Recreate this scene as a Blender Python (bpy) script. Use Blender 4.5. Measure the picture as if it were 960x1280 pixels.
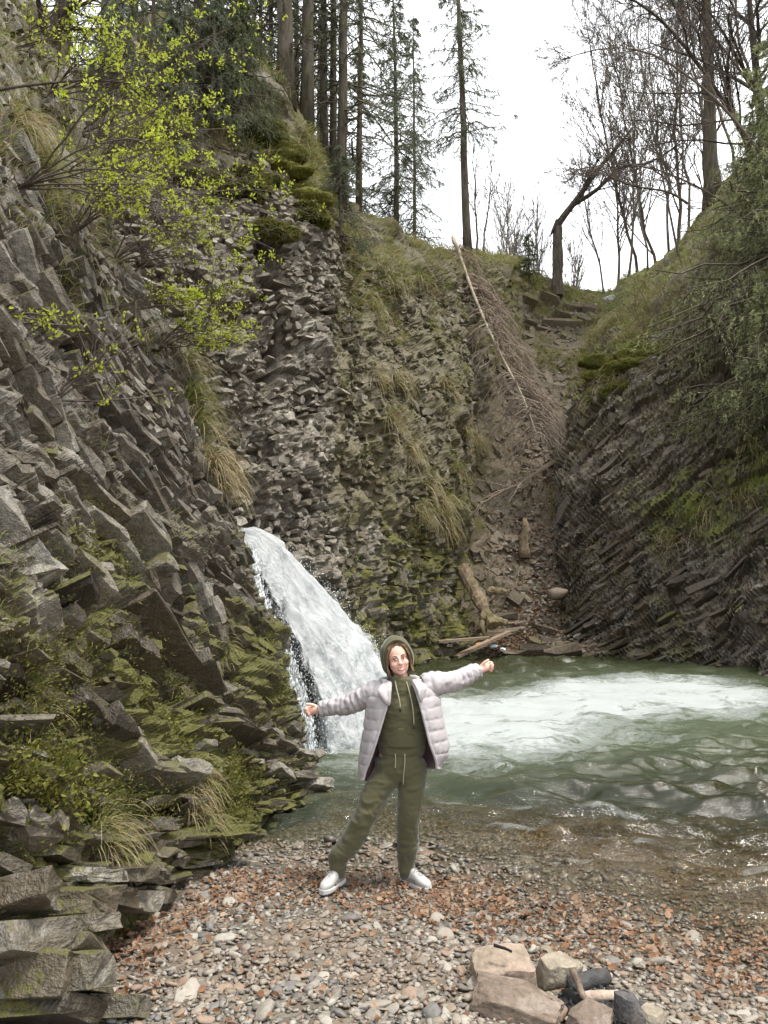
import bpy, bmesh, math, random
import numpy as np
from mathutils import Vector, Matrix
for _o in list(bpy.data.objects):
    bpy.data.objects.remove(_o)
SC = bpy.context.scene
COL = SC.collection
R = math.radians
RNG = np.random.default_rng(7)

# ------------------------------------------------------------------ camera
FPX, CX, CY = 967.0, 480.0, 640.0          # focal length in photo pixels, photo centre
PITCH = R(4.6)
CAMZ = 2.0
cam_d = bpy.data.cameras.new('camera')
cam_d.sensor_fit = 'VERTICAL'
cam_d.sensor_height = 24.0
cam_d.lens = 24.0 * FPX / 1280.0
cam_d.clip_start = 0.05
cam_d.clip_end = 2000
cam = bpy.data.objects.new('camera', cam_d)
COL.objects.link(cam)
cam.location = (0, 0, CAMZ)
cam.rotation_euler = (R(90) + PITCH, 0, 0)
SC.camera = cam

# ------------------------------------------------------------------ world, sun, exposure
SUN_EL, SUN_AZ = R(70), R(100)             # azimuth clockwise from +Y: high, to the right
wd = bpy.data.worlds.new('World')
SC.world = wd
wd.use_nodes = True
wn = wd.node_tree
wn.nodes.clear()
w_out = wn.nodes.new('ShaderNodeOutputWorld')
w_bg = wn.nodes.new('ShaderNodeBackground')
w_bg.inputs['Strength'].default_value = 0.088
w_sky = wn.nodes.new('ShaderNodeTexSky')
w_sky.sky_type = 'NISHITA'
w_sky.sun_disc = False
w_sky.sun_elevation = SUN_EL
w_sky.sun_rotation = SUN_AZ
w_tc = wn.nodes.new('ShaderNodeTexCoord')
w_no = wn.nodes.new('ShaderNodeTexNoise')
w_no.inputs['Scale'].default_value = 2.2
w_no.inputs['Detail'].default_value = 6
w_rp = wn.nodes.new('ShaderNodeValToRGB')
w_rp.color_ramp.elements[0].position = 0.36
w_rp.color_ramp.elements[0].color = (5.0, 5.25, 5.6, 1)
w_rp.color_ramp.elements[1].position = 0.55
w_rp.color_ramp.elements[1].color = (12.0, 12.1, 12.2, 1)
w_mx = wn.nodes.new('ShaderNodeMix')
w_mx.data_type = 'RGBA'
w_mx.inputs[0].default_value = 0.88
wn.links.new(w_tc.outputs['Generated'], w_no.inputs['Vector'])
wn.links.new(w_no.outputs['Fac'], w_rp.inputs['Fac'])
wn.links.new(w_sky.outputs['Color'], w_mx.inputs[6])
wn.links.new(w_rp.outputs['Color'], w_mx.inputs[7])
wn.links.new(w_mx.outputs[2], w_bg.inputs['Color'])
wn.links.new(w_bg.outputs['Background'], w_out.inputs['Surface'])
sun_d = bpy.data.lights.new('sun', 'SUN')
sun_d.energy = 2.2
sun_d.angle = R(12)
sun_d.color = (1.0, 0.95, 0.87)
sun = bpy.data.objects.new('sun', sun_d)
COL.objects.link(sun)
_sd = Vector((math.sin(SUN_AZ) * math.cos(SUN_EL), math.cos(SUN_AZ) * math.cos(SUN_EL), math.sin(SUN_EL)))
sun.rotation_euler = _sd.to_track_quat('Z', 'Y').to_euler()
sun.location = (6, -3, 20)
SC.view_settings.view_transform = 'Standard'
SC.view_settings.look = 'None'
SC.view_settings.exposure = 1.32
SC.view_settings.gamma = 1.0
SC.view_settings.use_curve_mapping = False
SC.render.engine = 'CYCLES'
SC.cycles.use_denoising = True
SC.cycles.max_bounces = 7
SC.cycles.diffuse_bounces = 4
SC.cycles.glossy_bounces = 3
SC.cycles.transmission_bounces = 4
SC.cycles.transparent_max_bounces = 14
SC.cycles.caustics_reflective = False
SC.cycles.caustics_refractive = False
SC.cycles.sample_clamp_indirect = 6.0

# ------------------------------------------------------------------ geometry helpers
SP, CP = math.sin(PITCH), math.cos(PITCH)


def ray(px, py):
    u = (np.asarray(px, float) - CX) / FPX
    v = (CY - np.asarray(py, float)) / FPX
    return np.stack([u, CP - v * SP, SP + v * CP], -1)


def at(px, py, d):
    """world point seen at photo pixel (px, py) at distance d along +Y"""
    r = ray(px, py)
    return r * (np.asarray(d, float) / r[..., 1])[..., None] + np.array([0, 0, CAMZ])


def to_px(P):
    P = np.asarray(P, float) - np.array([0, 0, CAMZ])
    zc = P[..., 1] * CP + P[..., 2] * SP
    yc = -P[..., 1] * SP + P[..., 2] * CP
    return CX + FPX * P[..., 0] / zc, CY - FPX * yc / zc, zc


def nrm(v):
    v = np.asarray(v, float)
    return v / np.maximum(np.linalg.norm(v, axis=-1, keepdims=True), 1e-9)


def _hash(ix, iy, iz, seed):
    h = (ix * 374761393 + iy * 668265263 + iz * 2147483647 + seed * 974634777) & 0xFFFFFFFF
    h = ((h ^ (h >> 13)) * 1274126177) & 0xFFFFFFFF
    h = ((h ^ (h >> 16)) * 2246822519) & 0xFFFFFFFF
    return ((h ^ (h >> 15)) & 0xFFFF) / 32767.5 - 1.0


def vnoise(p, seed=0):
    p = np.asarray(p, float)
    f = np.floor(p)
    i = f.astype(np.int64)
    t = p - f
    t = t * t * (3 - 2 * t)
    x, y, z = i[..., 0], i[..., 1], i[..., 2]
    tx, ty, tz = t[..., 0], t[..., 1], t[..., 2]
    o = 0
    for dx in (0, 1):
        for dy in (0, 1):
            for dz in (0, 1):
                w = (tx if dx else 1 - tx) * (ty if dy else 1 - ty) * (tz if dz else 1 - tz)
                o = o + w * _hash(x + dx, y + dy, z + dz, seed)
    return o


def fbm(p, octv=4, seed=0, lac=2.1, gain=0.5):
    p = np.asarray(p, float)
    a, s, o = 1.0, 0.0, 0.0
    for k in range(octv):
        o = o + a * vnoise(p, seed + k * 17)
        s += a
        p = p * lac + 3.7
        a *= gain
    return o / s


def sstep(a, b, x):
    t = np.clip((np.asarray(x, float) - a) / (b - a), 0, 1)
    return t * t * (3 - 2 * t)


class Geo:
    """collects faces; build() links them as one mesh object"""

    def __init__(self):
        self.V, self.F3, self.F4, self.A, self.n = [], [], [], {}, 0

    def add(self, V, F3=None, F4=None, **attrs):
        V = np.asarray(V, np.float32).reshape(-1, 3)
        if F3 is not None and len(F3):
            self.F3.append(np.asarray(F3, np.int64).reshape(-1, 3) + self.n)
        if F4 is not None and len(F4):
            self.F4.append(np.asarray(F4, np.int64).reshape(-1, 4) + self.n)
        for k, a in attrs.items():
            a = np.asarray(a, np.float32)
            if a.ndim == 0:
                a = np.full(len(V), float(a), np.float32)
            self.A.setdefault(k, []).append((self.n, a.reshape(-1)))
        self.V.append(V)
        self.n += len(V)
        return self

    def mesh(self, name, mat=None, smooth=False):
        me = bpy.data.meshes.new(name)
        V = np.concatenate(self.V) if self.V else np.zeros((0, 3), np.float32)
        f3 = np.concatenate(self.F3) if self.F3 else np.zeros((0, 3), np.int64)
        f4 = np.concatenate(self.F4) if self.F4 else np.zeros((0, 4), np.int64)
        me.vertices.add(len(V))
        me.vertices.foreach_set('co', V.ravel())
        loops = np.concatenate([f3.ravel(), f4.ravel()]).astype(np.int32)
        me.loops.add(len(loops))
        me.loops.foreach_set('vertex_index', loops)
        st = np.concatenate([np.arange(len(f3)) * 3, len(f3) * 3 + np.arange(len(f4)) * 4]).astype(np.int32)
        me.polygons.add(len(st))
        me.polygons.foreach_set('loop_start', st)
        for k, parts in self.A.items():
            arr = np.zeros(len(V), np.float32)
            for s, a in parts:
                arr[s:s + len(a)] = a
            at_ = me.attributes.new(k, 'FLOAT', 'POINT')
            at_.data.foreach_set('value', arr)
        me.polygons.foreach_set('use_smooth', np.full(len(st), bool(smooth)))
        if mat:
            me.materials.append(mat)
        me.update(calc_edges=True)
        me.validate()
        return me

    def build(self, name, mat=None, parent=None, smooth=False, origin=None):
        if origin is not None:
            o3 = np.asarray(origin, np.float32)
            self.V = [v - o3 for v in self.V]
        o = bpy.data.objects.new(name, self.mesh(name, mat, smooth))
        COL.objects.link(o)
        if parent is not None:
            o.parent = parent
        elif origin is not None:
            o.location = [float(c) for c in origin]
        return o


def tag(o, label=None, cat=None, group=None, kind=None):
    if label:
        o['label'] = label
    if cat:
        o['category'] = cat
    if group:
        o['group'] = group
    if kind:
        o['kind'] = kind
    return o


def root(name, loc, label, cat, group=None):
    o = bpy.data.objects.new(name, None)
    o.empty_display_size = 0.1
    COL.objects.link(o)
    o.location = [float(c) for c in loc]
    return tag(o, label, cat, group)


def grid_faces(nu, nv, closed_u=False):
    """vertex index = j*nu + i ; i along u"""
    i = np.arange(nu if closed_u else nu - 1)
    j = np.arange(nv - 1)
    I, J = np.meshgrid(i, j)
    I2 = (I + 1) % nu
    return np.stack([J * nu + I, J * nu + I2, (J + 1) * nu + I2, (J + 1) * nu + I], -1).reshape(-1, 4)


def tubes(g, P, Rr, sides=5, cap=True, **attrs):
    """P (n,k,3) centre lines, Rr (n,k) radii: n tapered tubes added to g"""
    P = np.asarray(P, float)
    if P.ndim == 2:
        P = P[None]
    Rr = np.asarray(Rr, float)
    if Rr.ndim == 1:
        Rr = np.broadcast_to(Rr, P.shape[:2])
    n, k = P.shape[:2]
    T = nrm(np.gradient(P, axis=1))
    ref = np.where(np.abs(T[:, :1, 2:3]) > 0.8, np.array([1.0, 0, 0]), np.array([0, 0, 1.0]))
    A = nrm(np.cross(T, ref))
    B = np.cross(T, A)
    th = np.arange(sides) / sides * 2 * math.pi
    ring = A[:, :, None, :] * np.cos(th)[:, None] + B[:, :, None, :] * np.sin(th)[:, None]
    V = P[:, :, None, :] + ring * Rr[:, :, None, None]
    f = grid_faces(sides, k, True)
    base = (np.arange(n) * k * sides)[:, None, None]
    F = (f[None] + base).reshape(-1, 4)
    at_ = {}
    for kk, a in attrs.items():
        a = np.asarray(a, float)
        at_[kk] = np.repeat(np.broadcast_to(a, (n,)), k * sides)
    F3 = None
    if cap:
        q = np.array([[0, i, i + 1] for i in range(1, sides - 1)])
        F3 = np.concatenate([(q[:, ::-1][None] + base).reshape(-1, 3), (q[None] + (k - 1) * sides + base).reshape(-1, 3)])
    g.add(V.reshape(-1, 3), F3, F, **at_)


def tris(g, base, tip, side, **attrs):
    """n slim triangles: base centre, tip, half-width vector"""
    n = len(base)
    V = np.stack([base - side, base + side, tip], 1).reshape(-1, 3)
    F = np.arange(n * 3).reshape(-1, 3)
    g.add(V, F, **{k: np.repeat(np.broadcast_to(np.asarray(a, float), (n,)), 3) for k, a in attrs.items()})


def leaves(g, pos, d, nor, L, W, fold=0.15, **attrs):
    """n leaf-shaped folded quads (two triangles sharing the midrib)"""
    n = len(pos)
    d = nrm(d)
    s = nrm(np.cross(d, nor))
    up = np.cross(s, d)
    L = np.broadcast_to(L, (n,))[:, None]
    W = np.broadcast_to(W, (n,))[:, None]
    a = pos
    m = pos + d * L * 0.45
    V = np.stack([a, m + s * W * .5 + up * W * fold, pos + d * L, m - s * W * .5 + up * W * fold], 1).reshape(-1, 3)
    q = np.arange(n)[:, None] * 4
    F = np.concatenate([q + np.array([[0, 1, 2]]), q + np.array([[0, 2, 3]])])
    g.add(V, F, **{k: np.repeat(np.broadcast_to(np.asarray(x, float), (n,)), 4) for k, x in attrs.items()})


def ribbons(g, P, W, side=None, **attrs):
    """P (n,k,3): tapering blades of half-width W (n,)"""
    n, k = P.shape[:2]
    T = nrm(np.gradient(P, axis=1))
    if side is None:
        side = RNG.normal(size=(n, 3)) * np.array([1, 1, .2])
    S = nrm(np.cross(T, np.cross(side[:, None], T)))
    w = np.asarray(W, float).reshape(-1, 1) * np.linspace(1, 0.08, k)[None] ** 0.7
    V = np.stack([P - S * w[..., None], P + S * w[..., None]], 2).reshape(-1, 3)
    f = grid_faces(2, k)
    F = (f[None] + (np.arange(n) * k * 2)[:, None, None]).reshape(-1, 4)
    g.add(V, None, F, **{kk: np.repeat(np.broadcast_to(np.asarray(a, float), (n,)), k * 2) for kk, a in attrs.items()})


def catmull(P, t):
    """P (k,3), t in [0,k-1] -> points on the spline"""
    P = np.asarray(P, float)
    k = len(P)
    t = np.clip(np.asarray(t, float), 0, k - 1 - 1e-6)
    i = t.astype(int)
    f = (t - i)[..., None]
    g = lambda j: P[np.clip(j, 0, k - 1)]
    a, b, c, d = g(i - 1), g(i), g(i + 1), g(i + 2)
    return .5 * (2 * b + (c - a) * f + (2 * a - 5 * b + 4 * c - d) * f ** 2 + (3 * b - a - 3 * c + d) * f ** 3)


class Surf:
    """spline surface through a control net (rows upwards, columns to the right) with broad relief"""

    def __init__(self, net, amp=0.0, freq=1.0, seed=1, flip=False):
        self.N = np.asarray(net, float)
        self.nr, self.nc = self.N.shape[:2]
        self.amp, self.freq, self.seed, self.flip = amp, freq, seed, flip

    def s0(self, c, r):
        c = np.clip(c, 0, self.nc - 1 - 1e-6)
        r = np.clip(r, 0, self.nr - 1 - 1e-6)

        def w(f):
            return [.5 * (-f + 2 * f ** 2 - f ** 3), .5 * (2 - 5 * f ** 2 + 3 * f ** 3), .5 * (f + 4 * f ** 2 - 3 * f ** 3), .5 * (-f ** 2 + f ** 3)]
        ic, ir = c.astype(int), r.astype(int)
        wc, wr = w(c - ic), w(r - ir)
        o = 0
        for a in range(4):
            for b in range(4):
                o = o + (wr[a] * wc[b])[..., None] * self.N[np.clip(ir + a - 1, 0, self.nr - 1), np.clip(ic + b - 1, 0, self.nc - 1)]
        return o

    def normal(self, c, r):
        e = .04
        du = self.s0(c + e, r) - self.s0(c - e, r)
        dv = self.s0(c, r + e) - self.s0(c, r - e)
        n = nrm(np.cross(du, dv))
        return -n if self.flip else n

    def ev(self, c, r):
        c, r = np.asarray(c, float), np.asarray(r, float)
        p = self.s0(c, r)
        n = self.normal(c, r)
        if self.amp:
            p = p + n * (self.amp * fbm(p * self.freq, 4, self.seed))[..., None]
        return p, n


def grow(parents, prad, nchild, lratio, ang, up, wig, k, rng, trange=(.25, 1.0), rratio=.55, lmin=.35):
    """children for every parent branch: (n,k0,3) -> (n*nchild,k,3)"""
    n, k0 = parents.shape[:2]
    t = rng.uniform(trange[0], trange[1], (n, nchild))
    ft = t * (k0 - 1)
    i = np.clip(ft.astype(int), 0, k0 - 2)
    f = (ft - i)[..., None]
    idx = np.arange(n)[:, None]
    p = parents[idx, i] * (1 - f) + parents[idx, i + 1] * f
    tan = nrm(parents[idx, i + 1] - parents[idx, i])
    r0 = prad[idx, i] * (1 - f[..., 0]) + prad[idx, i + 1] * f[..., 0]
    plen = np.linalg.norm(np.diff(parents, axis=1), axis=2).sum(1)[:, None]
    perp = nrm(np.cross(tan, rng.normal(size=(n, nchild, 3))))
    th = ang * rng.uniform(.6, 1.3, (n, nchild, 1))
    d = nrm(np.cos(th) * tan + np.sin(th) * perp)
    L = plen * lratio * (1 - (1 - lmin) * t) * rng.uniform(.55, 1.2, (n, nchild))
    d = d.reshape(-1, 3)
    L = L.reshape(-1)
    out = [p.reshape(-1, 3)]
    for s in range(k - 1):
        out.append(out[-1] + d * (L / (k - 1))[:, None])
        d = nrm(d + rng.normal(size=d.shape) * wig + np.array([0, 0, up]))
    P = np.stack(out, 1)
    Rr = (r0.reshape(-1) * rratio)[:, None] * np.linspace(1, .3, k)[None]
    return P, Rr

# ------------------------------------------------------------------ materials
class NT:
    def __init__(self, name):
        self.m = bpy.data.materials.new(name)
        self.m.use_nodes = True
        self.t = self.m.node_tree
        self.t.nodes.clear()
        self.out = self.n('ShaderNodeOutputMaterial')

    def n(self, typ, props=None, **ins):
        nd = self.t.nodes.new(typ)
        for k, v in (props or {}).items():
            setattr(nd, k, v)
        for k, v in ins.items():
            s = nd.inputs[int(k[1:])] if (k[0] == '_' and k[1:].isdigit()) else nd.inputs[k.replace('_', ' ')]
            self.set(s, v)
        return nd

    def set(self, s, v):
        if hasattr(v, 'is_output') or isinstance(v, bpy.types.NodeSocket):
            self.t.links.new(v, s)
        elif isinstance(v, (tuple, list)) and len(v) == 3 and s.type == 'RGBA':
            s.default_value = (*v, 1)
        else:
            s.default_value = v

    def math(self, op, a, b=None, c=None, clamp=False):
        nd = self.n('ShaderNodeMath', {'operation': op, 'use_clamp': clamp})
        for i, v in enumerate((a, b, c)):
            if v is not None:
                self.set(nd.inputs[i], v)
        return nd.outputs[0]

    def ramp(self, fac, stops, interp='LINEAR'):
        nd = self.n('ShaderNodeValToRGB')
        cr = nd.color_ramp
        cr.interpolation = interp
        while len(cr.elements) < len(stops):
            cr.elements.new(0.5)
        for e, (p, c) in zip(cr.elements, stops):
            e.position = p
            e.color = (c, c, c, 1) if isinstance(c, (int, float)) else (*c, 1)
        self.set(nd.inputs[0], fac)
        return nd.outputs[0]

    def mix(self, fac, a, b, blend='MIX'):
        nd = self.n('ShaderNodeMix', {'data_type': 'RGBA', 'blend_type': blend})
        self.set(nd.inputs[0], fac)
        self.set(nd.inputs[6], a)
        self.set(nd.inputs[7], b)
        return nd.outputs[2]

    def pos(self, scale=(1, 1, 1), obj=False):
        if obj:
            v = self.n('ShaderNodeTexCoord').outputs['Object']
        else:
            v = self.n('ShaderNodeNewGeometry').outputs['Position']
        mp = self.n('ShaderNodeMapping')
        self.set(mp.inputs['Vector'], v)
        mp.inputs['Scale'].default_value = scale
        return mp.outputs[0]

    def noise(self, vec, scale, detail=5, rough=.55, dist=0.0):
        nd = self.n('ShaderNodeTexNoise', Scale=scale, Detail=detail, Roughness=rough, Distortion=dist)
        if vec is not None:
            self.set(nd.inputs['Vector'], vec)
        return nd.outputs['Fac']

    def attr(self, name):
        return self.n('ShaderNodeAttribute', {'attribute_name': name}).outputs['Fac']

    def tint(self):
        """one random number per piece: an attribute in joined meshes plus the object's own"""
        r = self.n('ShaderNodeObjectInfo').outputs['Random']
        return self.math('FRACT', self.math('ADD', self.attr('tint'), r))

    def bump(self, h, strength=.5, dist=.02, normal=None):
        nd = self.n('ShaderNodeBump', Strength=strength, Distance=dist, Height=h)
        if normal is not None:
            self.set(nd.inputs['Normal'], normal)
        return nd.outputs[0]

    def bsdf(self, col, rough=.8, normal=None, spec=.3, **kw):
        nd = self.n('ShaderNodeBsdfPrincipled')
        self.set(nd.inputs['Base Color'], col)
        self.set(nd.inputs['Roughness'], rough)
        self.set(nd.inputs['Specular IOR Level'], spec)
        if normal is not None:
            self.set(nd.inputs['Normal'], normal)
        for k, v in kw.items():
            self.set(nd.inputs[k.replace('_', ' ')], v)
        return nd.outputs[0]

    def done(self, sh, disp=None):
        self.t.links.new(sh, self.out.inputs['Surface'])
        return self.m


def rock_mat(name, cols, moss=.5, moss_col=((.042, .043, .011), (.135, .132, .030)), rough=.6, piece=True, lich=.25, bumpd=.02, brown=.3, nscale=1.0):
    """layered grey-brown rock: each block its own tone, stains, lichen, moss on ledges"""
    t = NT(name)
    p = t.pos()
    tone = t.tint()
    base = t.ramp(tone, [(i / (len(cols) - 1), c) for i, c in enumerate(cols)])
    n1 = t.noise(p, 2.3 * nscale, 6, .6)
    n2 = t.noise(p, 19 * nscale, 6, .65)
    ps = t.pos((6, 6, 40))
    n3 = t.noise(ps, 1.0, 3, .5)
    base = t.mix(.85, base, t.ramp(n2, [(.28, .25), (.5, .95), (.75, 1.6)]), 'MULTIPLY')
    base = t.mix(.4, base, t.ramp(n3, [(.3, .6), (.7, 1.25)]), 'MULTIPLY')
    st = t.ramp(n1, [(.42, 0.), (.62, 1.)])
    base = t.mix(t.math('MULTIPLY', st, brown), base, (.115, .088, .055))
    nl = t.noise(p, 9 * nscale, 4, .7)
    base = t.mix(t.math('MULTIPLY', t.ramp(nl, [(.58, 0.), (.68, 1.)]), lich), base, (.42, .43, .40))
    cr = t.n('ShaderNodeTexVoronoi', {'feature': 'DISTANCE_TO_EDGE'}, Vector=t.mix(.12, t.pos((7 * nscale, 7 * nscale, 16 * nscale)), t.n('ShaderNodeTexNoise', Scale=5.0, Detail=3).outputs['Color']), Scale=1.0).outputs['Distance']
    crk = t.ramp(cr, [(.0, 0.), (.05, 1.)])
    base = t.mix(.10, base, t.ramp(crk, [(0, .45), (1, 1.)]), 'MULTIPLY')
    nz = t.n('ShaderNodeSeparateXYZ', Vector=t.n('ShaderNodeNewGeometry').outputs['Normal']).outputs['Z']
    nm = t.noise(p, 1.1 * nscale, 6, .62)
    nf = t.noise(p, 26 * nscale, 3, .7)
    mm = t.math('ADD', t.math('MULTIPLY', nz, .22), t.math('ADD', nm, t.math('MULTIPLY', t.math('SUBTRACT', nf, .5), .35)))
    mm = t.math('ADD', mm, t.attr('moss'))
    lo = .98 - .5 * moss
    ea = t.attr('earth')
    ek = t.ramp(t.math('ADD', ea, t.math('MULTIPLY', t.math('SUBTRACT', t.noise(p, 3.1 * nscale, 6, .65), .5), 1.1)), [(.42, 0.), (.58, 1.)])
    ek = t.math('MULTIPLY', ek, t.math('GREATER_THAN', ea, .01))
    ec = t.mix(t.noise(p, 5 * nscale, 5, .6), (.055, .042, .028), (.16, .14, .07))
    ec = t.mix(.7, ec, t.ramp(n2, [(.25, .45), (.5, 1.), (.8, 1.5)]), 'MULTIPLY')
    base = t.mix(t.math('MULTIPLY', ek, .92), base, ec)
    mask = t.ramp(mm, [(min(lo, .97), 0.), (min(lo + .09, 1), 1.)])
    mc = t.mix(nf, moss_col[0], moss_col[1])
    col = t.mix(mask, base, mc)
    h = t.math('ADD', t.math('ADD', t.math('MULTIPLY', n2, .6), t.math('MULTIPLY', crk, .03)), t.math('MULTIPLY', t.noise(p, 70 * nscale, 3, .6), .35))
    nb = t.bump(h, .75, bumpd)
    rr = t.math('ADD', t.math('MULTIPLY', n1, .35), rough - .2)
    rr = t.math('ADD', rr, t.math('MULTIPLY', mask, .3), clamp=True)
    return t.done(t.bsdf(col, rr, nb, .4))


def simple_mat(name, stops, rough=.8, scale=8, bump=.3, bdist=.01, spec=.25, tint=True, stretch=(1, 1, 1), obj=True, sss=0):
    t = NT(name)
    p = t.pos(stretch, obj)
    n = t.noise(p, scale, 6, .6)
    f = n
    if tint:
        f = t.math('ADD', t.math('MULTIPLY', n, .6), t.math('MULTIPLY', t.tint(), .55))
        f = t.math('SUBTRACT', f, .08, clamp=True)
    c = t.ramp(f, stops)
    nb = t.bump(n, bump, bdist) if bump else None
    kw = {}
    if sss:
        kw = {'Subsurface_Weight': sss, 'Subsurface_Radius': (.01, .004, .002)}
    return t.done(t.bsdf(c, rough, nb, spec, **kw))


def leaf_mat(name, cols, trans=.35, rough=.55):
    t = NT(name)
    c = t.ramp(t.tint(), [(i / (len(cols) - 1), x) for i, x in enumerate(cols)])
    d = t.bsdf(c, rough, None, .25)
    tr = t.n('ShaderNodeBsdfTranslucent', Color=c).outputs[0]
    mx = t.n('ShaderNodeMixShader', Fac=trans)
    t.t.links.new(d, mx.inputs[1])
    t.t.links.new(tr, mx.inputs[2])
    return t.done(mx.outputs[0])


def bark_mat(name, a, b, scale=9, stretch=(1, 1, .22), moss=0.0):
    t = NT(name)
    p = t.pos(stretch)
    n = t.noise(p, scale, 7, .7, .4)
    n2 = t.noise(t.pos(), 1.3, 4)
    c = t.mix(t.ramp(n, [(.35, 0.), (.65, 1.)]), a, b)
    if moss:
        c = t.mix(t.math('MULTIPLY', t.ramp(n2, [(.48, 0.), (.62, 1.)]), moss), c, (.10, .11, .03))
    return t.done(t.bsdf(c, .9, t.bump(n, .9, .03), .15))


M = {}
GREY = [(.030, .025, .018), (.088, .076, .058), (.160, .145, .116), (.074, .058, .040), (.27, .252, .214), (.120, .098, .070), (.050, .042, .031)]
GREYB = [(.085, .075, .058), (.18, .16, .128), (.26, .235, .195), (.145, .122, .092), (.34, .315, .27), (.115, .095, .068)]
DARK = [(.028, .023, .016), (.062, .050, .035), (.095, .077, .053), (.056, .042, .027), (.15, .135, .11)]
M['rock_near'] = rock_mat('layered grey rock', GREY, .66, rough=.5, lich=.3, brown=.5, bumpd=.05)
M['rock_back'] = rock_mat('fractured pale rock', GREYB, .50, rough=.75, lich=.22, brown=.35)
M['rock_right'] = rock_mat('dark wet shale', DARK, .60, moss_col=((.06, .075, .014), (.15, .16, .03)), rough=.6, lich=.12, brown=.6)
M['soil'] = rock_mat('earth with roots', [(.06, .042, .028), (.10, .072, .05), (.085, .06, .04)], .62, moss_col=((.07, .085, .02), (.15, .15, .04)), rough=.95, lich=.08, brown=.5)
M['talus'] = rock_mat('scree and leaf mould', [(.115, .092, .066), (.185, .15, .11), (.145, .115, .082)], .42, rough=.95, lich=.3, brown=.4)
M['wet_rock'] = rock_mat('black wet rock', [(.012, .012, .012), (.03, .028, .026), (.02, .02, .019)], .5, moss_col=((.03, .045, .01), (.06, .08, .02)), rough=.35, lich=.03, brown=.1)

PEB = [(.12, .112, .098), (.25, .23, .195), (.17, .155, .132), (.27, .245, .205), (.20, .165, .122), (.25, .225, .19), (.24, .175, .13), (.145, .14, .132), (.31, .29, .25), (.21, .19, .16), (.23, .20, .155)]


def pebble_mat(name, cols, wet=True):
    t = NT(name)
    p = t.pos()
    c = t.ramp(t.tint(), [(i / (len(cols) - 1), x) for i, x in enumerate(cols)], 'CONSTANT')
    n = t.noise(p, 45, 5, .65)
    c = t.mix(.6, c, t.ramp(n, [(.25, .45), (.5, .95), (.8, 1.4)]), 'MULTIPLY')
    n1 = t.noise(p, 1.6, 3)
    c = t.mix(t.math('MULTIPLY', t.ramp(n1, [(.45, 0.), (.6, 1.)]), .22), c, (.2, .13, .085))
    # stones stay wet a hand's breadth above the water line
    z = t.n('ShaderNodeSeparateXYZ', Vector=t.n('ShaderNodeNewGeometry').outputs['Position']).outputs['Z']
    z = t.math('ADD', z, t.math('MULTIPLY', t.math('SUBTRACT', n1, .5), .12))
    w = t.n('ShaderNodeMapRange', _0=z, _1=-.09, _2=.0, _3=1., _4=0.).outputs[0]
    c = t.mix(t.math('MULTIPLY', w, .5), c, (.055, .042, .022))
    ag = t.n('ShaderNodeMapRange', _0=z, _1=-.30, _2=-.14, _3=1., _4=0.).outputs[0]
    c = t.mix(t.math('MULTIPLY', ag, .55), c, (.16, .11, .045))
    rg = t.n('ShaderNodeMapRange', _0=w, _1=0., _2=1., _3=.75, _4=.28).outputs[0]
    return t.done(t.bsdf(c, rg, t.bump(n, .4, .008), .4))


M['pebble'] = pebble_mat('river stone', PEB)
M['bed'] = pebble_mat('grit between the stones', [(.10, .085, .065), (.15, .13, .10), (.12, .095, .07)])
M['dry_leaf'] = leaf_mat('fallen leaf', [(.11, .052, .03), (.21, .11, .055), (.15, .068, .036), (.28, .17, .10), (.19, .10, .055), (.33, .225, .145), (.12, .07, .045)], .15, .6)
M['grass'] = leaf_mat('green grass', [(.12, .17, .025), (.19, .24, .045), (.25, .27, .07), (.16, .21, .04)], .4)
M['grass_dry'] = leaf_mat('dry grass', [(.34, .27, .15), (.44, .37, .23), (.26, .19, .10), (.22, .20, .07)], .3)
M['moss'] = leaf_mat('moss', [(.05, .06, .012), (.13, .14, .025), (.21, .205, .04), (.10, .10, .022), (.16, .13, .05)], .25, .8)
M['moss_bed'] = simple_mat('moss cushion', [(.2, (.03, .03, .012)), (.5, (.075, .078, .02)), (.8, (.145, .14, .035))], .95, 14, .8, .04, .1, obj=False)
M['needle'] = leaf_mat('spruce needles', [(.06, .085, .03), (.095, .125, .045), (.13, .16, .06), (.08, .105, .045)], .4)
M['needle_haze'] = leaf_mat('needles paled for haze', [(.09, .11, .07), (.13, .155, .095), (.165, .19, .12)], .4)  # distance haze painted into the needle colour, on nearer spruces too
M['needle_pale'] = leaf_mat('pale hanging spruce needles', [(.24, .28, .12), (.34, .38, .18), (.42, .44, .24)], .6)
M['pale_stem'] = bark_mat('barkless pale stem', (.30, .25, .19), (.44, .38, .30), 14)
M['dead_twig'] = simple_mat('dead twigs', [(.2, (.14, .10, .075)), (.5, (.23, .18, .14)), (.8, (.32, .26, .21))], .9, 20, 0)
M['spring_leaf'] = leaf_mat('young leaves', [(.30, .38, .03), (.42, .48, .045), (.50, .55, .085), (.35, .42, .035)], .5)
M['bark_spruce'] = bark_mat('spruce bark', (.05, .042, .035), (.15, .125, .10), moss=.35)
M['bark_grey'] = bark_mat('grey bark', (.11, .095, .08), (.24, .21, .18), 14, moss=.2)
M['bark_dark'] = bark_mat('dark bark', (.028, .024, .02), (.085, .07, .056), 12)
M['twig'] = bark_mat('bare twigs', (.09, .072, .06), (.17, .14, .12), 20)
M['wood_old'] = bark_mat('weathered wood', (.13, .09, .055), (.30, .24, .165), 10, (1, .25, 1), moss=.4)
M['plank'] = bark_mat('sawn plank', (.20, .14, .095), (.36, .28, .21), 12, (.2, 1, 1))

# ------------------------------------------------------------------ ground, beach and pool bed
WL = -0.12                                  # water level


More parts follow.
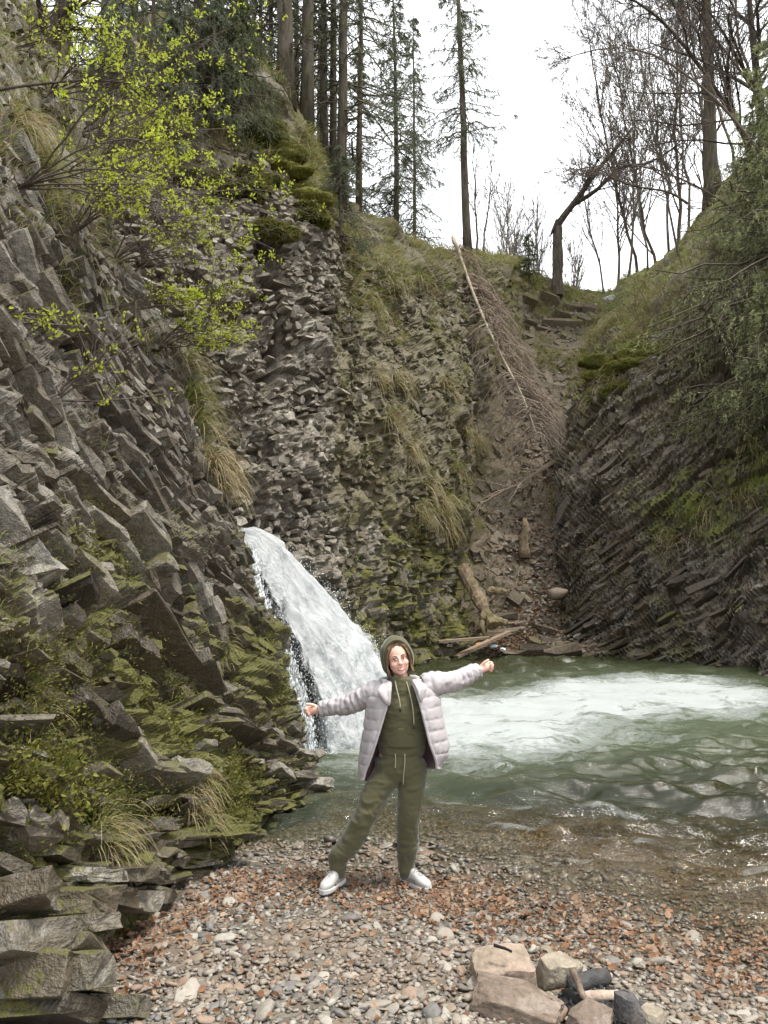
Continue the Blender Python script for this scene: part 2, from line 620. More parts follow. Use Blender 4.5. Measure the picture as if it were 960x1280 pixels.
def zg(x, y):
    x, y = np.asarray(x, float), np.asarray(y, float)
    z = .09 * (5 - y) - .075 * np.maximum(x - .2, 0) + .05 * np.maximum(-.3 - x, 0) * sstep(6.4, 5.2, y)
    z = z - .06 * np.clip(y - 6.2, 0, 4) - .22 * np.maximum(y - 9.6 + .05 * x, 0)
    z = np.maximum(z, -1.35)
    n = np.stack([x * .9, y * .9, 0 * x], -1)
    return z + .035 * fbm(n, 3, 5) * sstep(8, 5.5, y)


def zg1(x, y):
    return float(zg(np.array([x]), np.array([y]))[0])


def make_ground():
    g = Geo()
    xs = np.concatenate([np.linspace(-7, -2.2, 14), np.linspace(-2, 5, 130), np.linspace(5.3, 16, 24)])
    ys = np.concatenate([np.linspace(-8, 2.4, 22), np.linspace(2.5, 8, 120), np.linspace(8.3, 24, 40)])
    X, Y = np.meshgrid(xs, ys)
    Z = zg(X, Y) + .014 * fbm(np.stack([X * 9, Y * 9, 0 * X], -1), 3, 9)
    g.add(np.stack([X, Y, Z], -1).reshape(-1, 3), None, grid_faces(len(xs), len(ys)), tint=RNG.random(X.size) * .99)
    o = g.build('beach', M['bed'], None, True)
    return tag(o, 'sloping shingle beach running down under the clear pool', 'beach', None, 'structure')


beach = make_ground()


# ------------------------------------------------------------------ angular rock shapes shared by all cliffs
def rock_proto(seed, cuts=7, lo=.52, hi=1.0, axes=(1, 1, 1)):
    rg = random.Random(seed)
    bm = bmesh.new()
    bmesh.ops.create_cube(bm, size=2)
    for v in bm.verts:
        v.co += Vector((rg.uniform(-.16, .16), rg.uniform(-.22, .22), rg.uniform(-.2, .2)))
    for _ in range(cuts):
        d = Vector((rg.choice((-1, 1)) * rg.uniform(.1, 1), rg.choice((-1, 1)) * rg.uniform(.1, 1), rg.choice((-1, 1)) * rg.uniform(.05, 1)))
        d.normalize()
        k = (abs(d.x) + abs(d.y) + abs(d.z)) * rg.uniform(lo, hi)
        geom = bm.verts[:] + bm.edges[:] + bm.faces[:]
        r = bmesh.ops.bisect_plane(bm, geom=geom, plane_co=d * k, plane_no=d, clear_outer=True)
        ed = [e for e in r['geom_cut'] if isinstance(e, bmesh.types.BMEdge)]
        if ed:
            try:
                bmesh.ops.edgeloop_fill(bm, edges=ed)
            except Exception:
                pass
    bmesh.ops.recalc_face_normals(bm, faces=bm.faces)
    bmesh.ops.triangulate(bm, faces=bm.faces)
    V = np.array([v.co[:] for v in bm.verts])
    bm.verts.index_update()
    F = np.array([[v.index for v in f.verts] for f in bm.faces])
    bm.free()
    return V, F


PROTO = [rock_proto(100 + i, 6 + i % 6) for i in range(40)]


def pebble_proto(seed, sub=1):
    rg = np.random.default_rng(seed)
    bm = bmesh.new()
    bmesh.ops.create_icosphere(bm, subdivisions=sub, radius=1)
    bm.verts.index_update()
    V = np.array([v.co[:] for v in bm.verts])
    F = np.array([[v.index for v in f.verts] for f in bm.faces])
    bm.free()
    V = np.sign(V) * np.abs(V) ** rg.uniform(.6, .95)
    for _ in range(5):                       # worn flat facets
        d = nrm(rg.normal(size=3))
        k = rg.uniform(.6, .9)
        ex = np.maximum(V @ d - k, 0)
        V = V - ex[:, None] * d * .85
    V = V + .07 * rg.normal(size=V.shape)
    return V, F


PEBBLE = [pebble_proto(300 + i, 2) for i in range(24)]
PEBBLE_S = [pebble_proto(400 + i, 1) for i in range(24)]


def stamp(g, protos, pid, Mx, C, tint, **attrs):
    """many copies of a few shapes, each with its own 3x3 matrix, in one mesh"""
    for k, (V, F) in enumerate(protos):
        w = np.where(pid == k)[0]
        if not len(w):
            continue
        P = np.einsum('nij,vj->nvi', Mx[w], V) + C[w][:, None, :]
        Fx = (F[None] + (np.arange(len(w)) * len(V))[:, None, None]).reshape(-1, 3)
        at_ = {a: np.repeat(v[w], len(V)) for a, v in attrs.items()}
        g.add(P.reshape(-1, 3), Fx, None, tint=np.repeat(tint[w], len(V)), **at_)


_shared = {}


def shared_mesh(key, proto, mat, smooth=False):
    k = (key, mat.name)
    if k not in _shared:
        _shared[k] = Geo().add(proto[0], proto[1]).mesh(key.split('/')[0], mat, smooth)
    return _shared[k]


def piece(name, me, M3, loc, parent):
    o = bpy.data.objects.new(name, me)
    m = Matrix.Identity(4)
    for i in range(3):
        for j in range(3):
            m[i][j] = float(M3[i, j])
        m[i][3] = float(loc[i])
    COL.objects.link(o)
    o.parent = parent
    o.matrix_basis = m
    return o


# ------------------------------------------------------------------ cliffs
def cliff(name, label, surf, mat, res, layers, rough=.05, nfreq=6.0, pieces=300, piece_name='rock', moss_fn=None, earth_fn=None, dense=None, soften=False, groove=None, seed=3, inset=.04, clip=None, steps=((.34, .6, .07, 1), (.13, .26, .045, 2), (.055, .14, .018, 3)), steps_r=None):
    """base sheet with fine relief + beds of separate angular blocks laid along the bedding"""
    rg = np.random.default_rng(seed)
    nu, nv = res
    cl = np.linspace(0, surf.nc - 1, nu)
    if dense:
        k = np.linspace(0, 1, nu)
        cl = np.interp(k, [0, .06, .94, 1], [0, dense[0], dense[1], surf.nc - 1])
    c, r = np.meshgrid(cl, np.linspace(0, surf.nr - 1, nv))
    P, N = surf.ev(c, r)
    d = -inset + rough * fbm(P * nfreq, 4, seed + 50) + rough * 1.2 * np.abs(fbm(P * nfreq * .4, 3, seed + 60))
    ly0 = layers[0]
    cm0 = (surf.nc - 1) / 2
    S0 = surf.s0(c, r)
    colm = np.median(np.linalg.norm(np.diff(S0, axis=1), axis=2) / np.diff(cl)[None])
    rowm = np.median(np.linalg.norm(np.diff(S0, axis=0), axis=2)) * (nv - 1) / (surf.nr - 1)
    slv = np.vectorize(ly0['slope'])(r[:, :1])
    bb = (r + slv * (c - cm0)) * rowm + .16 * fbm(S0 * 1.3, 3, seed + 31)
    aa = c * colm + .22 * fbm(S0 * 1.9, 3, seed + 32)
    st = 0
    for hh, ll, am, sd in steps:
        fb = bb / hh + .3 * fbm(S0 * 3.1, 2, seed + sd)
        ib = np.floor(fb).astype(np.int64)
        fa = aa / ll + 5 * _hash(ib, ib * 0, ib * 0, seed + sd)
        ia = np.floor(fa).astype(np.int64)
        hz = _hash(ia, ib, ia * 0, seed + sd + 1)
        st = st + am * (.75 * _hash(ib, ib * 0, ib * 0 + 7, seed + sd) + .7 * hz + .8 * _hash(ia, ib, ia * 0, seed + sd + 2) * (fa - ia - .5) + .7 * _hash(ia, ib, ia * 0 + 1, seed + sd + 2) * (fb - ib - .5))
        tone = hz if sd == 1 else tone * .6 + hz * .4
    fade = sstep(steps_r[0], steps_r[0] + .6, r) * sstep(steps_r[1], steps_r[1] - 1.0, r) if steps_r else 1
    if earth_fn:
        st = st * (1 - .75 * np.clip(earth_fn(c, r, P) * 1.5, 0, 1)) if soften else st
    if groove:
        d = d - groove(c, r)
    P = P + N * (d + st * fade)[..., None]
    g = Geo()
    ms = moss_fn(c, r, P) if moss_fn else np.zeros_like(c)
    F = grid_faces(nu, nv)
    if surf.flip:
        F = F[:, ::-1]
    g.add(P.reshape(-1, 3), None, F, tint=.999 * np.clip(.5 + .3 * fbm(P * 1.7, 3, seed + 70) + .3 * tone, 0, 1).reshape(-1), moss=ms.reshape(-1), earth=(earth_fn(c, r, P) if earth_fn else 0 * c).reshape(-1))
    base = g.build(name, mat, None, False)
    tag(base, label, 'cliff', None, 'structure')
    CC, TT, BB, NN, HL, CR = [], [], [], [], [], []
    for ly in layers:
        r0 = ly['r'][0]
        while r0 < ly['r'][1]:
            th = rg.uniform(*ly['th']) * (1.8 if rg.random() < ly.get('thick', .1) else 1)
            cs = np.linspace(ly['c'][0], ly['c'][1], 160)
            sl = ly['slope'](r0)
            cm = ly.get('cc', (cs[0] + cs[-1]) / 2)
            rr = r0 - sl * (cs - cm) + ly.get('wob', .04) * fbm(np.stack([cs * 1.3, 0 * cs + r0 * .7, 0 * cs], -1), 3, seed + 9)
            okc = (rr > 0.02) & (rr < surf.nr - 1.03)
            S, N_ = surf.ev(cs, np.clip(rr, 0, surf.nr - 1))
            rs = np.linalg.norm(surf.ev(cs, np.clip(rr + .05, 0, surf.nr - 1))[0] - S, axis=1) / .05
            row_m = max(np.median(rs[okc]) if okc.any() else 1, .3)
            r0 += th / row_m * .92
            if not okc.any():
                continue
            al = np.concatenate([[0], np.cumsum(np.linalg.norm(np.diff(S, axis=0), axis=1))])
            L, edges = al[-1], [rg.uniform(0, .2)]
            while edges[-1] < L:
                edges.append(edges[-1] + rg.uniform(*ly['len']) * (1 if rg.random() < .85 else 1.7))
            e = np.array(edges)
            mid, ln = (e[1:] + e[:-1]) / 2, np.diff(e)
            k = mid < L
            mid, ln = mid[k], ln[k]
            cmid = np.interp(mid, al, cs)
            rmid = np.interp(mid, al, rr)
            good = (rmid > .02) & (rmid < surf.nr - 1.03) & (rg.random(len(mid)) > ly.get('skip', .12))
            if groove:
                good &= groove(cmid, rmid) < .12
            cmid, rmid, ln = cmid[good], rmid[good], ln[good]
            if not len(cmid):
                continue
            Pm, Nm = surf.ev(cmid, rmid)
            dd = .03
            ra = np.clip(rmid - sl * dd, 0, surf.nr - 1)
            T = nrm(surf.ev(np.clip(cmid + dd, 0, surf.nc - 1), ra)[0] - Pm)
            N2 = nrm(Nm - T * (Nm * T).sum(1, keepdims=True) + rg.normal(size=Nm.shape) * ly.get('nj', .07) + np.array(ly.get('nbias', (0, 0, 0))))
            T = nrm(T - N2 * (T * N2).sum(1, keepdims=True))
            B = np.cross(N2, T)
            # small individual tilt
            a = rg.normal(size=len(T)) * ly.get('tilt', .08)
            T, B = T * np.cos(a)[:, None] + B * np.sin(a)[:, None], B * np.cos(a)[:, None] - T * np.sin(a)[:, None]
            n = len(T)
            lp = rg.uniform(-.3, 1) * ly['prot']
            pr = lp + rg.normal(size=n) * ly['prot'] * .55 + (rg.random(n) < ly.get('ledge', .06)) * rg.uniform(.5, 2.2, n) * ly['prot']
            dep = np.maximum(rg.uniform(.5, 1.0, n) * ly['depth'], .04) + np.maximum(pr, 0) * .6
            hl = np.stack([ln * .54, np.full(n, th * .56) * rg.uniform(.75, 1.2, n), dep], 1)
            CC.append(Pm + N2 * (pr - dep)[:, None])
            TT.append(T); BB.append(B); NN.append(N2); HL.append(hl)
            CR.append(np.stack([cmid, rmid], 1))
    C, T, B, N, H, CR = map(np.concatenate, (CC, TT, BB, NN, HL, CR))
    Mx = np.stack([T * H[:, :1], B * H[:, 1:2], N * H[:, 2:3]], 2)
    pid = rg.integers(0, len(PROTO), len(C))
    tint = .999 * np.clip(.5 + .5 * fbm(C * .8, 2, seed + 90) + rg.normal(size=len(C)) * .22, 0, 1)
    front = C + N * H[:, 2:3]
    X, Y, zc = to_px(front)
    view = nrm(np.array([0, 0, CAMZ]) - front)
    fac = (view * N).sum(1)
    size = FPX / np.maximum(zc, .1) * np.sqrt(H[:, 0] * H[:, 1]) * 2
    inside = (X > 4) & (X < 956) & (Y > 4) & (Y < 1276) & (zc > .5) & (fac > .15)
    score = np.where(inside, size * np.clip(fac, .2, 1), -1)
    order = np.argsort(-score)
    top = order[:pieces]
    top = top[score[top] > 0]
    rest = np.setdiff1d(np.arange(len(C)), top)
    msb = (moss_fn(CR[:, 0], CR[:, 1], C) if moss_fn else np.zeros(len(C)))
    g = Geo()
    stamp(g, PROTO, pid[rest], Mx[rest], C[rest], tint[rest], moss=msb[rest], earth=(.8 * earth_fn(CR[:, 0], CR[:, 1], C) if earth_fn else 0 * msb)[rest])
    tag(g.build('broken_rock', mat, base), kind='stuff')
    for i in top:
        piece(piece_name, shared_mesh('rock_block/%d' % pid[i], PROTO[pid[i]], mat), Mx[i], C[i], base)
    print(name, 'blocks', len(C), 'pieces', len(top))
    return base


def net_from(rows, behind=None, before=None):
    """rows of (px, py, depth) triples or ('w', x, y, z) world points"""
    out = []
    for row in rows:
        o = []
        for q in row:
            o.append(np.array(q[1:], float) if q[0] == 'w' else at(*q))
        out.append(o)
    return out


# --- the near cliff on the left
rows = [
    [('w', -1.62, 2.9, -1.5), ('w', -1.52, 3.5, -1.5), ('w', -1.42, 4.5, -1.5), ('w', -1.3, 5.4, -1.5), ('w', -1.1, 6.5, -1.5), ('w', -.68, 7.8, -1.5)],
    [('w', -1.55, 2.9, .12), ('w', -1.5, 3.55, .08), ('w', -1.42, 4.5, 0), ('w', -1.28, 5.4, -.1), ('w', -1.08, 6.5, -.2), ('w', -.66, 7.75, -.3)],
    [(0, 1040, 3.3), (100, 1062, 3.7), (180, 1035, 4.6), (262, 1020, 5.6), (335, 1000, 6.7), (400, 972, 7.7)],
    [(0, 900, 3.5), (100, 900, 4.1), (180, 900, 5.1), (250, 900, 6.1), (320, 900, 7.1), (368, 890, 8.0)],
    [(0, 760, 3.8), (100, 770, 4.7), (180, 770, 5.8), (240, 770, 6.8), (293, 770, 7.6), (324, 760, 8.3)],
    [(0, 640, 4.3), (90, 645, 5.3), (165, 650, 6.4), (230, 655, 7.3), (276, 660, 8.0), (304, 665, 8.6)],
    [(0, 480, 5.0), (70, 490, 6.0), (130, 500, 7.0), (180, 510, 7.8), (220, 520, 8.3), (246, 530, 8.8)],
    [(0, 300, 5.9), (50, 310, 6.7), (90, 320, 7.5), (120, 330, 8.2), (146, 340, 8.7), (166, 345, 9.2)],
    [(-10, 110, 7.0), (18, 130, 7.6), (40, 150, 8.2), (62, 160, 8.8), (82, 170, 9.3), (102, 205, 9.7)],
    [(-60, -60, 9.0), (-30, -40, 9.6), (0, -20, 10.2), (25, 0, 10.8), (45, 20, 11.2), (65, 60, 11.4)],
]
net = []
for k, row in enumerate(net_from(rows)):
    b, c = row[0], row[1]
    a0 = b + (b - c) * .9 + np.array([-.25, -.2, 0])
    a1 = a0 + (b - c) * 1.2 + np.array([-.5, -.6, 0])
    e = row[-1]
    w1 = e + np.array([-.55, .75, -.03])
    w2 = e + np.array([-1.9, 1.25, -.05])
    w3 = e + np.array([-5.0, 1.7, 0])
    net.append([a1, a0] + row + [w1, w2, w3])
NEAR = Surf(net, .30, .9, 11)


def near_moss(c, r, P):
    X, Y, z = to_px(P)
    m = .07 * sstep(600, 760, Y) + .16 * np.exp(-(((X - 150) / 130) ** 2 + ((Y - 900) / 110) ** 2))
    m = m + .22 * np.exp(-(((X - 20) / 70) ** 2 + ((Y - 985) / 60) ** 2))
    m = m + .2 * np.exp(-(((X - 130) / 70) ** 2 + ((Y - 690) / 60) ** 2))
    m = m + .22 * np.exp(-(((X - 150) / 60) ** 2 + ((Y - 1175) / 50) ** 2))
    m = m + .15 * np.exp(-(((X - 360) / 30) ** 2 + ((Y - 850) / 60) ** 2))
    m = m + .12 * np.exp(-(((X - 300) / 60) ** 2 + ((Y - 1000) / 50) ** 2))
    return m - .10 * sstep(700, 560, Y)


near_slope = lambda r: float(np.interp(r, [0, 1, 2, 3, 4, 5, 6, 8], [.02, .08, .2, .32, .5, .58, .66, .7]))
near_cliff = cliff('rock_cliff', 'tall near cliff of tilted grey rock slabs rising on the left of the beach', NEAR, M['rock_near'], (390, 560), [
    dict(r=(.55, 3.1), c=(.3, 8.6), th=(.022, .06), len=(.05, .24), prot=.065, depth=.15, slope=near_slope, cc=4.5, skip=.70, ledge=.07, tilt=.05, thick=.0),
    dict(r=(2.9, 10.5), c=(.3, 8.6), th=(.028, .075), len=(.06, .22), prot=.055, depth=.16, slope=near_slope, cc=4.5, skip=.74, ledge=.06, tilt=.06, thick=.0),
], rough=.10, nfreq=4.5, seed=3, moss_fn=near_moss, earth_fn=lambda c, r, P: .38 * sstep(5.2, 3.6, r) + .12 + .4 * sstep(7.0, 8.2, r), inset=.05, steps=((.30, .7, .10, 1), (.12, .30, .055, 2), (.05, .13, .026, 3)), dense=(1.3, 7.8))



def big_slab(parent, mat, a, b, th, prot, depth, n, seed, only=None):
    """a bed that stands out: a row of detailed broken slabs between two photo points on the face"""
    rg_ = random.Random(seed)
    c, r = np.meshgrid(np.linspace(0, NEAR.nc - 1, 120), np.linspace(.3, NEAR.nr - 1, 120))
    P, N = NEAR_CACHE
    def find(q):
        d = np.hypot(NEAR_PX[0] - q[0], NEAR_PX[1] - q[1])
        w = np.where((d < 9) & (NEAR_PX[2] > .5))[0]
        i = w[np.argmin(NEAR_PX[2][w])] if len(w) else int(np.argmin(d))
        return P[i], N[i]
    (pa, na), (pb, nb_) = find(a), find(b)
    nn = nrm(na + nb_ + np.array([0, 0, .25]))
    v = nrm(np.array([0, 0, CAMZ]) - pa)
    nn = nn if nn @ v > 0 else -nn
    T = pb - pa
    L = np.linalg.norm(T)
    T = T / L
    nn = nrm(nn - T * (nn @ T))
    B = np.cross(nn, T)
    s = 0.
    while s < .99:
        l = min(rg_.uniform(.7, 1.4) / n, 1 - s)
        if l < .15 / n:
            break
        key = seed * 37 + int(s * 100)
        V, F = rock_proto(900 + key % 17, 8, .80, 1.05)
        bm = bmesh.new()
        vs = [bm.verts.new(x) for x in V]
        for f in F:
            bm.faces.new([vs[i] for i in f])
        bmesh.ops.bevel(bm, geom=bm.edges[:], offset=.035, segments=1, affect='EDGES')
        bmesh.ops.triangulate(bm, faces=bm.faces)
        bmesh.ops.subdivide_edges(bm, edges=[e for e in bm.edges if e.calc_length() > .5], cuts=2, use_grid_fill=True)
        bmesh.ops.triangulate(bm, faces=bm.faces)
        pr = prot * rg_.uniform(.5, 1.25)
        t2 = th * rg_.uniform(.75, 1.15)
        ctr = pa + T * (s + l / 2) * L + nn * (pr - depth) + B * rg_.uniform(-.25, .25) * th
        out = []
        for vv in bm.verts:
            x = np.array(vv.co[:])
            q = x[0] * T * l * L * .55 + x[1] * B * t2 * .5 + x[2] * nn * depth
            out.append(q)
        q = np.array(out)
        q = q + nrm(q) * (.034 * fbm((q + ctr) * 8, 3, seed) + .016 * fbm((q + ctr) * 26, 2, seed + 2))[:, None]
        an = rg_.uniform(-.10, .10)
        q = q * math.cos(an) + np.cross(nn, q) * math.sin(an) + nn * ((q @ nn) * (1 - math.cos(an)))[:, None]
        for vv, x in zip(bm.verts, q):
            vv.co = x
        me = bpy.data.meshes.new('slab')
        bm.to_mesh(me)
        bm.free()
        me.materials.append(mat)
        o = bpy.data.objects.new('slab', me)
        COL.objects.link(o)
        o.parent = parent
        o.location = ctr
        s += l


_c, _r = np.meshgrid(np.linspace(0, NEAR.nc - 1, 200), np.linspace(.3, NEAR.nr - 1, 240))
NEAR_CACHE = NEAR.ev(_c.ravel(), _r.ravel())
NEAR_PX = to_px(NEAR_CACHE[0])
for k, (a, b_, th, pr, dp, n) in enumerate((
        ((-5, 390), (70, 490), .15, .12, .3, 3), ((60, 505), (122, 605), .13, .14, .3, 2), ((98, 590), (196, 692), .15, .20, .3, 2), ((148, 545), (212, 640), .10, .12, .25, 2),
        ((0, 470), (60, 545), .08, .10, .25, 3), ((198, 640), (258, 758), .11, .14, .25, 3), ((172, 770), (256, 866), .10, .26, .3, 2), ((5, 520), (58, 600), .09, .10, .3, 3), ((118, 470), (186, 556), .10, .10, .25, 2),
        ((20, 430), (95, 560), .09, .08, .25, 2), ((90, 380), (150, 470), .10, .09, .25, 2), ((20, 300), (90, 420), .11, .10, .3, 2), ((40, 560), (110, 680), .08, .10, .25, 3), ((110, 640), (190, 740), .07, .12, .25, 3), ((0, 620), (70, 720), .08, .10, .25, 2), ((232, 882), (300, 900), .07, .17, .22, 2), ((250, 905), (330, 915), .06, .15, .2, 3),
        ((320, 930), (396, 948), .08, .16, .2, 3), ((340, 962), (406, 985), .09, .20, .25, 3), ((55, 1118), (165, 1128), .10, .20, .25, 3), ((90, 1092), (190, 1098), .07, .16, .22, 3), ((0, 1010), (80, 1035), .06, .10, .25, 3),
        ((92, 868), (170, 925), .13, .15, .25, 3), ((160, 930), (250, 985), .12, .16, .25, 4), ((150, 800), (190, 830), .10, .14, .2, 2), ((60, 660), (140, 745), .15, .12, .25, 3),
        ((255, 730), (285, 800), .12, .12, .2, 3), ((190, 700), (235, 765), .14, .18, .25, 3), ((-20, 1128), (34, 1142), .10, .24, .3, 2), ((20, 1150), (66, 1156), .06, .32, .3, 2), ((-25, 1166), (30, 1180), .15, .32, .3, 1), ((26, 1182), (62, 1192), .09, .30, .3, 1), ((-22, 1215), (40, 1222), .14, .36, .3, 2), ((36, 1212), (70, 1226), .12, .33, .3, 1), ((-20, 1256), (56, 1262), .10, .40, .3, 2), ((40, 1262), (78, 1270), .06, .42, .3, 2))):
    big_slab(near_cliff, M['rock_near'], a, b_, th, pr, dp, n, 40 + k)

# --- the back cliff behind the waterfall
rows = [
    [('w', -6.5, 11.0, -1.5), ('w', -3.4, 11.6, -1.5), ('w', -2.2, 12.2, -1.5), ('w', -1.4, 13.2, -1.5), ('w', -.6, 14.9, -1.5), ('w', .2, 16.9, -1.5), ('w', 1.2, 18.9, -1.5), ('w', 2.0, 20.4, -1.5), ('w', 2.3, 23, -1.5)],
    [('w', -6.5, 11.1, -.1), ('w', -3.4, 11.7, -.1), ('w', -2.2, 12.3, -.1), ('w', -1.4, 13.3, -.1), ('w', -.6, 15.0, -.1), ('w', .2, 17.0, -.1), ('w', 1.2, 19.0, -.1), ('w', 2.0, 20.5, -.1), ('w', 2.3, 23, -.1)],
    [('w', -6.6, 11.3, 2), ('w', -3.5, 11.9, 2), (270, 715, 12.5), (340, 715, 13.5), (410, 715, 15.1), (470, 715, 17.1), (530, 715, 19.1), (566, 715, 20.7), (584, 715, 23)],
    [('w', -6.8, 11.6, 3.6), ('w', -3.7, 12.2, 3.6), (262, 600, 12.9), (335, 600, 13.9), (405, 600, 15.4), (460, 600, 17.4), (520, 600, 19.6), (575, 600, 22), (600, 600, 25)],
    [('w', -7, 12, 5.2), ('w', -4, 12.6, 5.2), (250, 480, 13.4), (328, 480, 14.4), (400, 470, 15.8), (455, 480, 18), (515, 480, 20.8), (582, 480, 24), (612, 480, 27)],
    [('w', -7.3, 12.6, 7), ('w', -4.4, 13.1, 7), (236, 370, 14.0), (322, 360, 15), (400, 350, 16.3), (450, 392, 19), (510, 405, 22.4), (578, 405, 26), (620, 405, 29)],
    [('w', -7.7, 13.4, 9.2), ('w', -4.9, 13.8, 9.2), (216, 240, 14.8), (318, 245, 15.8), (398, 262, 17.0), (452, 318, 20), (520, 340, 24), (585, 335, 28.5), (640, 335, 31)],
    [('w', -8.2, 15.4, 12), ('w', -5.4, 15.6, 12), (205, 120, 16.6), (300, 120, 17.6), (372, 185, 18.6), (440, 290, 22), (522, 318, 26.5), (590, 324, 31), (650, 330, 33.5)],
    [('w', -9, 19, 14), ('w', -6, 19, 14), (190, 70, 20), (290, 80, 21), (370, 165, 22), (440, 275, 26), (525, 312, 31), (595, 322, 36), (655, 328, 38)],
    [('w', -16, 50, 23), ('w', -12, 50, 22), ('w', -9, 50, 21), ('w', -6, 50, 20.5), ('w', -2.5, 52, 20), ('w', 0, 54, 20), ('w', 3, 56, 21.5), ('w', 6, 60, 23), ('w', 9, 60, 24)],
]
BACK = Surf(net_from(rows), .45, .55, 23)


def back_moss(c, r, P):
    X, Y, z = to_px(P)
    m = .20 * sstep(5.6, 6.4, r) + .18 * sstep(560, 700, Y) * sstep(330, 480, X)
    m = m + .12 * sstep(430, 520, X) * sstep(5.8, 4.5, r)
    return m - .05


back_cliff = cliff('rock_cliff', 'pale crumbling cliff of small fractured blocks behind the waterfall', BACK, M['rock_back'], (340, 430), [
    dict(r=(.7, 6.6), c=(.8, 4.2), th=(.04, .095), len=(.06, .22), prot=.055, depth=.15, slope=lambda r: -.10 + .04 * r, skip=.70, ledge=.09, tilt=.22, wob=.3, thick=.2),
    dict(r=(.7, 5.9), c=(4.1, 7.4), th=(.05, .10), len=(.08, .24), prot=.06, depth=.15, slope=lambda r: .05 + .03 * r, skip=.80, ledge=.07, tilt=.18, wob=.2, thick=.2),
], rough=.22, nfreq=2.2, seed=5, moss_fn=back_moss, earth_fn=lambda c, r, P: .62 * sstep(3.4, 4.4, c) * sstep(1.6, 2.8, r) + .5 * sstep(5.7, 6.4, r) + .25 * sstep(.9, 2, c) * sstep(3, 4, r) * sstep(5.5, 4.5, r) * sstep(2.6, 2, c), inset=.08, steps=((.5, .7, .12, 1), (.18, .26, .07, 2), (.08, .15, .035, 3)), soften=True, groove=lambda c, r: .9 * np.exp(-((c - 3.2 - .10 * np.sin(r * 3.1)) / (.07 + .03 * np.sin(r * 5))) ** 2) * sstep(3.7, 4.4, r) * sstep(6.0, 5.5, r), steps_r=(-1, 7.0), dense=(.9, 7.2))

# --- the wooded gully in the middle
rows = [
    [('w', 1.0, 19.6, -1.4), ('w', 3.2, 19.8, -1.4), ('w', 4.9, 19.6, -1.4), ('w', 6.5, 19.5, -1.4)],
    [(552, 822, 20.2), (630, 822, 20.2), (700, 824, 19.8), (780, 824, 19.8)],
    [(560, 790, 21.0), (640, 778, 21.2), (700, 785, 20.8), (780, 790, 20.8)],
    [(562, 690, 22.4), (640, 670, 23.3), (695, 680, 22.8), (780, 690, 22.5)],
    [(570, 570, 24.4), (640, 560, 25.8), (698, 570, 25), (780, 570, 25)],
    [(575, 460, 26.5), (650, 462, 28.5), (718, 472, 28), (800, 470, 28)],
    [(575, 375, 28.5), (660, 392, 31), (738, 402, 32), (820, 410, 32)],
    [(580, 329, 31), (655, 340, 33.5), (738, 364, 36), (830, 352, 36.5)],
    [('w', 3.6, 34, 14.6), ('w', 6.6, 36, 14.9), ('w', 10, 38.5, 15.3), ('w', 13.6, 39, 15.8)],
    [('w', 4.2, 40, 14.6), ('w', 8, 41, 14.8), ('w', 11.5, 42, 15.0), ('w', 15.5, 42, 15.5)],
    [('w', 5.5, 55, 14.8), ('w', 12, 55, 15), ('w', 16, 55, 15.2), ('w', 22, 55, 15.5)],
]
GUL = Surf(net_from(rows), .35, .5, 31)


def gul_moss(c, r, P):
    return .16 * sstep(.9, .2, c) + .20 * sstep(5.2, 6.6, r) + .10 * sstep(2.2, 2.9, c) * sstep(2.5, 4, r) + .05 * sstep(4, 5, r) - .02


gully = cliff('gully', 'steep brown gully of scree and leaf mould between the two cliffs', GUL, M['talus'], (160, 320), [
    dict(r=(.9, 6.9), c=(.1, 2.9), th=(.16, .5), len=(.1, .3), prot=.06, depth=.1, slope=lambda r: .0, skip=.6, ledge=.06, tilt=.6, wob=.2),
    dict(r=(5.4, 6.3), c=(.9, 2.3), th=(.12, .25), len=(.4, 1.1), prot=.2, depth=.3, slope=lambda r: .05, skip=.5, ledge=.1, tilt=.15),
    dict(r=(.8, 2.0), c=(.6, 2.3), th=(.10, .2), len=(.3, .9), prot=.16, depth=.3, slope=lambda r: .02, skip=.25, ledge=.1, tilt=.15),
], rough=.16, nfreq=2.0, seed=7, steps=((.6, .8, .05, 1), (.25, .3, .04, 2)), pieces=160, moss_fn=gul_moss, earth_fn=lambda c, r, P: .4 + .25 * sstep(1.0, .3, c) + .3 * sstep(5.8, 6.8, r), piece_name='stone')
gully['category'] = 'slope'

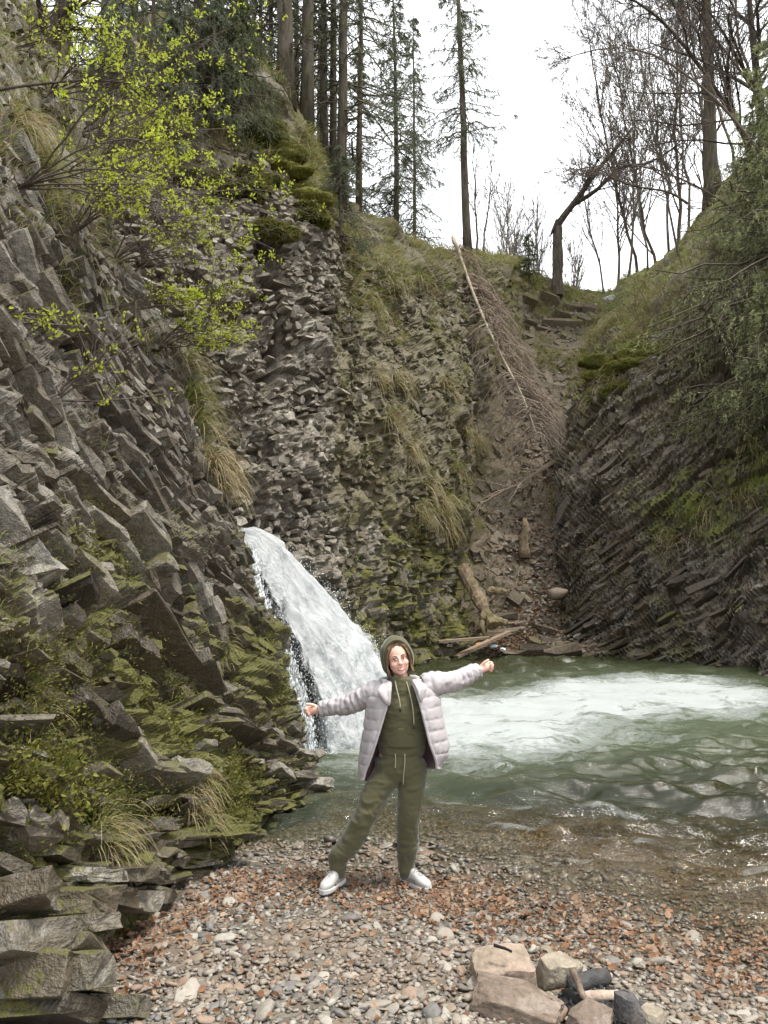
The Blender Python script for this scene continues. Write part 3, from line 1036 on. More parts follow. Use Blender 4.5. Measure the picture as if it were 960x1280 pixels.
# --- the dark cliff on the right
rows = [
    [('w', 4.55, 20.4, -1.5), ('w', 5.4, 19.8, -1.5), ('w', 6.6, 18.6, -1.5), ('w', 7.4, 17.4, -1.5), ('w', 8.0, 16.2, -1.5), ('w', 8.6, 13.5, -1.5), ('w', 8.8, 9, -1.5), ('w', 9, 3, -1.5)],
    [('w', 4.6, 20.5, -.1), ('w', 5.45, 19.9, -.1), ('w', 6.65, 18.7, -.1), ('w', 7.5, 17.5, -.1), ('w', 8.1, 16.3, -.1), ('w', 8.7, 13.6, -.1), ('w', 8.9, 9, -.1), ('w', 9.2, 3, -.1)],
    [(698, 735, 21.2), (760, 722, 20.4), (830, 718, 19.4), (900, 715, 18.4), (965, 712, 17.5), ('w', 9.2, 14.2, 2), ('w', 9.5, 9.5, 2), ('w', 9.8, 3, 2)],
    [(692, 640, 22.4), (752, 615, 21.3), (830, 600, 20.3), (900, 592, 19.4), (975, 585, 18.6), ('w', 10, 15, 4.4), ('w', 10.3, 10, 4.4), ('w', 10.6, 3, 4.4)],
    [(708, 545, 24), (760, 495, 22.4), (830, 482, 21.3), (905, 472, 20.5), (985, 455, 19.8), ('w', 10.9, 16.2, 7), ('w', 11.2, 10.5, 7), ('w', 11.5, 3, 7)],
    [(732, 470, 26.5), (778, 432, 24.2), (838, 405, 22.9), (912, 375, 22.2), (990, 345, 21.6), ('w', 12, 17.6, 9.4), ('w', 12.3, 11, 9.4), ('w', 12.6, 3, 9.4)],
    [(748, 408, 30), (795, 372, 28), (855, 322, 26.4), (925, 272, 25.4), (1005, 225, 25), ('w', 13.8, 20, 13), ('w', 14, 12, 13), ('w', 14.4, 3, 13)],
    [(780, 358, 36), (835, 335, 34.5), (885, 282, 33), (955, 205, 32), (1045, 140, 31), ('w', 17, 25, 18), ('w', 17, 14, 18), ('w', 17.5, 3, 18)],
    [('w', 17, 60, 17.6), ('w', 22, 60, 19), ('w', 26, 55, 21.5), ('w', 30, 52, 25), ('w', 34, 48, 28), ('w', 36, 40, 30), ('w', 38, 20, 30), ('w', 40, 3, 30)],
]
RIGHT = Surf(net_from(rows), .40, .5, 41)


def right_moss(c, r, P):
    X, Y, z = to_px(P)
    m = .26 * np.exp(-((r - 5.0) / .45) ** 2) * sstep(2.6, 1.6, c) + .18 * sstep(5.2, 6.2, r)
    m = m + .30 * np.exp(-((Y - (640 - (X - 850) * .45)) / 45) ** 2) * sstep(780, 840, X)
    return m - .03


right_cliff = cliff('rock_cliff', 'dark mossy shale cliff with slanting beds on the right bank of the pool', RIGHT, M['rock_right'], (300, 320), [
    dict(r=(.7, 5.3), c=(.1, 6), th=(.05, .13), len=(.2, .8), prot=.08, depth=.2, slope=lambda r: -.42, cc=2.4, skip=.88, ledge=.05, tilt=.07, wob=.15, thick=.15),
], rough=.20, nfreq=2.0, seed=9, moss_fn=right_moss, earth_fn=lambda c, r, P: .36 * sstep(1.6, 4.4, r) + .3 * sstep(4.6, 5.4, r) + .16, inset=.06, steps=((.4, 1.3, .14, 1), (.15, .5, .08, 2), (.07, .22, .04, 3)), steps_r=(-1, 6.0), dense=(.1, 5.2))

# far land so that the ground runs on to the horizon
g = Geo()
xs, ys = np.linspace(-500, 500, 40), np.concatenate([[-300, -100, -30, -8.0], [-7.9]])
X, Y = np.meshgrid(xs, ys)
g.add(np.stack([X, Y, .4 + .03 * np.maximum(-8 - Y, 0) + .6 * fbm(np.stack([X * .05, Y * .05, 0 * X], -1), 3, 4)], -1).reshape(-1, 3), None, grid_faces(len(xs), len(ys)))
X, Y = np.meshgrid(np.linspace(-700, 700, 60), np.linspace(48, 900, 40))
Zf = 14.5 + .004 * (Y - 48) + 1.5 * fbm(np.stack([X * .02, Y * .02, 0 * X], -1), 3, 8) - 2.5 * np.exp(-((Y - 48) / 12) ** 2)
g.add(np.stack([X, Y, Zf], -1).reshape(-1, 3), None, grid_faces(60, 40))
tag(g.build('ground', M['soil'], None, True), 'wooded ground stretching away beyond the gorge', 'ground', None, 'structure')

# ------------------------------------------------------------------ stones and leaves of the beach
def near_edge(y):
    return np.interp(y, [2.4, 3.5, 4.5, 5.4, 6.5, 7.8], [-1.7, -1.5, -1.4, -1.28, -1.08, -.66])


def rand_rot(n, rg, flat=.25):
    a = rg.uniform(0, 2 * math.pi, n)
    tx, ty = rg.normal(size=n) * flat, rg.normal(size=n) * flat
    Z = nrm(np.stack([tx, ty, np.ones(n)], 1))
    X0 = np.stack([np.cos(a), np.sin(a), np.zeros(n)], 1)
    X = nrm(X0 - Z * (X0 * Z).sum(1, keepdims=True))
    return np.stack([X, np.cross(Z, X), Z], 2)


FIRE = np.array([.98, 3.62])


def scatter_stones():
    rg = np.random.default_rng(21)
    n = 42000
    y = 2.7 + (9.6 - 2.7) * rg.random(n) ** 1.25
    x = rg.uniform(-1, 1, n) * (y * .56 + .2) + .1
    big = rg.random(n)
    s = .009 + .014 * rg.random(n) ** 1.5 + .02 * (big > .88) * rg.random(n) + .026 * (big > .992) * rg.random(n)
    s = s * (1 + .25 * fbm(np.stack([x * 1.1, y * 1.1, 0 * x], 1), 2, 77)) * np.where(y > 5.6, 1.25, 1)
    keep = (x > near_edge(y) + .02) & ((rg.random(n) < .8) | (s > .03))
    keep &= ~((np.hypot(x - .98, (y - 3.62)) < .16) & (s > .02))
    x, y, s = x[keep], y[keep], s[keep]
    n = len(x)
    Rm = rand_rot(n, rg, .28)
    H = np.stack([s * rg.uniform(.9, 1.5, n), s * rg.uniform(.65, 1.05, n), s * rg.uniform(.22, .5, n)], 1)
    Mx = Rm * H[:, None, :]
    z = zg(x, y) + H[:, 2] * rg.uniform(.1, .85, n) + .004
    C = np.stack([x, y, z], 1)
    tint = rg.random(n) * .999
    X, Y, zc = to_px(C)
    vis = (X > 2) & (X < 958) & (Y > 2) & (Y < 1278) & (z > WL - .06)
    sc_ = np.where(vis, s / zc, -1)
    top = np.argsort(-sc_)[:300]
    pid = rg.integers(0, len(PEBBLE), n)
    for i in top:
        piece('stone', shared_mesh('river_stone/%d' % pid[i], PEBBLE[pid[i]], M['pebble'], True), Mx[i], C[i], beach)
    rest = np.setdiff1d(np.arange(n), top)
    g = Geo()
    sm = s[rest] / y[rest] < .0075
    a, b = rest[sm], rest[~sm]
    stamp(g, PEBBLE_S, pid[a], Mx[a], C[a], tint[a])
    stamp(g, PEBBLE_S, pid[b], Mx[b], C[b], tint[b])
    tag(g.build('shingle', M['pebble'], beach, True), kind='stuff')
    print('stones', n, 'tris', sum(len(f) for f in g.F3))


scatter_stones()


def leaf_band(x, y):
    """how thickly the fallen leaves lie: a drift along the strand line and patches by the fire"""
    X, Y, _ = to_px(np.stack([x, y, zg(x, y)], 1))
    c = np.interp(X, [140, 300, 420, 560, 700, 820, 960], [1200, 1110, 1105, 1125, 1165, 1185, 1210])
    d = .95 * np.exp(-((Y - c) / np.interp(X, [200, 420, 960], [42, 30, 30])) ** 2)
    d = d + .4 * np.exp(-(((X - 770) / 150) ** 2 + ((Y - 1180) / 32) ** 2)) + .35 * np.exp(-(((X - 940) / 60) ** 2 + ((Y - 1230) / 60) ** 2))
    d = d * np.clip(1 + 1.3 * fbm(np.stack([x * 2.2, y * 2.2, 0 * x], 1), 3, 55), .1, 2) + .07
    return d * sstep(5.75, 5.35, y - .25 * np.minimum(x, 0) + .12 * np.maximum(x, 0))


def scatter_leaves():
    rg = np.random.default_rng(33)
    n = 26000
    y = 2.8 + 3.3 * rg.random(n)
    x = rg.uniform(-1, 1, n) * (y * .56 + .1)
    k = (rg.random(n) < leaf_band(x, y) * .55) & (x > near_edge(y) + .05)
    x, y = x[k], y[k]
    n = len(x)
    L = rg.uniform(.016, .042, n) * (1 + .5 * (rg.random(n) > .9))
    z = zg(x, y) + .022 + rg.random(n) * .016
    P = np.stack([x, y, z], 1)
    X, Y, zc = to_px(P)
    vis = (X > 4) & (X < 956) & (Y < 1276)
    top = np.argsort(-np.where(vis, L / zc, -1))[:300]

    def leafmesh(g, P, L, rg2):
        m = len(P)
        th = rg2.uniform(0, 2 * math.pi, m)
        d = np.stack([np.cos(th), np.sin(th), rg2.normal(size=m) * .35], 1)
        nz = nrm(np.stack([rg2.normal(size=m) * .45, rg2.normal(size=m) * .45 - .2, np.ones(m)], 1))
        d = nrm(d)
        s = nrm(np.cross(d, nz))
        u = np.cross(s, d)
        W = L * rg2.uniform(.45, .75, m)
        cu = rg2.uniform(-.12, .35, m)
        pts = []
        for fx, fy, fu in ((0, 0, 0), (.25, .42, .6), (.62, .46, 1), (1, 0, .3), (.62, -.46, 1), (.25, -.42, .6), (.3, 0, -.1), (.65, 0, -.1)):
            pts.append(P + d * (L * (fx - .5))[:, None] + s * (W * fy)[:, None] + u * (L * cu * fu)[:, None])
        V = np.stack(pts, 1).reshape(-1, 3)
        f = np.array([[0, 6, 1], [1, 6, 7], [1, 7, 2], [2, 7, 3], [3, 7, 4], [4, 7, 5], [5, 7, 6], [5, 6, 0]])
        F = (f[None] + (np.arange(m) * 8)[:, None, None]).reshape(-1, 3)
        g.add(V, F, tint=np.repeat(rg2.random(m) * .999, 8))

    for i in top:
        g = Geo()
        leafmesh(g, np.zeros((1, 3)), L[i:i + 1], rg)
        o = g.build('fallen_leaf', M['dry_leaf'], beach)
        o.location = P[i]
    rest = np.setdiff1d(np.arange(n), top)
    g = Geo()
    leafmesh(g, P[rest], L[rest], rg)
    tag(g.build('leaf_litter', M['dry_leaf'], beach), kind='stuff')
    # leaf mould in the gully
    n = 5000
    c, r = rg.uniform(.3, 2.6, n), .9 + 3.4 * rg.random(n) ** 1.6
    k = rg.random(n) < np.exp(-((c - 1.45) / .7) ** 2)
    P, N = GUL.ev(c[k], r[k])
    g = Geo()
    leafmesh(g, P + N * .07 + rg.normal(size=P.shape) * .05, rg.uniform(.07, .13, len(P)), rg)
    tag(g.build('leaf_litter', M['dry_leaf'], gully), kind='stuff')
    # scree stones in the gully
    n = 2600
    c, r = rg.uniform(.3, 2.6, n), .9 + 5.6 * rg.random(n)
    k = rg.random(n) < np.exp(-((c - 1.5) / .6) ** 2)
    P, N = GUL.ev(c[k], r[k])
    n = len(P)
    s = rg.uniform(.03, .09, n) * (1 + (rg.random(n) > .95))
    g = Geo()
    Mx = rand_rot(n, rg, .6) * np.stack([s, s * .8, s * .5], 1)[:, None, :]
    stamp(g, PEBBLE_S, rg.integers(0, 24, n), Mx, P + N * .05, rg.random(n) * .99)
    tag(g.build('scree', M['pebble'], gully, False), kind='stuff')


scatter_leaves()


# ------------------------------------------------------------------ fire place
def fire_rock(px, py, d, size, seed, label, cols, rot=0., tilt=(0, 0)):
    """one big angular stone: hull with chipped faces and fine relief"""
    rg = random.Random(seed)
    V, F = rock_proto(seed, 11, .56, .9)
    bm = bmesh.new()
    vs = [bm.verts.new(v) for v in V]
    for f in F:
        bm.faces.new([vs[i] for i in f])
    bmesh.ops.dissolve_limit(bm, angle_limit=.02, verts=bm.verts, edges=bm.edges)
    bmesh.ops.bevel(bm, geom=bm.edges[:], offset=.035, segments=1, profile=.6, affect='EDGES')
    bmesh.ops.triangulate(bm, faces=bm.faces)
    bmesh.ops.subdivide_edges(bm, edges=[e for e in bm.edges if e.calc_length() > .22], cuts=5, use_grid_fill=True)
    bmesh.ops.triangulate(bm, faces=bm.faces)
    for v in bm.verts:
        p = np.array(v.co[:])
        v.co += Vector(p).normalized() * float(.07 * fbm(p[None] * 2.2, 3, seed)[0] + .05 * fbm(p[None] * 6, 4, seed + 5)[0])
    for v in bm.verts:
        v.co = Vector((v.co.x * size[0], v.co.y * size[1], v.co.z * size[2]))
    Rm = Matrix.Rotation(rot, 3, 'Z') @ Matrix.Rotation(tilt[0], 3, 'X') @ Matrix.Rotation(tilt[1], 3, 'Y')
    for v in bm.verts:
        v.co = Rm @ v.co
    me = bpy.data.meshes.new('fire_stone')
    bm.to_mesh(me)
    bm.free()
    me.materials.append(M[cols])
    o = bpy.data.objects.new('fire_stone', me)
    COL.objects.link(o)
    c = at(px, py, d)
    o.location = (c[0], c[1], zg1(c[0], c[1]) + size[2] * .78)
    return tag(o, label, 'rock', 'stones set round the fire place')


def stone_mat(name, a, b, c, rough=.8):
    t = NT(name)
    p = t.pos(obj=True)
    n = t.noise(p, 7, 6, .62)
    n2 = t.noise(p, 40, 5, .65)
    col = t.ramp(n, [(.3, a), (.5, b), (.68, c)])
    col = t.mix(.55, col, t.ramp(n2, [(.25, .35), (.5, .95), (.8, 1.45)]), 'MULTIPLY')
    soot = t.ramp(t.noise(p, 4.5, 4), [(.6, 0.), (.72, .6)])
    col = t.mix(soot, col, (.10, .07, .055))
    return t.done(t.bsdf(col, rough, t.bump(t.math('ADD', n2, n), .7, .012), .25))


M['stone_tan'] = stone_mat('tan fire stone', (.17, .135, .10), (.27, .215, .165), (.34, .25, .20))
M['stone_brown'] = stone_mat('brown fire stone', (.10, .078, .06), (.17, .13, .10), (.27, .23, .19))
M['stone_grey'] = stone_mat('grey fire stone', (.18, .15, .11), (.27, .235, .18), (.34, .30, .24))
M['stone_dark'] = stone_mat('dark fire stone', (.04, .04, .045), (.09, .085, .085), (.17, .15, .13))
M['char'] = simple_mat('charcoal', [(.25, (.008, .008, .008)), (.55, (.022, .021, .021)), (.8, (.07, .068, .066))], .75, 22, .9, .02, .3)
M['ash'] = simple_mat('ash and embers', [(.25, (.02, .019, .018)), (.5, (.07, .066, .062)), (.8, (.2, .19, .18))], .95, 25, .9, .02, .1)
M['birch'] = bark_mat('birch bark', (.5, .43, .36), (.30, .22, .16), 10, (1, 1, 1))
M['stick'] = bark_mat('scorched stick', (.08, .06, .05), (.26, .2, .15), 12, (1, 1, 1))

fire_rock(630, 1216, 3.82, (.150, .11, .080), 11, 'large tan stone at the back left of the fire place', 'stone_tan', .15, (.1, -.05))
fire_rock(645, 1250, 3.5, (.19, .09, .066), 14, 'long brown stone in front of the tan stone at the fire place', 'stone_brown', -.22, (-.12, .06))
fire_rock(696, 1212, 3.86, (.095, .085, .075), 17, 'rounded pale grey stone at the back of the fire place', 'stone_grey', .5, (.15, .15))
fire_rock(738, 1277, 3.42, (.105, .06, .055), 19, 'grey brown slab at the front of the fire place leaning on edge', 'stone_brown', .35, (.3, -.35))
fire_rock(786, 1262, 3.48, (.05, .06, .075), 23, 'small blackish block standing right of the birch log', 'stone_dark', .2, (0, .1))
fire_rock(812, 1258, 3.5, (.055, .05, .045), 29, 'small buff stone beside the blackish block', 'stone_grey', .7)


def log(px0, py0, d0, px1, py1, d1, r0, r1, mat, name, label, cat, lift=.03, lift1=None, sides=10, grp=None, bend=.01, seed=1):
    a, b = at(px0, py0, d0), at(px1, py1, d1)
    a[2] = zg1(a[0], a[1]) + lift
    b[2] = zg1(b[0], b[1]) + (lift if lift1 is None else lift1)
    t = np.linspace(0, 1, 9)[:, None]
    P = a + (b - a) * t
    P = P + bend * np.stack([fbm(np.stack([t[:, 0] * 2.5, 0 * t[:, 0] + seed, 0 * t[:, 0] + k], 1), 2, seed) for k in range(3)], 1)
    rr = r0 + (r1 - r0) * t[:, 0]
    rr = rr * (1 + .12 * fbm(np.stack([t[:, 0] * 6, 0 * t[:, 0], 0 * t[:, 0]], 1), 2, seed + 3))
    g = Geo()
    tubes(g, P, rr, sides)
    o = g.build(name, mat, None, True, origin=a)
    return tag(o, label, cat, grp)


log(728, 1249, 3.62, 774, 1243, 3.66, .026, .024, M['birch'], 'log', 'short pale birch log lying across the fire place', 'log', .06, .07, 12, bend=.006)
log(738, 1262, 3.5, 714, 1215, 3.66, .013, .018, M['stick'], 'stick', 'half burnt stick leaning over the charcoal', 'stick', .07, .15, 8, bend=.02, seed=4)
log(716, 1232, 3.75, 756, 1222, 3.86, .045, .040, M['char'], 'charred_log', 'thick charred log at the back of the fire place', 'log', .06, .07, 12, bend=.02, seed=6)
log(704, 1240, 3.68, 722, 1252, 3.56, .026, .022, M['char'], 'charred_log', 'short charred log end between the brown stone and the stick', 'log', .05, .04, 10, bend=.02, seed=8)
log(618, 1201, 3.78, 640, 1206, 3.74, .008, .006, M['char'], 'charred_stick', 'small charred stick lying on top of the large tan stone', 'stick', .185, .18, 7, bend=.006, seed=9)
log(756, 1232, 3.8, 790, 1240, 3.72, .03, .02, M['char'], 'charred_log', 'burnt log end right of the thick charred log', 'log', .04, .03, 10, bend=.02, seed=12)
_g = Geo()
_rg = np.random.default_rng(5)
_n = 420
_a, _q = _rg.uniform(0, 6.28, _n), np.sqrt(_rg.random(_n)) * .2
_x, _y = .98 + np.cos(_a) * _q, 3.6 + np.sin(_a) * _q * .8
_s = _rg.uniform(.006, .02, _n)
stamp(_g, PROTO, _rg.integers(0, 40, _n), rand_rot(_n, _rg, .6) * np.stack([_s, _s * .7, _s * .5], 1)[:, None, :], np.stack([_x, _y, zg(_x, _y) + .03 + _rg.random(_n) * .02], 1), _rg.random(_n))
tag(_g.build('charcoal', M['char'], None), 'black charcoal and ash between the fire stones', 'charcoal', None, 'stuff')

# ------------------------------------------------------------------ pool and waterfall
def foam_mask(x, y):
    """where the plunging water churns white"""
    P = np.stack([x * .55, y * .4, 0 * x], -1)
    w = .9 * fbm(P, 3, 61)
    a, b = np.array([-.3, 10.6]), np.array([5.4, 14.2])
    d = b - a
    t = np.clip(((x - a[0]) * d[0] + (y - a[1]) * d[1]) / (d @ d), 0, 1)
    q = np.hypot(x - a[0] - t * d[0], (y - a[1] - t * d[1]) * .8)
    f = sstep(3.0, .3, q + w)
    return f


def foam_dist(x, y):
    a, b = np.array([-.3, 10.4]), np.array([5.4, 13.8])
    d = b - a
    t = np.clip(((x - a[0]) * d[0] + (y - a[1]) * d[1]) / (d @ d), 0, 1)
    return np.hypot(x - a[0] - t * d[0], (y - a[1] - t * d[1]) * .8) + .8 * fbm(np.stack([x * .8, y * .6, 0 * x], -1), 3, 67)


def pool():
    xs = np.concatenate([np.linspace(-3.5, -1.2, 16)[:-1], np.linspace(-1.2, 4.5, 210), np.linspace(4.5, 9.5, 70)[1:]])
    ys = np.concatenate([np.linspace(4.2, 10, 200), np.linspace(10, 21.2, 120)[1:]])
    X, Y = np.meshgrid(xs, ys)
    f = foam_mask(X, Y)
    dep = WL - zg(X, Y)
    shal = sstep(0, .5, dep)
    q = lambda sx, sy, s, o=3: fbm(np.stack([X * sx + .35 * fbm(np.stack([X * .6, Y * .6, 0 * X], -1), 2, s + 5), Y * sy + .25 * X, 0 * X], -1), o, s)
    sw = 1 - np.abs(q(.55, 1.5, 71, 2)) * 2
    h = .045 * sw + .12 * q(1.6, 4.0, 72, 2) + .06 * q(3.6, 9, 73, 3)
    rdg = (1 - np.abs(q(1.3, 3.6, 76, 2)) * 3.2).clip(-.5, 1) ** 2 * .030
    h = (h + rdg) * (.75 + .25 * shal) * sstep(-.01, .10, dep)
    h = h * (1 - .45 * f) + f * (.035 * np.abs(fbm(np.stack([X * 2.2, Y * 2.2, 0 * X], -1), 4, 74)) + .02)
    # two low standing waves over the shallows on the right
    for (x0, y0, x1, y1, a) in ((.55, 6.6, 2.2, 6.25, .05), (.25, 6.05, 2.0, 5.65, .045), (1.5, 6.2, 3.2, 5.3, .05), (.2, 7.3, 2.4, 7.0, .035), (2.0, 6.9, 4.2, 6.3, .04), (1.9, 8.0, 4.6, 7.4, .03)):
        t = (X - x0) / (x1 - x0)
        yl = y0 + t * (y1 - y0) + .10 * fbm(np.stack([X * 1.5, 0 * X, 0 * X], -1), 2, int(y0 * 10))
        cr_ = np.exp(-((Y - yl) / .10) ** 2) * sstep(-.1, .25, t) * sstep(1.15, .75, t)
        h = h + a * cr_ * (1 + .7 * q(5, 5, 75))
        f = np.maximum(f, .42 * cr_ * np.clip(.6 + 1.2 * q(3, 7, 79), 0, 1))  # sky glint on the crests is painted as streaky white foam
    g = Geo()
    g.add(np.stack([X, Y, WL + h], -1).reshape(-1, 3), None, grid_faces(len(xs), len(ys)), foam=f.reshape(-1), air=sstep(4.3, .6, foam_dist(X, Y)).reshape(-1), depth=np.clip(dep, 0, 2).reshape(-1))
    o = g.build('water', M['water'], None, True)
    return tag(o, 'green brown pool churned white below the waterfall and clear over the shingle', 'pool', None, 'structure')


def water_mat():
    t = NT('stream water')
    p = t.pos()
    foam, dep = t.attr('foam'), t.attr('depth')
    bn = t.noise(t.pos((1, 2.2, 1)), 7, 5, .6, .4)
    bn2 = t.noise(t.pos((1, 1.8, 1)), 24, 3, .6)
    nb = t.bump(t.math('ADD', bn, t.math('MULTIPLY', bn2, .35)), .6, .034)
    fr = t.n('ShaderNodeFresnel', IOR=1.33, Normal=nb).outputs[0]
    gl = t.n('ShaderNodeBsdfGlossy', Color=(1, 1, 1), Roughness=.03, Normal=nb).outputs[0]
    # clear water tinted by the distance seen through it, cloudy green where deep
    cl = t.ramp(t.math('MULTIPLY', dep, .9, clamp=True), [(0, (.97, .95, .88)), (.3, (.62, .55, .32)), (1, (.16, .18, .08))])
    tr = t.n('ShaderNodeBsdfTransparent', Color=cl).outputs[0]
    body = t.n('ShaderNodeBsdfDiffuse', Color=(.034, .040, .017)).outputs[0]
    m1 = t.n('ShaderNodeMixShader', Fac=t.n('ShaderNodeMapRange', _0=dep, _1=.06, _2=.85, _3=.0, _4=.85).outputs[0])
    t.t.links.new(tr, m1.inputs[1]); t.t.links.new(body, m1.inputs[2])
    m2 = t.n('ShaderNodeMixShader', Fac=fr)
    t.t.links.new(m1.outputs[0], m2.inputs[1]); t.t.links.new(gl, m2.inputs[2])
    # foam: churned streaks and bubbles
    pf = t.pos((.55, 1.0, 1))
    n1 = t.noise(pf, 2.2, 8, .68, 1.2)
    n2 = t.noise(t.pos((1, 1.6, 1)), 11, 6, .7, .6)
    rid = t.math('SUBTRACT', 1.0, t.math('MULTIPLY', t.math('ABSOLUTE', t.math('SUBTRACT', n1, .5)), 7.0), clamp=True)
    k = t.math('ADD', t.math('MULTIPLY', foam, .95), t.math('MULTIPLY', t.math('SUBTRACT', n1, .5), 1.5))
    k = t.math('ADD', k, t.math('MULTIPLY', t.math('SUBTRACT', n2, .5), .9))
    k = t.math('ADD', k, t.math('MULTIPLY', t.math('MULTIPLY', rid, foam), .35))
    fm = t.ramp(k, [(.30, 0.), (.75, .5), (1.2, 1.)])
    fd = t.bsdf((.35, .375, .372), .6, t.bump(t.math('ADD', n2, n1), .7, .03), .3)
    aer = t.n('ShaderNodeBsdfDiffuse', Color=(.092, .112, .075)).outputs[0]   # milky, air-filled water round the foam
    m0 = t.n('ShaderNodeMixShader', Fac=t.math('MULTIPLY', t.attr('air'), .62, clamp=True))
    t.t.links.new(m2.outputs[0], m0.inputs[1]); t.t.links.new(aer, m0.inputs[2])
    m3 = t.n('ShaderNodeMixShader', Fac=fm)
    t.t.links.new(m0.outputs[0], m3.inputs[1]); t.t.links.new(fd, m3.inputs[2])
    return t.done(m3.outputs[0])


def fall_mat():
    t = NT('falling white water')
    v = t.n('ShaderNodeCombineXYZ', X=t.attr('fu'), Y=t.attr('fv'), Z=0.0).outputs[0]
    mp = t.n('ShaderNodeMapping', Vector=v)
    mp.inputs['Scale'].default_value = (9, 1.6, 1)
    n = t.noise(mp.outputs[0], 1.6, 8, .68, .5)
    mp2 = t.n('ShaderNodeMapping', Vector=v)
    mp2.inputs['Scale'].default_value = (26, 9, 1)
    n2 = t.noise(mp2.outputs[0], 1.5, 6, .72, .4)
    s = t.math('ADD', t.math('MULTIPLY', n, .6), t.math('MULTIPLY', n2, .5))
    col = t.ramp(s, [(.36, (.50, .56, .58)), (.48, (.80, .84, .85)), (.62, (.93, .94, .95))])
    a = t.math('ADD', t.attr('body'), t.math('MULTIPLY', t.math('SUBTRACT', s, .55), 2.2))
    al = t.ramp(a, [(.12, 0.), (.42, 1.)])
    d = t.bsdf(col, .5, t.bump(s, 1.0, .12), .4)
    tl = t.n('ShaderNodeBsdfTranslucent', Color=(.85, .9, .92)).outputs[0]
    m1 = t.n('ShaderNodeMixShader', Fac=.3)
    t.t.links.new(d, m1.inputs[1]); t.t.links.new(tl, m1.inputs[2])
    tr = t.n('ShaderNodeBsdfTransparent').outputs[0]
    m2 = t.n('ShaderNodeMixShader', Fac=al)
    t.t.links.new(tr, m2.inputs[1]); t.t.links.new(m1.outputs[0], m2.inputs[2])
    return t.done(m2.outputs[0])


M['water'] = water_mat()
M['fall'] = fall_mat()
M['spray'] = NT('water drops')
M['spray'] = M['spray'].done(M['spray'].bsdf((.86, .9, .92), .25, None, .5))
water = pool()

# rock step that the water leaps from, black and wet, between the near and the back cliff
_stp = Surf(net_from([
    [('w', -4.2, 9.6, -1.4), ('w', -1.9, 9.3, -1.4), ('w', -1.05, 9.35, -1.4), ('w', -.75, 10.3, -1.4), ('w', -1.1, 12, -1.4)],
    [('w', -4.2, 9.6, .2), ('w', -1.9, 9.3, .2), ('w', -1.10, 9.35, .2), ('w', -.8, 10.3, .2), ('w', -1.1, 12.1, .2)],
    [('w', -4.2, 9.6, 1.3), ('w', -1.95, 9.35, 1.3), ('w', -1.28, 9.4, 1.25), ('w', -1.0, 10.3, 1.2), ('w', -1.2, 12.3, 1.3)],
    [('w', -4.3, 9.7, 2.2), ('w', -2.2, 9.5, 2.15), ('w', -1.72, 9.6, 2.1), ('w', -1.5, 10.3, 2.1), ('w', -1.6, 12.4, 2.2)],
    [('w', -4.5, 10.4, 2.4), ('w', -2.6, 10.3, 2.3), ('w', -2.1, 10.3, 2.28), ('w', -1.9, 10.7, 2.28), ('w', -2.2, 12.4, 2.4)],
    [('w', -6.5, 12.2, 2.6), ('w', -4, 12, 2.5), ('w', -3, 12, 2.45), ('w', -2.6, 12, 2.45), ('w', -2.6, 12.6, 2.5)],
]), .12, 1.2, 51)
cliff('rock_ledge', 'black wet rock step beside the waterfall', _stp, M['wet_rock'], (120, 140), [
    dict(r=(.8, 4.2), c=(.8, 3.6), th=(.08, .2), len=(.15, .4), prot=.03, depth=.12, slope=lambda r: .1, skip=.6, ledge=.05, tilt=.2)], rough=.08, nfreq=3, pieces=60, seed=13, inset=.03)


def fall_sheet(upper, lower, nu, nv, bulge, rough, seed, body, edge=.22):
    """sheet of falling water between two 3-D flow lines"""
    U, L = np.array([at(*q) for q in upper]), np.array([at(*q) for q in lower])
    tv = np.linspace(0, 1, nv)
    A = catmull(U, tv * (len(U) - 1))
    B = catmull(L, tv * (len(L) - 1))
    tu = np.linspace(0, 1, nu)
    P = A[:, None] * (1 - tu)[None, :, None] + B[:, None] * tu[None, :, None]
    n = nrm(np.cross(np.gradient(P, axis=1), np.gradient(P, axis=0)))
    cam_d_ = np.array([0, 0, CAMZ]) - P
    n = n * np.sign((n * cam_d_).sum(-1, keepdims=True))
    TU, TV = np.meshgrid(tu, tv)
    b = bulge * np.sin(np.pi * TU) * (.4 + .6 * TV)
    k = rough * (.35 + TV) * fbm(np.stack([TU * 9, TV * 5, 0 * TU], -1), 4, seed) + rough * .5 * fbm(np.stack([TU * 26, TV * 16, 0 * TU], -1), 3, seed + 3)
    P = P + n * (b + k)[..., None]
    # frayed edges
    e = np.minimum(TU, 1 - TU) / edge
    bd = np.clip(e, 0, 1) * body[0] + (1 - np.clip(e, 0, 1)) * body[1]
    g = Geo()
    wd = np.linalg.norm(A - B, axis=1).mean()
    ln = np.linalg.norm(np.diff(A, axis=0), axis=1).sum()
    g.add(P.reshape(-1, 3), None, grid_faces(nu, nv), fu=(TU * wd).reshape(-1), fv=(TV * ln).reshape(-1), body=bd.reshape(-1))
    return g, P


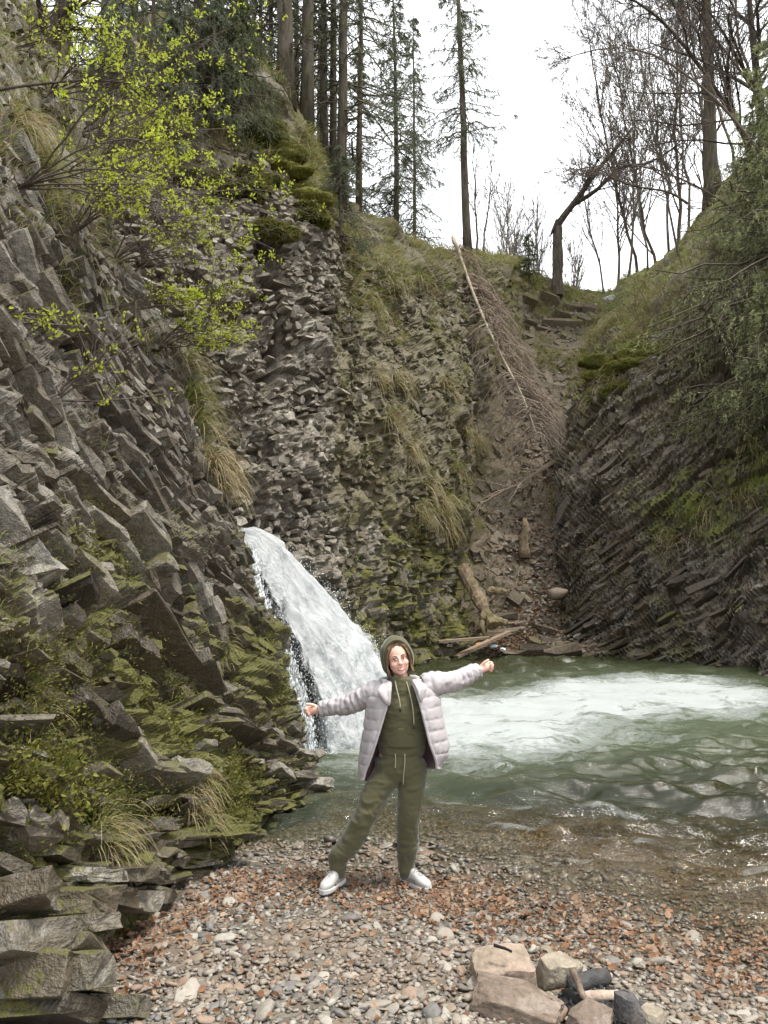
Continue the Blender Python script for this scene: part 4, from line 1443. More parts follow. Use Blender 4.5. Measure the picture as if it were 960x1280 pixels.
FALL_U = [(300, 664, 10.4), (318, 664, 10.4), (345, 682, 10.5), (372, 705, 10.6), (400, 735, 10.7), (428, 768, 10.8), (452, 797, 10.9), (474, 828, 10.9), (490, 862, 10.9), (505, 905, 10.8), (512, 930, 10.8)]
FALL_U = [(a_, b_ + max(0, 12 - k_ * 3), d_ - .30) for k_, (a_, b_, d_) in enumerate(FALL_U)]
FALL_L = [(298, 676, 9.8), (313, 680, 9.75), (323, 705, 9.7), (332, 735, 9.65), (346, 772, 9.6), (364, 808, 9.55), (380, 842, 9.5), (390, 876, 9.45), (397, 908, 9.4), (402, 940, 9.4), (404, 965, 9.4)]
FALL_L = [(a_, b_ + max(0, 8 - k_ * 2), d_ - .30) for k_, (a_, b_, d_) in enumerate(FALL_L)]
fall = root('waterfall', at(400, 930, 10.0), 'white waterfall sliding from behind the near cliff into the pool', 'waterfall')
_org = np.array(fall.location)
g, PF = fall_sheet(FALL_U, FALL_L, 70, 130, .35, .15, 3, (1.0, .0), .20)
g.build('cascade', M['fall'], fall, True, origin=_org)
_U2 = [(a, b + 4, d + .45) for a, b, d in FALL_U]
_L2 = [(a + 4, b, d + .5) for a, b, d in FALL_L]
g, _ = fall_sheet(_U2, _L2, 50, 100, .35, .25, 7, (.95, .1), .18)
g.build('cascade', M['fall'], fall, True, origin=_org)
# the thin veil of strands that runs down the black step on the left
g, PV = fall_sheet([(318, 690, 9.3), (328, 735, 9.28), (345, 775, 9.25), (366, 820, 9.2), (384, 870, 9.1), (394, 930, 9.05)], [(316, 700, 9.28), (322, 750, 9.2), (330, 800, 9.12), (345, 850, 9.05), (368, 900, 9.0), (384, 950, 9.0)], 60, 90, .06, .05, 15, (.36, .1), .3)
g.build('veil', M['fall'], fall, True, origin=_org)


def spray():
    rg = np.random.default_rng(44)
    pts, sz = [], []
    nv, nu = PF.shape[:2]
    T = nrm(np.gradient(PF, axis=0))
    # along both edges of the jet
    for col, n, sp in ((0, 5000, .13), (nu - 1, 5200, .07)):
        v = rg.random(n) ** .7 * (nv - 1)
        i = v.astype(int)
        w = .04 + sp * (v / nv)
        inward = -1 if col == 0 else 1
        p = PF[i, col] + (PF[i, nu // 2] - PF[i, col]) * (rg.random((n, 1)) * .25) + rg.normal(size=(n, 3)) * w[:, None]
        pts.append(p)
        sz.append(.0012 + .0055 * rg.random(n) ** 4)
    # strands of drops down the black step
    n = 3000
    nveil = len(np.concatenate(pts))
    iu = rg.integers(0, 60, 46)[rg.integers(0, 46, n)]
    iv = rg.integers(0, 90, n)
    pts.append(PV[iv, iu] + rg.normal(size=(n, 3)) * np.array([.02, .03, .03]) + np.array([0, -.04, 0]))
    sz.append(.0015 + .003 * rg.random(n) ** 2)
    # where the jet strikes the pool
    n = 5200
    t = rg.random(n)
    b0, b1 = np.array([-.65, 9.5, WL]), np.array([.35, 11.0, WL])
    p = b0 + (b1 - b0) * t[:, None] + rg.normal(size=(n, 3)) * np.array([.22, .3, 0])
    p[:, 2] += np.abs(rg.normal(size=n)) * .22
    pts.append(p)
    sz.append(.0012 + .0055 * rg.random(n) ** 4)
    P, s = np.concatenate(pts), np.concatenate(sz)
    n = len(P)
    V = np.array([[1, 0, 0], [-1, 0, 0], [0, 1, 0], [0, -1, 0], [0, 0, 1], [0, 0, -1.0]])
    F = np.array([[0, 2, 4], [2, 1, 4], [1, 3, 4], [3, 0, 4], [2, 0, 5], [1, 2, 5], [3, 1, 5], [0, 3, 5]])
    lng = rg.uniform(1, 2.2, n)
    lng[nveil:nveil + 3000] *= 6
    st = np.stack([s, s, s * lng], 1)
    VV = P[:, None, :] + V[None] * st[:, None, :]
    FF = (F[None] + (np.arange(n) * 6)[:, None, None]).reshape(-1, 3)
    g = Geo()
    g.add(VV.reshape(-1, 3), FF)
    tag(g.build('spray', M['spray'], fall, True, origin=_org), kind='stuff')


spray()

# ------------------------------------------------------------------ the woman by the water
M['skin'] = simple_mat('skin', [(.2, (.70, .41, .32)), (.8, (.80, .51, .41))], .5, 30, .08, .003, .35, tint=False, sss=.12)
M['hair'] = bark_mat('brown blond hair', (.13, .08, .045), (.38, .26, .16), 40, (1, 1, .1))
M['eye_white'] = simple_mat('eye white', [(.2, (.75, .72, .70)), (.8, (.8, .78, .76))], .3, 5, 0, tint=False)
M['eye_dark'] = simple_mat('eye iris', [(.2, (.03, .022, .018)), (.8, (.07, .05, .04))], .2, 30, 0, tint=False, spec=.6)
M['lip'] = simple_mat('lips', [(.2, (.50, .17, .15)), (.8, (.56, .22, .19))], .4, 30, 0, tint=False)
M['teeth'] = simple_mat('teeth', [(.2, (.80, .77, .72)), (.8, (.84, .81, .77))], .3, 30, 0, tint=False)
M['brow'] = simple_mat('eyebrows', [(.2, (.09, .055, .035)), (.8, (.15, .09, .06))], .8, 60, 0, tint=False)


def cloth_mat(name, a, b, weave=900, rough=.9, fold=.35, sheen=.3):
    t = NT(name)
    p = t.pos(obj=True)
    n = t.noise(p, 7, 5, .6)
    w = t.noise(p, weave, 2, .5)
    f2 = t.noise(p, 28, 3, .5, .5)
    c = t.mix(t.math('ADD', t.math('MULTIPLY', n, .7), t.math('MULTIPLY', w, .3)), a, b)
    nb = t.bump(t.math('ADD', t.math('ADD', n, t.math('MULTIPLY', f2, .35)), t.math('MULTIPLY', w, .12)), fold, .012)
    return t.done(t.bsdf(c, rough, nb, .2, Sheen_Weight=sheen, Sheen_Roughness=.5))


M['olive'] = cloth_mat('olive sweat cloth', (.060, .058, .028), (.098, .092, .048))
M['olive_in'] = cloth_mat('olive hood lining', (.05, .048, .028), (.085, .08, .048))
M['rib'] = cloth_mat('olive ribbing', (.055, .052, .026), (.09, .085, .044), 300)
M['quilt'] = cloth_mat('pale lilac grey quilted nylon', (.355, .33, .34), (.45, .42, .43), 500, .5, .5, .1)
M['lining'] = cloth_mat('mauve jacket lining', (.18, .12, .12), (.26, .18, .18), 500, .5, .3, .1)
M['shoe'] = simple_mat('white leather', [(.2, (.36, .35, .34)), (.8, (.46, .45, .435))], .5, 20, .1, .004, .35, tint=False)
M['shoe_grey'] = simple_mat('pale grey suede', [(.2, (.17, .165, .16)), (.8, (.24, .23, .225))], .9, 40, .2, .003, .2, tint=False)
M['sole'] = simple_mat('shoe sole', [(.2, (.48, .47, .45)), (.8, (.56, .55, .53))], .6, 30, .1, .003, tint=False)
M['cord'] = simple_mat('pale cord', [(.2, (.26, .245, .17)), (.8, (.36, .34, .25))], .8, 60, 0, tint=False)
M['cord_tip'] = simple_mat('cord tips', [(.2, (.02, .02, .02)), (.8, (.04, .04, .04))], .4, 30, 0, tint=False)

PD = 5.2
PX0 = at(466, 1100, PD)
PORG = np.array([PX0[0], PD, zg1(PX0[0], PD) + .01])


def J(px, py, dy=0.):
    return at(px, py, PD + dy) - PORG


def ell(g, c, rad, axes=None, nu=24, nv=16):
    th, ph = np.meshgrid(np.linspace(0, 2 * math.pi, nu, endpoint=False), np.linspace(.001, math.pi - .001, nv))
    V = np.stack([np.cos(th) * np.sin(ph), np.sin(th) * np.sin(ph), -np.cos(ph)], -1).reshape(-1, 3) * np.array(rad)
    if axes is not None:
        V = V @ np.array(axes)
    g.add(V + np.array(c), [[i, (i + 1) % nu, 0] for i in range(0)], grid_faces(nu, nv, True))


def limb(g, pts, radii, sides=14, sub=6, flat=None):
    """closed tapering limb with round ends through joints"""
    pts, radii = np.array(pts, float), np.array(radii, float)
    t = np.linspace(0, len(pts) - 1, (len(pts) - 1) * sub + 1)
    P = catmull(pts, t)
    r = np.interp(t, np.arange(len(pts)), radii)
    tubes(g, P[None], r[None], sides)
    ell(g, pts[0], [radii[0]] * 3, nu=14, nv=10)
    ell(g, pts[-1], [radii[-1]] * 3, nu=14, nv=10)


def ringloft(g, rings, n=40, sub=6, sup=2.3, cap=True, fold=0, seed=0, ax=None):
    """rings: (centre, half width, half depth[, dirx, diry]) lofted smoothly"""
    C = np.array([r[0] for r in rings])
    W = np.array([[r[1], r[2]] for r in rings])
    t = np.linspace(0, len(rings) - 1, (len(rings) - 1) * sub + 1)
    Cs, Ws = catmull(C, t), catmull(W, t)
    a = np.linspace(0, 2 * math.pi, n, endpoint=False)
    ca, sa = np.cos(a), np.sin(a)
    q = (np.abs(ca) ** sup + np.abs(sa) ** sup) ** (-1 / sup)
    if ax is None:
        X = np.broadcast_to(np.array([1., 0, 0]), Cs.shape)
        Y = np.broadcast_to(np.array([0, 1., 0]), Cs.shape)
    else:
        T = nrm(np.gradient(Cs, axis=0))
        X = nrm(np.cross(np.array([0, 1., 0]), T))
        X = np.where(X[:, :1] < 0, -X, X) if ax == 'x' else X
        Y = np.cross(T, X)
        Y = np.where(Y[:, 1:2] < 0, -Y, Y)
    V = Cs[:, None] + X[:, None] * (ca * q)[None, :, None] * Ws[:, 0][:, None, None] + Y[:, None] * (sa * q)[None, :, None] * Ws[:, 1][:, None, None]
    k = len(t)
    V = V.reshape(-1, 3)
    F4 = grid_faces(n, k, True)
    g.add(V, None, F4)
    if cap:
        b = len(V)
        g.add(np.stack([Cs[0], Cs[-1]]))
        off = g.n - 2 - b
        i = np.arange(n)
        f = [[off + b, off + (j + 1) % n, off + j] for j in i] + [[off + b + 1, off + (k - 1) * n + j, off + (k - 1) * n + (j + 1) % n] for j in i]
        g.F3.append(np.array(f, np.int64))


def fuse(g, voxel, smooth=4, fn=None):
    """one continuous skin over all the shapes collected in g"""
    me = g.mesh('tmp')
    o = bpy.data.objects.new('tmp', me)
    COL.objects.link(o)
    m = o.modifiers.new('remesh', 'REMESH')
    m.mode = 'VOXEL'
    m.voxel_size = voxel
    s = o.modifiers.new('smooth', 'SMOOTH')
    s.factor = .5
    s.iterations = smooth
    dg = bpy.context.evaluated_depsgraph_get()
    dg.update()
    ev = bpy.data.meshes.new_from_object(o.evaluated_get(dg))
    bpy.data.objects.remove(o)
    bpy.data.meshes.remove(me)
    if fn is not None:
        n = len(ev.vertices)
        V = np.empty(n * 3, np.float32)
        N = np.empty(n * 3, np.float32)
        ev.vertices.foreach_get('co', V)
        ev.vertex_normals.foreach_get('vector', N)
        V, N = V.reshape(-1, 3).astype(float), N.reshape(-1, 3).astype(float)
        ev.vertices.foreach_set('co', fn(V, N).astype(np.float32).ravel())
    ev.polygons.foreach_set('use_smooth', np.ones(len(ev.polygons), bool))
    ev.update()
    return ev


def link(name, me, mat, parent=None):
    me.materials.clear()
    me.materials.append(mat)
    me.name = name
    o = bpy.data.objects.new(name, me)
    COL.objects.link(o)
    o.parent = parent
    return o


pel, waist, chest, neckb = J(500, 946), J(503, 905), J(504, 878), J(503, 853)
HC = J(497, 823, -.01)                       # centre of the head
up = nrm(np.array([-.20, -.04, 1.]))
fw = nrm(np.array([.16, -1., -.10]))
fw = nrm(fw - up * (fw @ up))
rt = np.cross(fw, up)                        # image right of the face
HA = np.stack([rt, -fw, up])                 # rows: local x, y (back), z


def H(x, y, z):
    return HC + rt * x - fw * y + up * z


shL, elL, wrL = J(468, 867, .02), J(432, 880, .10), J(401, 886, .16)
shR, elR, wrR = J(541, 855, .02), J(574, 848, .10), J(598, 838, .16)
hpL, knL, anL = J(486, 958), J(455, 1022, -.07), J(423, 1082, -.06)
hpR, knR, anR = J(514, 958), J(511, 1018, -.03), J(508, 1082, .03)

b = Geo()
ringloft(b, [(pel + np.array([0, 0, -.10]), .12, .085), (pel, .14, .09), (waist, .115, .08), (chest, .135, .095), (J(503, 862), .13, .075), (neckb, .055, .055)], 32, 5)
limb(b, [neckb + np.array([0, 0.02, -.02]), H(0, .025, -.10), H(0, .015, -.05)], [.054, .047, .05])
# head: skull, face, jaw, cheeks, nose, brow, lips, ears
ell(b, H(0, .018, .028), (.073, .090, .088), HA)
ell(b, H(0, -.018, -.035), (.062, .062, .075), HA)
ell(b, H(0, -.048, -.085), (.027, .026, .022), HA)
for s in (-1, 1):
    ell(b, H(s * .036, -.056, -.026), (.024, .022, .022), HA)
    ell(b, H(s * .074, .02, -.02), (.010, .020, .030), HA)
    ell(b, H(s * .010, -.090, -.024), (.0085, .011, .0085), HA)
    ell(b, H(s * .030, -.067, .022), (.022, .012, .007), HA)
limb(b, [H(0, -.076, .012), H(0, -.088, -.008), H(0, -.099, -.021)], [.0085, .0095, .0115], 10, 4)
for s, h_, e_, w_ in ((-1, shL, elL, wrL), (1, shR, elR, wrR)):
    limb(b, [J(503 + s * 20, 864), h_, e_, w_], [.06, .052, .040, .027])
    d = nrm(w_ - e_)
    # hand: palm, four bent fingers of unequal length, thumb
    zax = nrm(np.array([0, -.25, 1.]) - d * (np.array([0, -.25, 1.]) @ d))
    yax = np.cross(zax, d)
    if yax[1] > 0:
        yax = -yax
    limb(b, [w_, w_ + d * .03, w_ + d * .068], [.023, .028, .028])
    for k, (oz, ln) in enumerate(((.026, .058), (.009, .064), (-.009, .059), (-.025, .048))):
        r0 = w_ + d * .070 + zax * oz
        pts = [r0, r0 + d * ln * .42, r0 + d * ln * .55 + yax * ln * .38, r0 + d * ln * .22 + yax * ln * .62]
        limb(b, pts, [.0095, .0092, .0088, .008], 10, 4)
    t0 = w_ + d * .030 + zax * .024
    limb(b, [t0, t0 + zax * .022 + d * .022 + yax * .012, t0 + zax * .034 + d * .046 + yax * .024], [.0125, .0105, .009], 10, 4)
for h_, k_, a_ in ((hpL, knL, anL), (hpR, knR, anR)):
    limb(b, [h_, k_, a_, a_ + np.array([0, 0, -.03])], [.085, .055, .034, .028])
me = fuse(b, .0048, 3)
person = link('person', me, M['skin'])
person.location = PORG
tag(person, 'smiling woman in olive hoodie, trousers and open pale quilted jacket, arms spread by the pool', 'person')

# --- face details
for s in (-1, 1):
    g = Geo()
    ell(g, H(s * .029, -.0735, .004), (.0125, .007, .0031), HA, 16, 10)
    e = g.build('eye', M['eye_white'], person, True)
    g = Geo()
    ell(g, H(s * .029 + .001, -.0795, .0035), (.0056, .003, .0044), HA, 14, 8)
    g.build('iris', M['eye_dark'], e, True)
    g = Geo()
    q = np.array([H(s * .016, -.0775, .0105), H(s * .029, -.0795, .0125), H(s * .044, -.070, .0065)])
    tubes(g, catmull(q, np.linspace(0, 2, 7))[None], np.full((1, 7), .0018), 6)
    g.build('eyelid', M['brow'], e, True)
    g = Geo()
    q = np.array([H(s * .013, -.083, .024), H(s * .030, -.081, .030), H(s * .048, -.068, .022)])
    tubes(g, catmull(q, np.linspace(0, 2, 9))[None], (np.array([.6, 1, 1.1, 1.1, 1, .9, .8, .6, .3]) * .0036)[None], 6)
    g.build('eyebrow', M['brow'], person, True)
g = Geo()
u = np.linspace(-1, 1, 13)
mo = lambda dz, dy, w: np.stack([H(w * k, -.0850 + dy + .022 * k * k, -.060 + .016 * k * k + dz * (1 - k * k)) for k in u])
tubes(g, mo(.0065, 0, .031)[None], (.0026 * (1.15 - u ** 2 * .8))[None], 8)
tubes(g, mo(-.0075, 0, .031)[None], (.0034 * (1.15 - u ** 2 * .85))[None], 8)
lips = g.build('lips', M['lip'], person, True)
g = Geo()
A, B = mo(.0062, -.0010, .030), mo(-.0052, -.0010, .030)
g.add(np.concatenate([A, B]), None, grid_faces(13, 2))
g.build('teeth', M['teeth'], lips, True)

# --- hair framing the face
rg = np.random.default_rng(3)
g = Geo()
n = 260
P = []
for k in range(n):
    s = rg.choice((-1, 1))
    ph = rg.uniform(.0, 1.25)
    st = np.array([s * rg.uniform(.0, .02) + .008, rg.uniform(-.03, .05), .112 + rg.normal() * .004])
    p1 = np.array([s * (.045 + .012 * rg.random()), -.028 - .022 * rg.random() + .04 * (rg.random() > .5), .076 + .016 * rg.random()])
    p2 = np.array([s * (.070 + .010 * rg.random()), st[1] * .8 - .018 + .012 * rg.normal(), .025])
    p3 = np.array([s * (.074 + .010 * rg.random()), st[1] * .6 - .010, -.03])
    p4 = np.array([s * (.074 + .012 * rg.random()), .0 + .02 * rg.normal(), -.085 - .02 * rg.random()])
    c = catmull(np.array([st, p1, p2, p3, p4]), np.linspace(0, 4, 12))
    P.append(np.stack([H(*q) for q in c]))
tubes(g, np.array(P), np.broadcast_to(.0042 * np.linspace(1, .6, 12), (n, 12)), 5)
ell(g, H(0, .030, .040), (.082, .094, .086), HA)
g.build('hair', M['hair'], person, True)

# --- hoodie with hood, pocket and cords
hem = J(502, 937)


def folds(V, N, amp, seed, sc=(9, 9, 16)):
    p = V * np.array(sc)
    a = fbm(p + .8 * fbm(V * 6, 2, seed + 1)[:, None], 3, seed)
    return V + N * (amp * (1 - 2 * np.abs(a)))[:, None]


g = Geo()
ringloft(g, [(J(502, 941), .142, .108), (J(502, 932), .150, .115), (J(503, 905), .158, .122), (J(504, 880), .160, .122), (J(504, 866), .150, .10), (J(503, 857), .10, .085), (J(502, 851), .07, .07)], 48, 6)
limb(g, [J(485, 870), shL], [.066, .045])
limb(g, [J(523, 866), shR], [.066, .045])
hood_me = fuse(g, .007, 6, lambda V, N: folds(V, N, .010, 5, (9, 9, 18)))
hoodie = link('hoodie', hood_me, M['olive'], person)
g = Geo()
ringloft(g, [(J(502, 943), .140, .106), (J(502, 938.5), .148, .113), (J(502, 934), .150, .115)], 96, 4, cap=False)
o = g.build('waistband', M['rib'], hoodie, True)
# kangaroo pocket
g = Geo()
pu, pv = np.meshgrid(np.linspace(-1, 1, 15), np.linspace(0, 1, 10))
wpk = .105 - .035 * sstep(.35, 1, pv)
cz, cx0 = J(502, 932)[2], J(502, 932)[0]
px_ = cx0 + pu * wpk
pz_ = cz + .012 + pv * .125
py_ = -.128 - .004 + .030 * pu ** 2 + PORG[1] * 0
g.add(np.stack([px_, py_, pz_], -1).reshape(-1, 3), None, grid_faces(15, 10))
o = g.build('pocket', M['olive'], hoodie, True)
sm = o.modifiers.new('solid', 'SOLIDIFY')
sm.thickness = .008
# hood
g = Geo()
ns, na = 22, 56
s_, a_ = np.meshgrid(np.linspace(0, 1, ns), np.linspace(0, 2 * math.pi, na, endpoint=False), indexing='ij')
prof = np.sqrt(np.clip(1 - (np.clip(s_ - .30, 0, 1) / .70) ** 2.2, 0, 1)) * (.90 + .16 * sstep(0, .28, s_))
wx = .100 * (1 - .10 * np.cos(a_ - math.pi / 2) * (1 - s_))
hx = np.cos(a_) * wx * prof
hz = np.sin(a_) * np.where(np.sin(a_) > 0,   .128, .150) * prof + .012 - .03 * s_ * 0
hy = -.030 + .18 * s_ + .055 * np.clip(-np.sin(a_), 0, 1) * (1 - s_) - .014 * np.clip(np.sin(a_), 0, 1) * (1 - s_)
Vh = HC + rt * hx[..., None] - fw * hy[..., None] + up * hz[..., None]
nn = fbm(Vh * 16, 3, 8) * .008
Vh = Vh + nrm(Vh - H(0, .04, 0)) * nn[..., None]
g.add(Vh.reshape(-1, 3), None, np.concatenate([grid_faces(na, ns, True)]))
hd = g.build('hood', M['olive'], hoodie, True)
sm = hd.modifiers.new('solid', 'SOLIDIFY')
sm.thickness = .010
sm.offset = 0
g = Geo()
rim = np.concatenate([Vh[0], Vh[0][:2]])
tubes(g, rim[None], np.full((1, len(rim)), .0085), 8, cap=False)
g.build('hem', M['olive'], hd, True)
# gathered neck below the hood
g = Geo()
ringloft(g, [(J(503, 862), .115, .10), (J(502, 855, -.005), .088, .088), (J(501, 848, -.01), .074, .078), (J(500, 844, 0), .066, .07)], 40, 5, cap=False)
V = np.concatenate(g.V).astype(float)
g.V = [(V + nrm(V - J(502, 853)) * (.010 * fbm(V * np.array([9, 9, 34]), 3, 12))[:, None]).astype(np.float32)]
g.build('collar', M['olive'], hoodie, True)
for q, tip in (([(494, 851, -.088), (496, 862, -.112), (499, 874, -.132), (500.5, 885, -.14)], (500.5, 887, -.14)),
               ([(508, 852, -.085), (512, 866, -.112), (516, 885, -.135), (517.5, 906, -.138)], (517.5, 909, -.138))):
    g = Geo()
    pts = catmull(np.array([J(*k) for k in q]), np.linspace(0, 3, 14))
    tubes(g, pts[None], np.full((1, 14), .0042), 7)
    c = g.build('drawstring', M['cord'], hoodie, True)
    g = Geo()
    tubes(g, np.stack([pts[-1], J(*tip), J(tip[0], tip[1] + 2, tip[2])])[None], np.full((1, 3), .006), 7)
    g.build('cord_tip', M['cord_tip'], c, True)

# --- trousers
g = Geo()
ringloft(g, [(J(501, 936), .125, .10), (J(501, 948), .142, .110), (J(500, 962), .150, .115), (J(499, 972), .140, .105)], 40, 5)
for h_, k_, a_, wv in ((hpL, knL, anL, 1), (hpR, knR, anR, 1)):
    m1, m2 = (h_ * .5 + k_ * .5), (k_ * .45 + a_ * .55)
    out = np.array([np.sign(a_[0] - pel[0]) * .004, -.005, 0])
    ringloft(g, [(h_ + np.array([0, 0, .05]), .090, .10), (h_ + np.array([0, 0, -.04]), .093, .100), (m1 + out, .080, .088), (k_ + np.array([0, -.005, 0]), .068, .074), (m2, .063, .068),
                 (a_ + np.array([0, 0, .06]), .060, .064), (a_ + np.array([0, 0, .02]), .050, .054), (a_ + np.array([0, 0, -.035]), .044, .050)], 36, 6, ax='x')


def trouser_fold(V, N):
    V2 = folds(V, N, .010, 15, (8, 8, 15))
    low = sstep(.45, .10, V[:, 2])
    w = np.sin(V[:, 2] * 95 + 3.0 * fbm(V * 8, 2, 4) * 2)
    return V2 + N * (low * .011 * w * (.4 + .6 * fbm(V * 7, 2, 9)))[:, None]


trousers = link('trousers', fuse(g, .0075, 6, trouser_fold), M['olive'], person)
for a_ in (anL, anR):
    g = Geo()
    ringloft(g, [(a_ + np.array([0, 0, -.062]), .043, .049), (a_ + np.array([0, 0, -.04]), .047, .053), (a_ + np.array([0, 0, -.012]), .050, .055)], 30, 4, cap=False)
    g.build('cuff', M['rib'], trousers, True)
for q in ([(494, 942, -.118), (494.5, 950, -.125), (494, 960, -.128)], [(506, 942, -.118), (506, 955, -.128), (504.5, 968, -.125), (504, 981, -.115)]):
    g = Geo()
    pts = catmull(np.array([J(*k) for k in q]), np.linspace(0, len(q) - 1, 12))
    tubes(g, pts[None], np.full((1, 12), .0036), 7)
    g.build('drawstring', M['cord'], trousers, True)

# --- open quilted jacket
ROWS = [  # photo row, left outline, left front edge, right front edge, right outline, depth front, depth back
    (853, 478, 488, 516, 531, -.085, .07), (860, 467, 488, 519, 541, -.12, .10), (872, 459, 486, 523, 549, -.145, .125), (890, 457, 481, 528, 552, -.16, .14),
    (910, 455, 475, 533, 556, -.165, .15), (930, 452, 469, 538, 560, -.165, .155), (950, 450, 462, 543, 559, -.155, .155), (964, 450, 456.5, 546, 552, -.14, .15), (975, 451, 453.5, 546.5, 549, -.13, .14)]
rings = []
for (py, oL, eL, eR, oR, df, db) in ROWS:
    pyR = py - max(0, (py - 930) * .32)
    z = np.array([J(eL, py, df), J((oL + eL) / 2 - 1, py, df * .72), J(oL, py, 0), J(oL + (oR - oL) * .2, py, db * .8), J((oL + oR) / 2, py, db), J(oR - (oR - oL) * .2, pyR, db * .8), J(oR, pyR, 0), J((oR + eR) / 2 + 1, pyR, df * .72), J(eR, pyR, df)])
    rings.append(catmull(z, np.linspace(0, 8, 97)))
rings = np.array(rings)
tv = np.linspace(0, len(ROWS) - 1, 110)
G = np.stack([catmull(rings[:, k], tv) for k in range(97)], 1)
nj = nrm(np.cross(np.gradient(G, axis=1), np.gradient(G, axis=0)))
ctr = G.mean(1, keepdims=True)
nj = nj * np.sign(((G - ctr) * nj).sum(-1, keepdims=True))
zrow = G[..., 2] + .012 * fbm(G * 7, 2, 3) + .02 * np.sin(np.linspace(0, 9, 97))[None] * .3
ph = np.abs(np.sin(np.pi * zrow / .072))
puff = .013 * ph ** .5 - .007
wr = .008 * (1 - 2 * np.abs(fbm(G * np.array([30, 30, 14]), 3, 31))) * (1.15 - ph) + .006 * fbm(G * 9, 2, 41)
edge = np.minimum(np.arange(97), 96 - np.arange(97))[None] / 5.0
G2 = G + nj * ((puff + wr) * np.clip(edge, .25, 1))[..., None]
g = Geo()
g.add(G2.reshape(-1, 3), None, grid_faces(97, 110))
jacket = g.build('jacket', M['quilt'], person, True)
g = Geo()
g.add((G - nj * .012).reshape(-1, 3), None, grid_faces(97, 110)[:, ::-1])
g.build('lining', M['lining'], jacket, True)
for eds in (0, 96):
    g = Geo()
    tubes(g, (G2[:, eds] - nj[:, eds] * .004)[None], np.full((1, 110), .009), 8)
    g.build('front_edge', M['quilt'], jacket, True)
g = Geo()
tubes(g, (G2[-1] - nj[-1] * .004)[None], np.full((1, 97), .009), 8)
g.build('hem', M['quilt'], jacket, True)
for sh, e_, w_, ins in ((shL, elL, wrL, J(480, 866, .01)), (shR, elR, wrR, J(529, 858, .01))):
    pts = np.array([ins, sh, sh * .5 + e_ * .5 + np.array([0, 0, -.006]), e_ + np.array([0, 0, -.008]), e_ * .45 + w_ * .55, w_])
    t = np.linspace(0, 5, 90)
    P = catmull(pts, t)
    al = np.concatenate([[0], np.cumsum(np.linalg.norm(np.diff(P, axis=0), axis=1))])
    r = np.interp(t, [0, 1, 2, 3, 4, 5], [.070, .074, .063, .057, .052, .043])
    T = nrm(np.gradient(P, axis=0))
    Xa = nrm(np.cross(T, np.array([0, 0, 1.])))
    Ya = np.cross(Xa, T)
    a = np.linspace(0, 2 * math.pi, 40, endpoint=False)
    ring = Xa[:, None] * np.cos(a)[None, :, None] + Ya[:, None] * np.sin(a)[None, :, None]
    V = P[:, None] + ring * r[:, None, None]
    q = np.abs(np.sin(np.pi * (al[:, None] + .010 * fbm(V * 9, 2, 5)) / .045)) ** .6
    dd = .007 * q - .004 + .010 * (1 - 2 * np.abs(fbm(V * np.array([16, 16, 26]), 3, 17)))
    V = V + ring * dd[..., None]
    g = Geo()
    g.add(V.reshape(-1, 3), None, grid_faces(40, 90, True))
    sl = g.build('sleeve', M['quilt'], jacket, True)
    g = Geo()
    tubes(g, (P[-1:] + 0 * P[-1:])[None].repeat(3, 1) + (np.array([-.012, 0, .006])[None, :, None] * T[-1][None, None, :]), np.array([[.044, .046, .040]]), 24)
    g.build('cuff', M['quilt'], sl, True)
# turned back collar and lapels
for pts, nm in (([(480, 852, -.07), (472, 862, -.155), (477, 873, -.175), (487, 882, -.175), (489, 862, -.15), (488, 852, -.09)], 'lapel'),
                ([(520, 851, -.07), (533, 858, -.14), (531, 868, -.165), (526, 878, -.170), (521, 862, -.15), (515, 852, -.09)], 'lapel')):
    A = np.array([J(*k) for k in pts])
    c = A.mean(0) + np.array([0, -.014, 0])
    g = Geo()
    out = catmull(np.concatenate([A, A[:2]]), np.linspace(0, 6, 37)[:-1])
    mid = out * .55 + c * .45 + np.array([0, -.006, 0])
    g.add(np.concatenate([out, mid, c[None]]), [[36 + i, 36 + (i + 1) % 36, 72] for i in range(36)], grid_faces(36, 2, True))
    o = g.build(nm, M['quilt'], jacket, True)
    sm = o.modifiers.new('solid', 'SOLIDIFY')
    sm.thickness = .012
g = Geo()
cp = catmull(np.array([J(482, 853, -.06), J(477, 851, .03), J(487, 848, .10), J(503, 846, .12), J(519, 848, .10), J(529, 852, .03), J(521, 852, -.06)]), np.linspace(0, 6, 40))
tubes(g, cp[None], np.full((1, 40), .020) * (1 + .12 * np.sin(np.linspace(0, 40, 40)))[None], 12)
g.build('collar', M['quilt'], jacket, True)


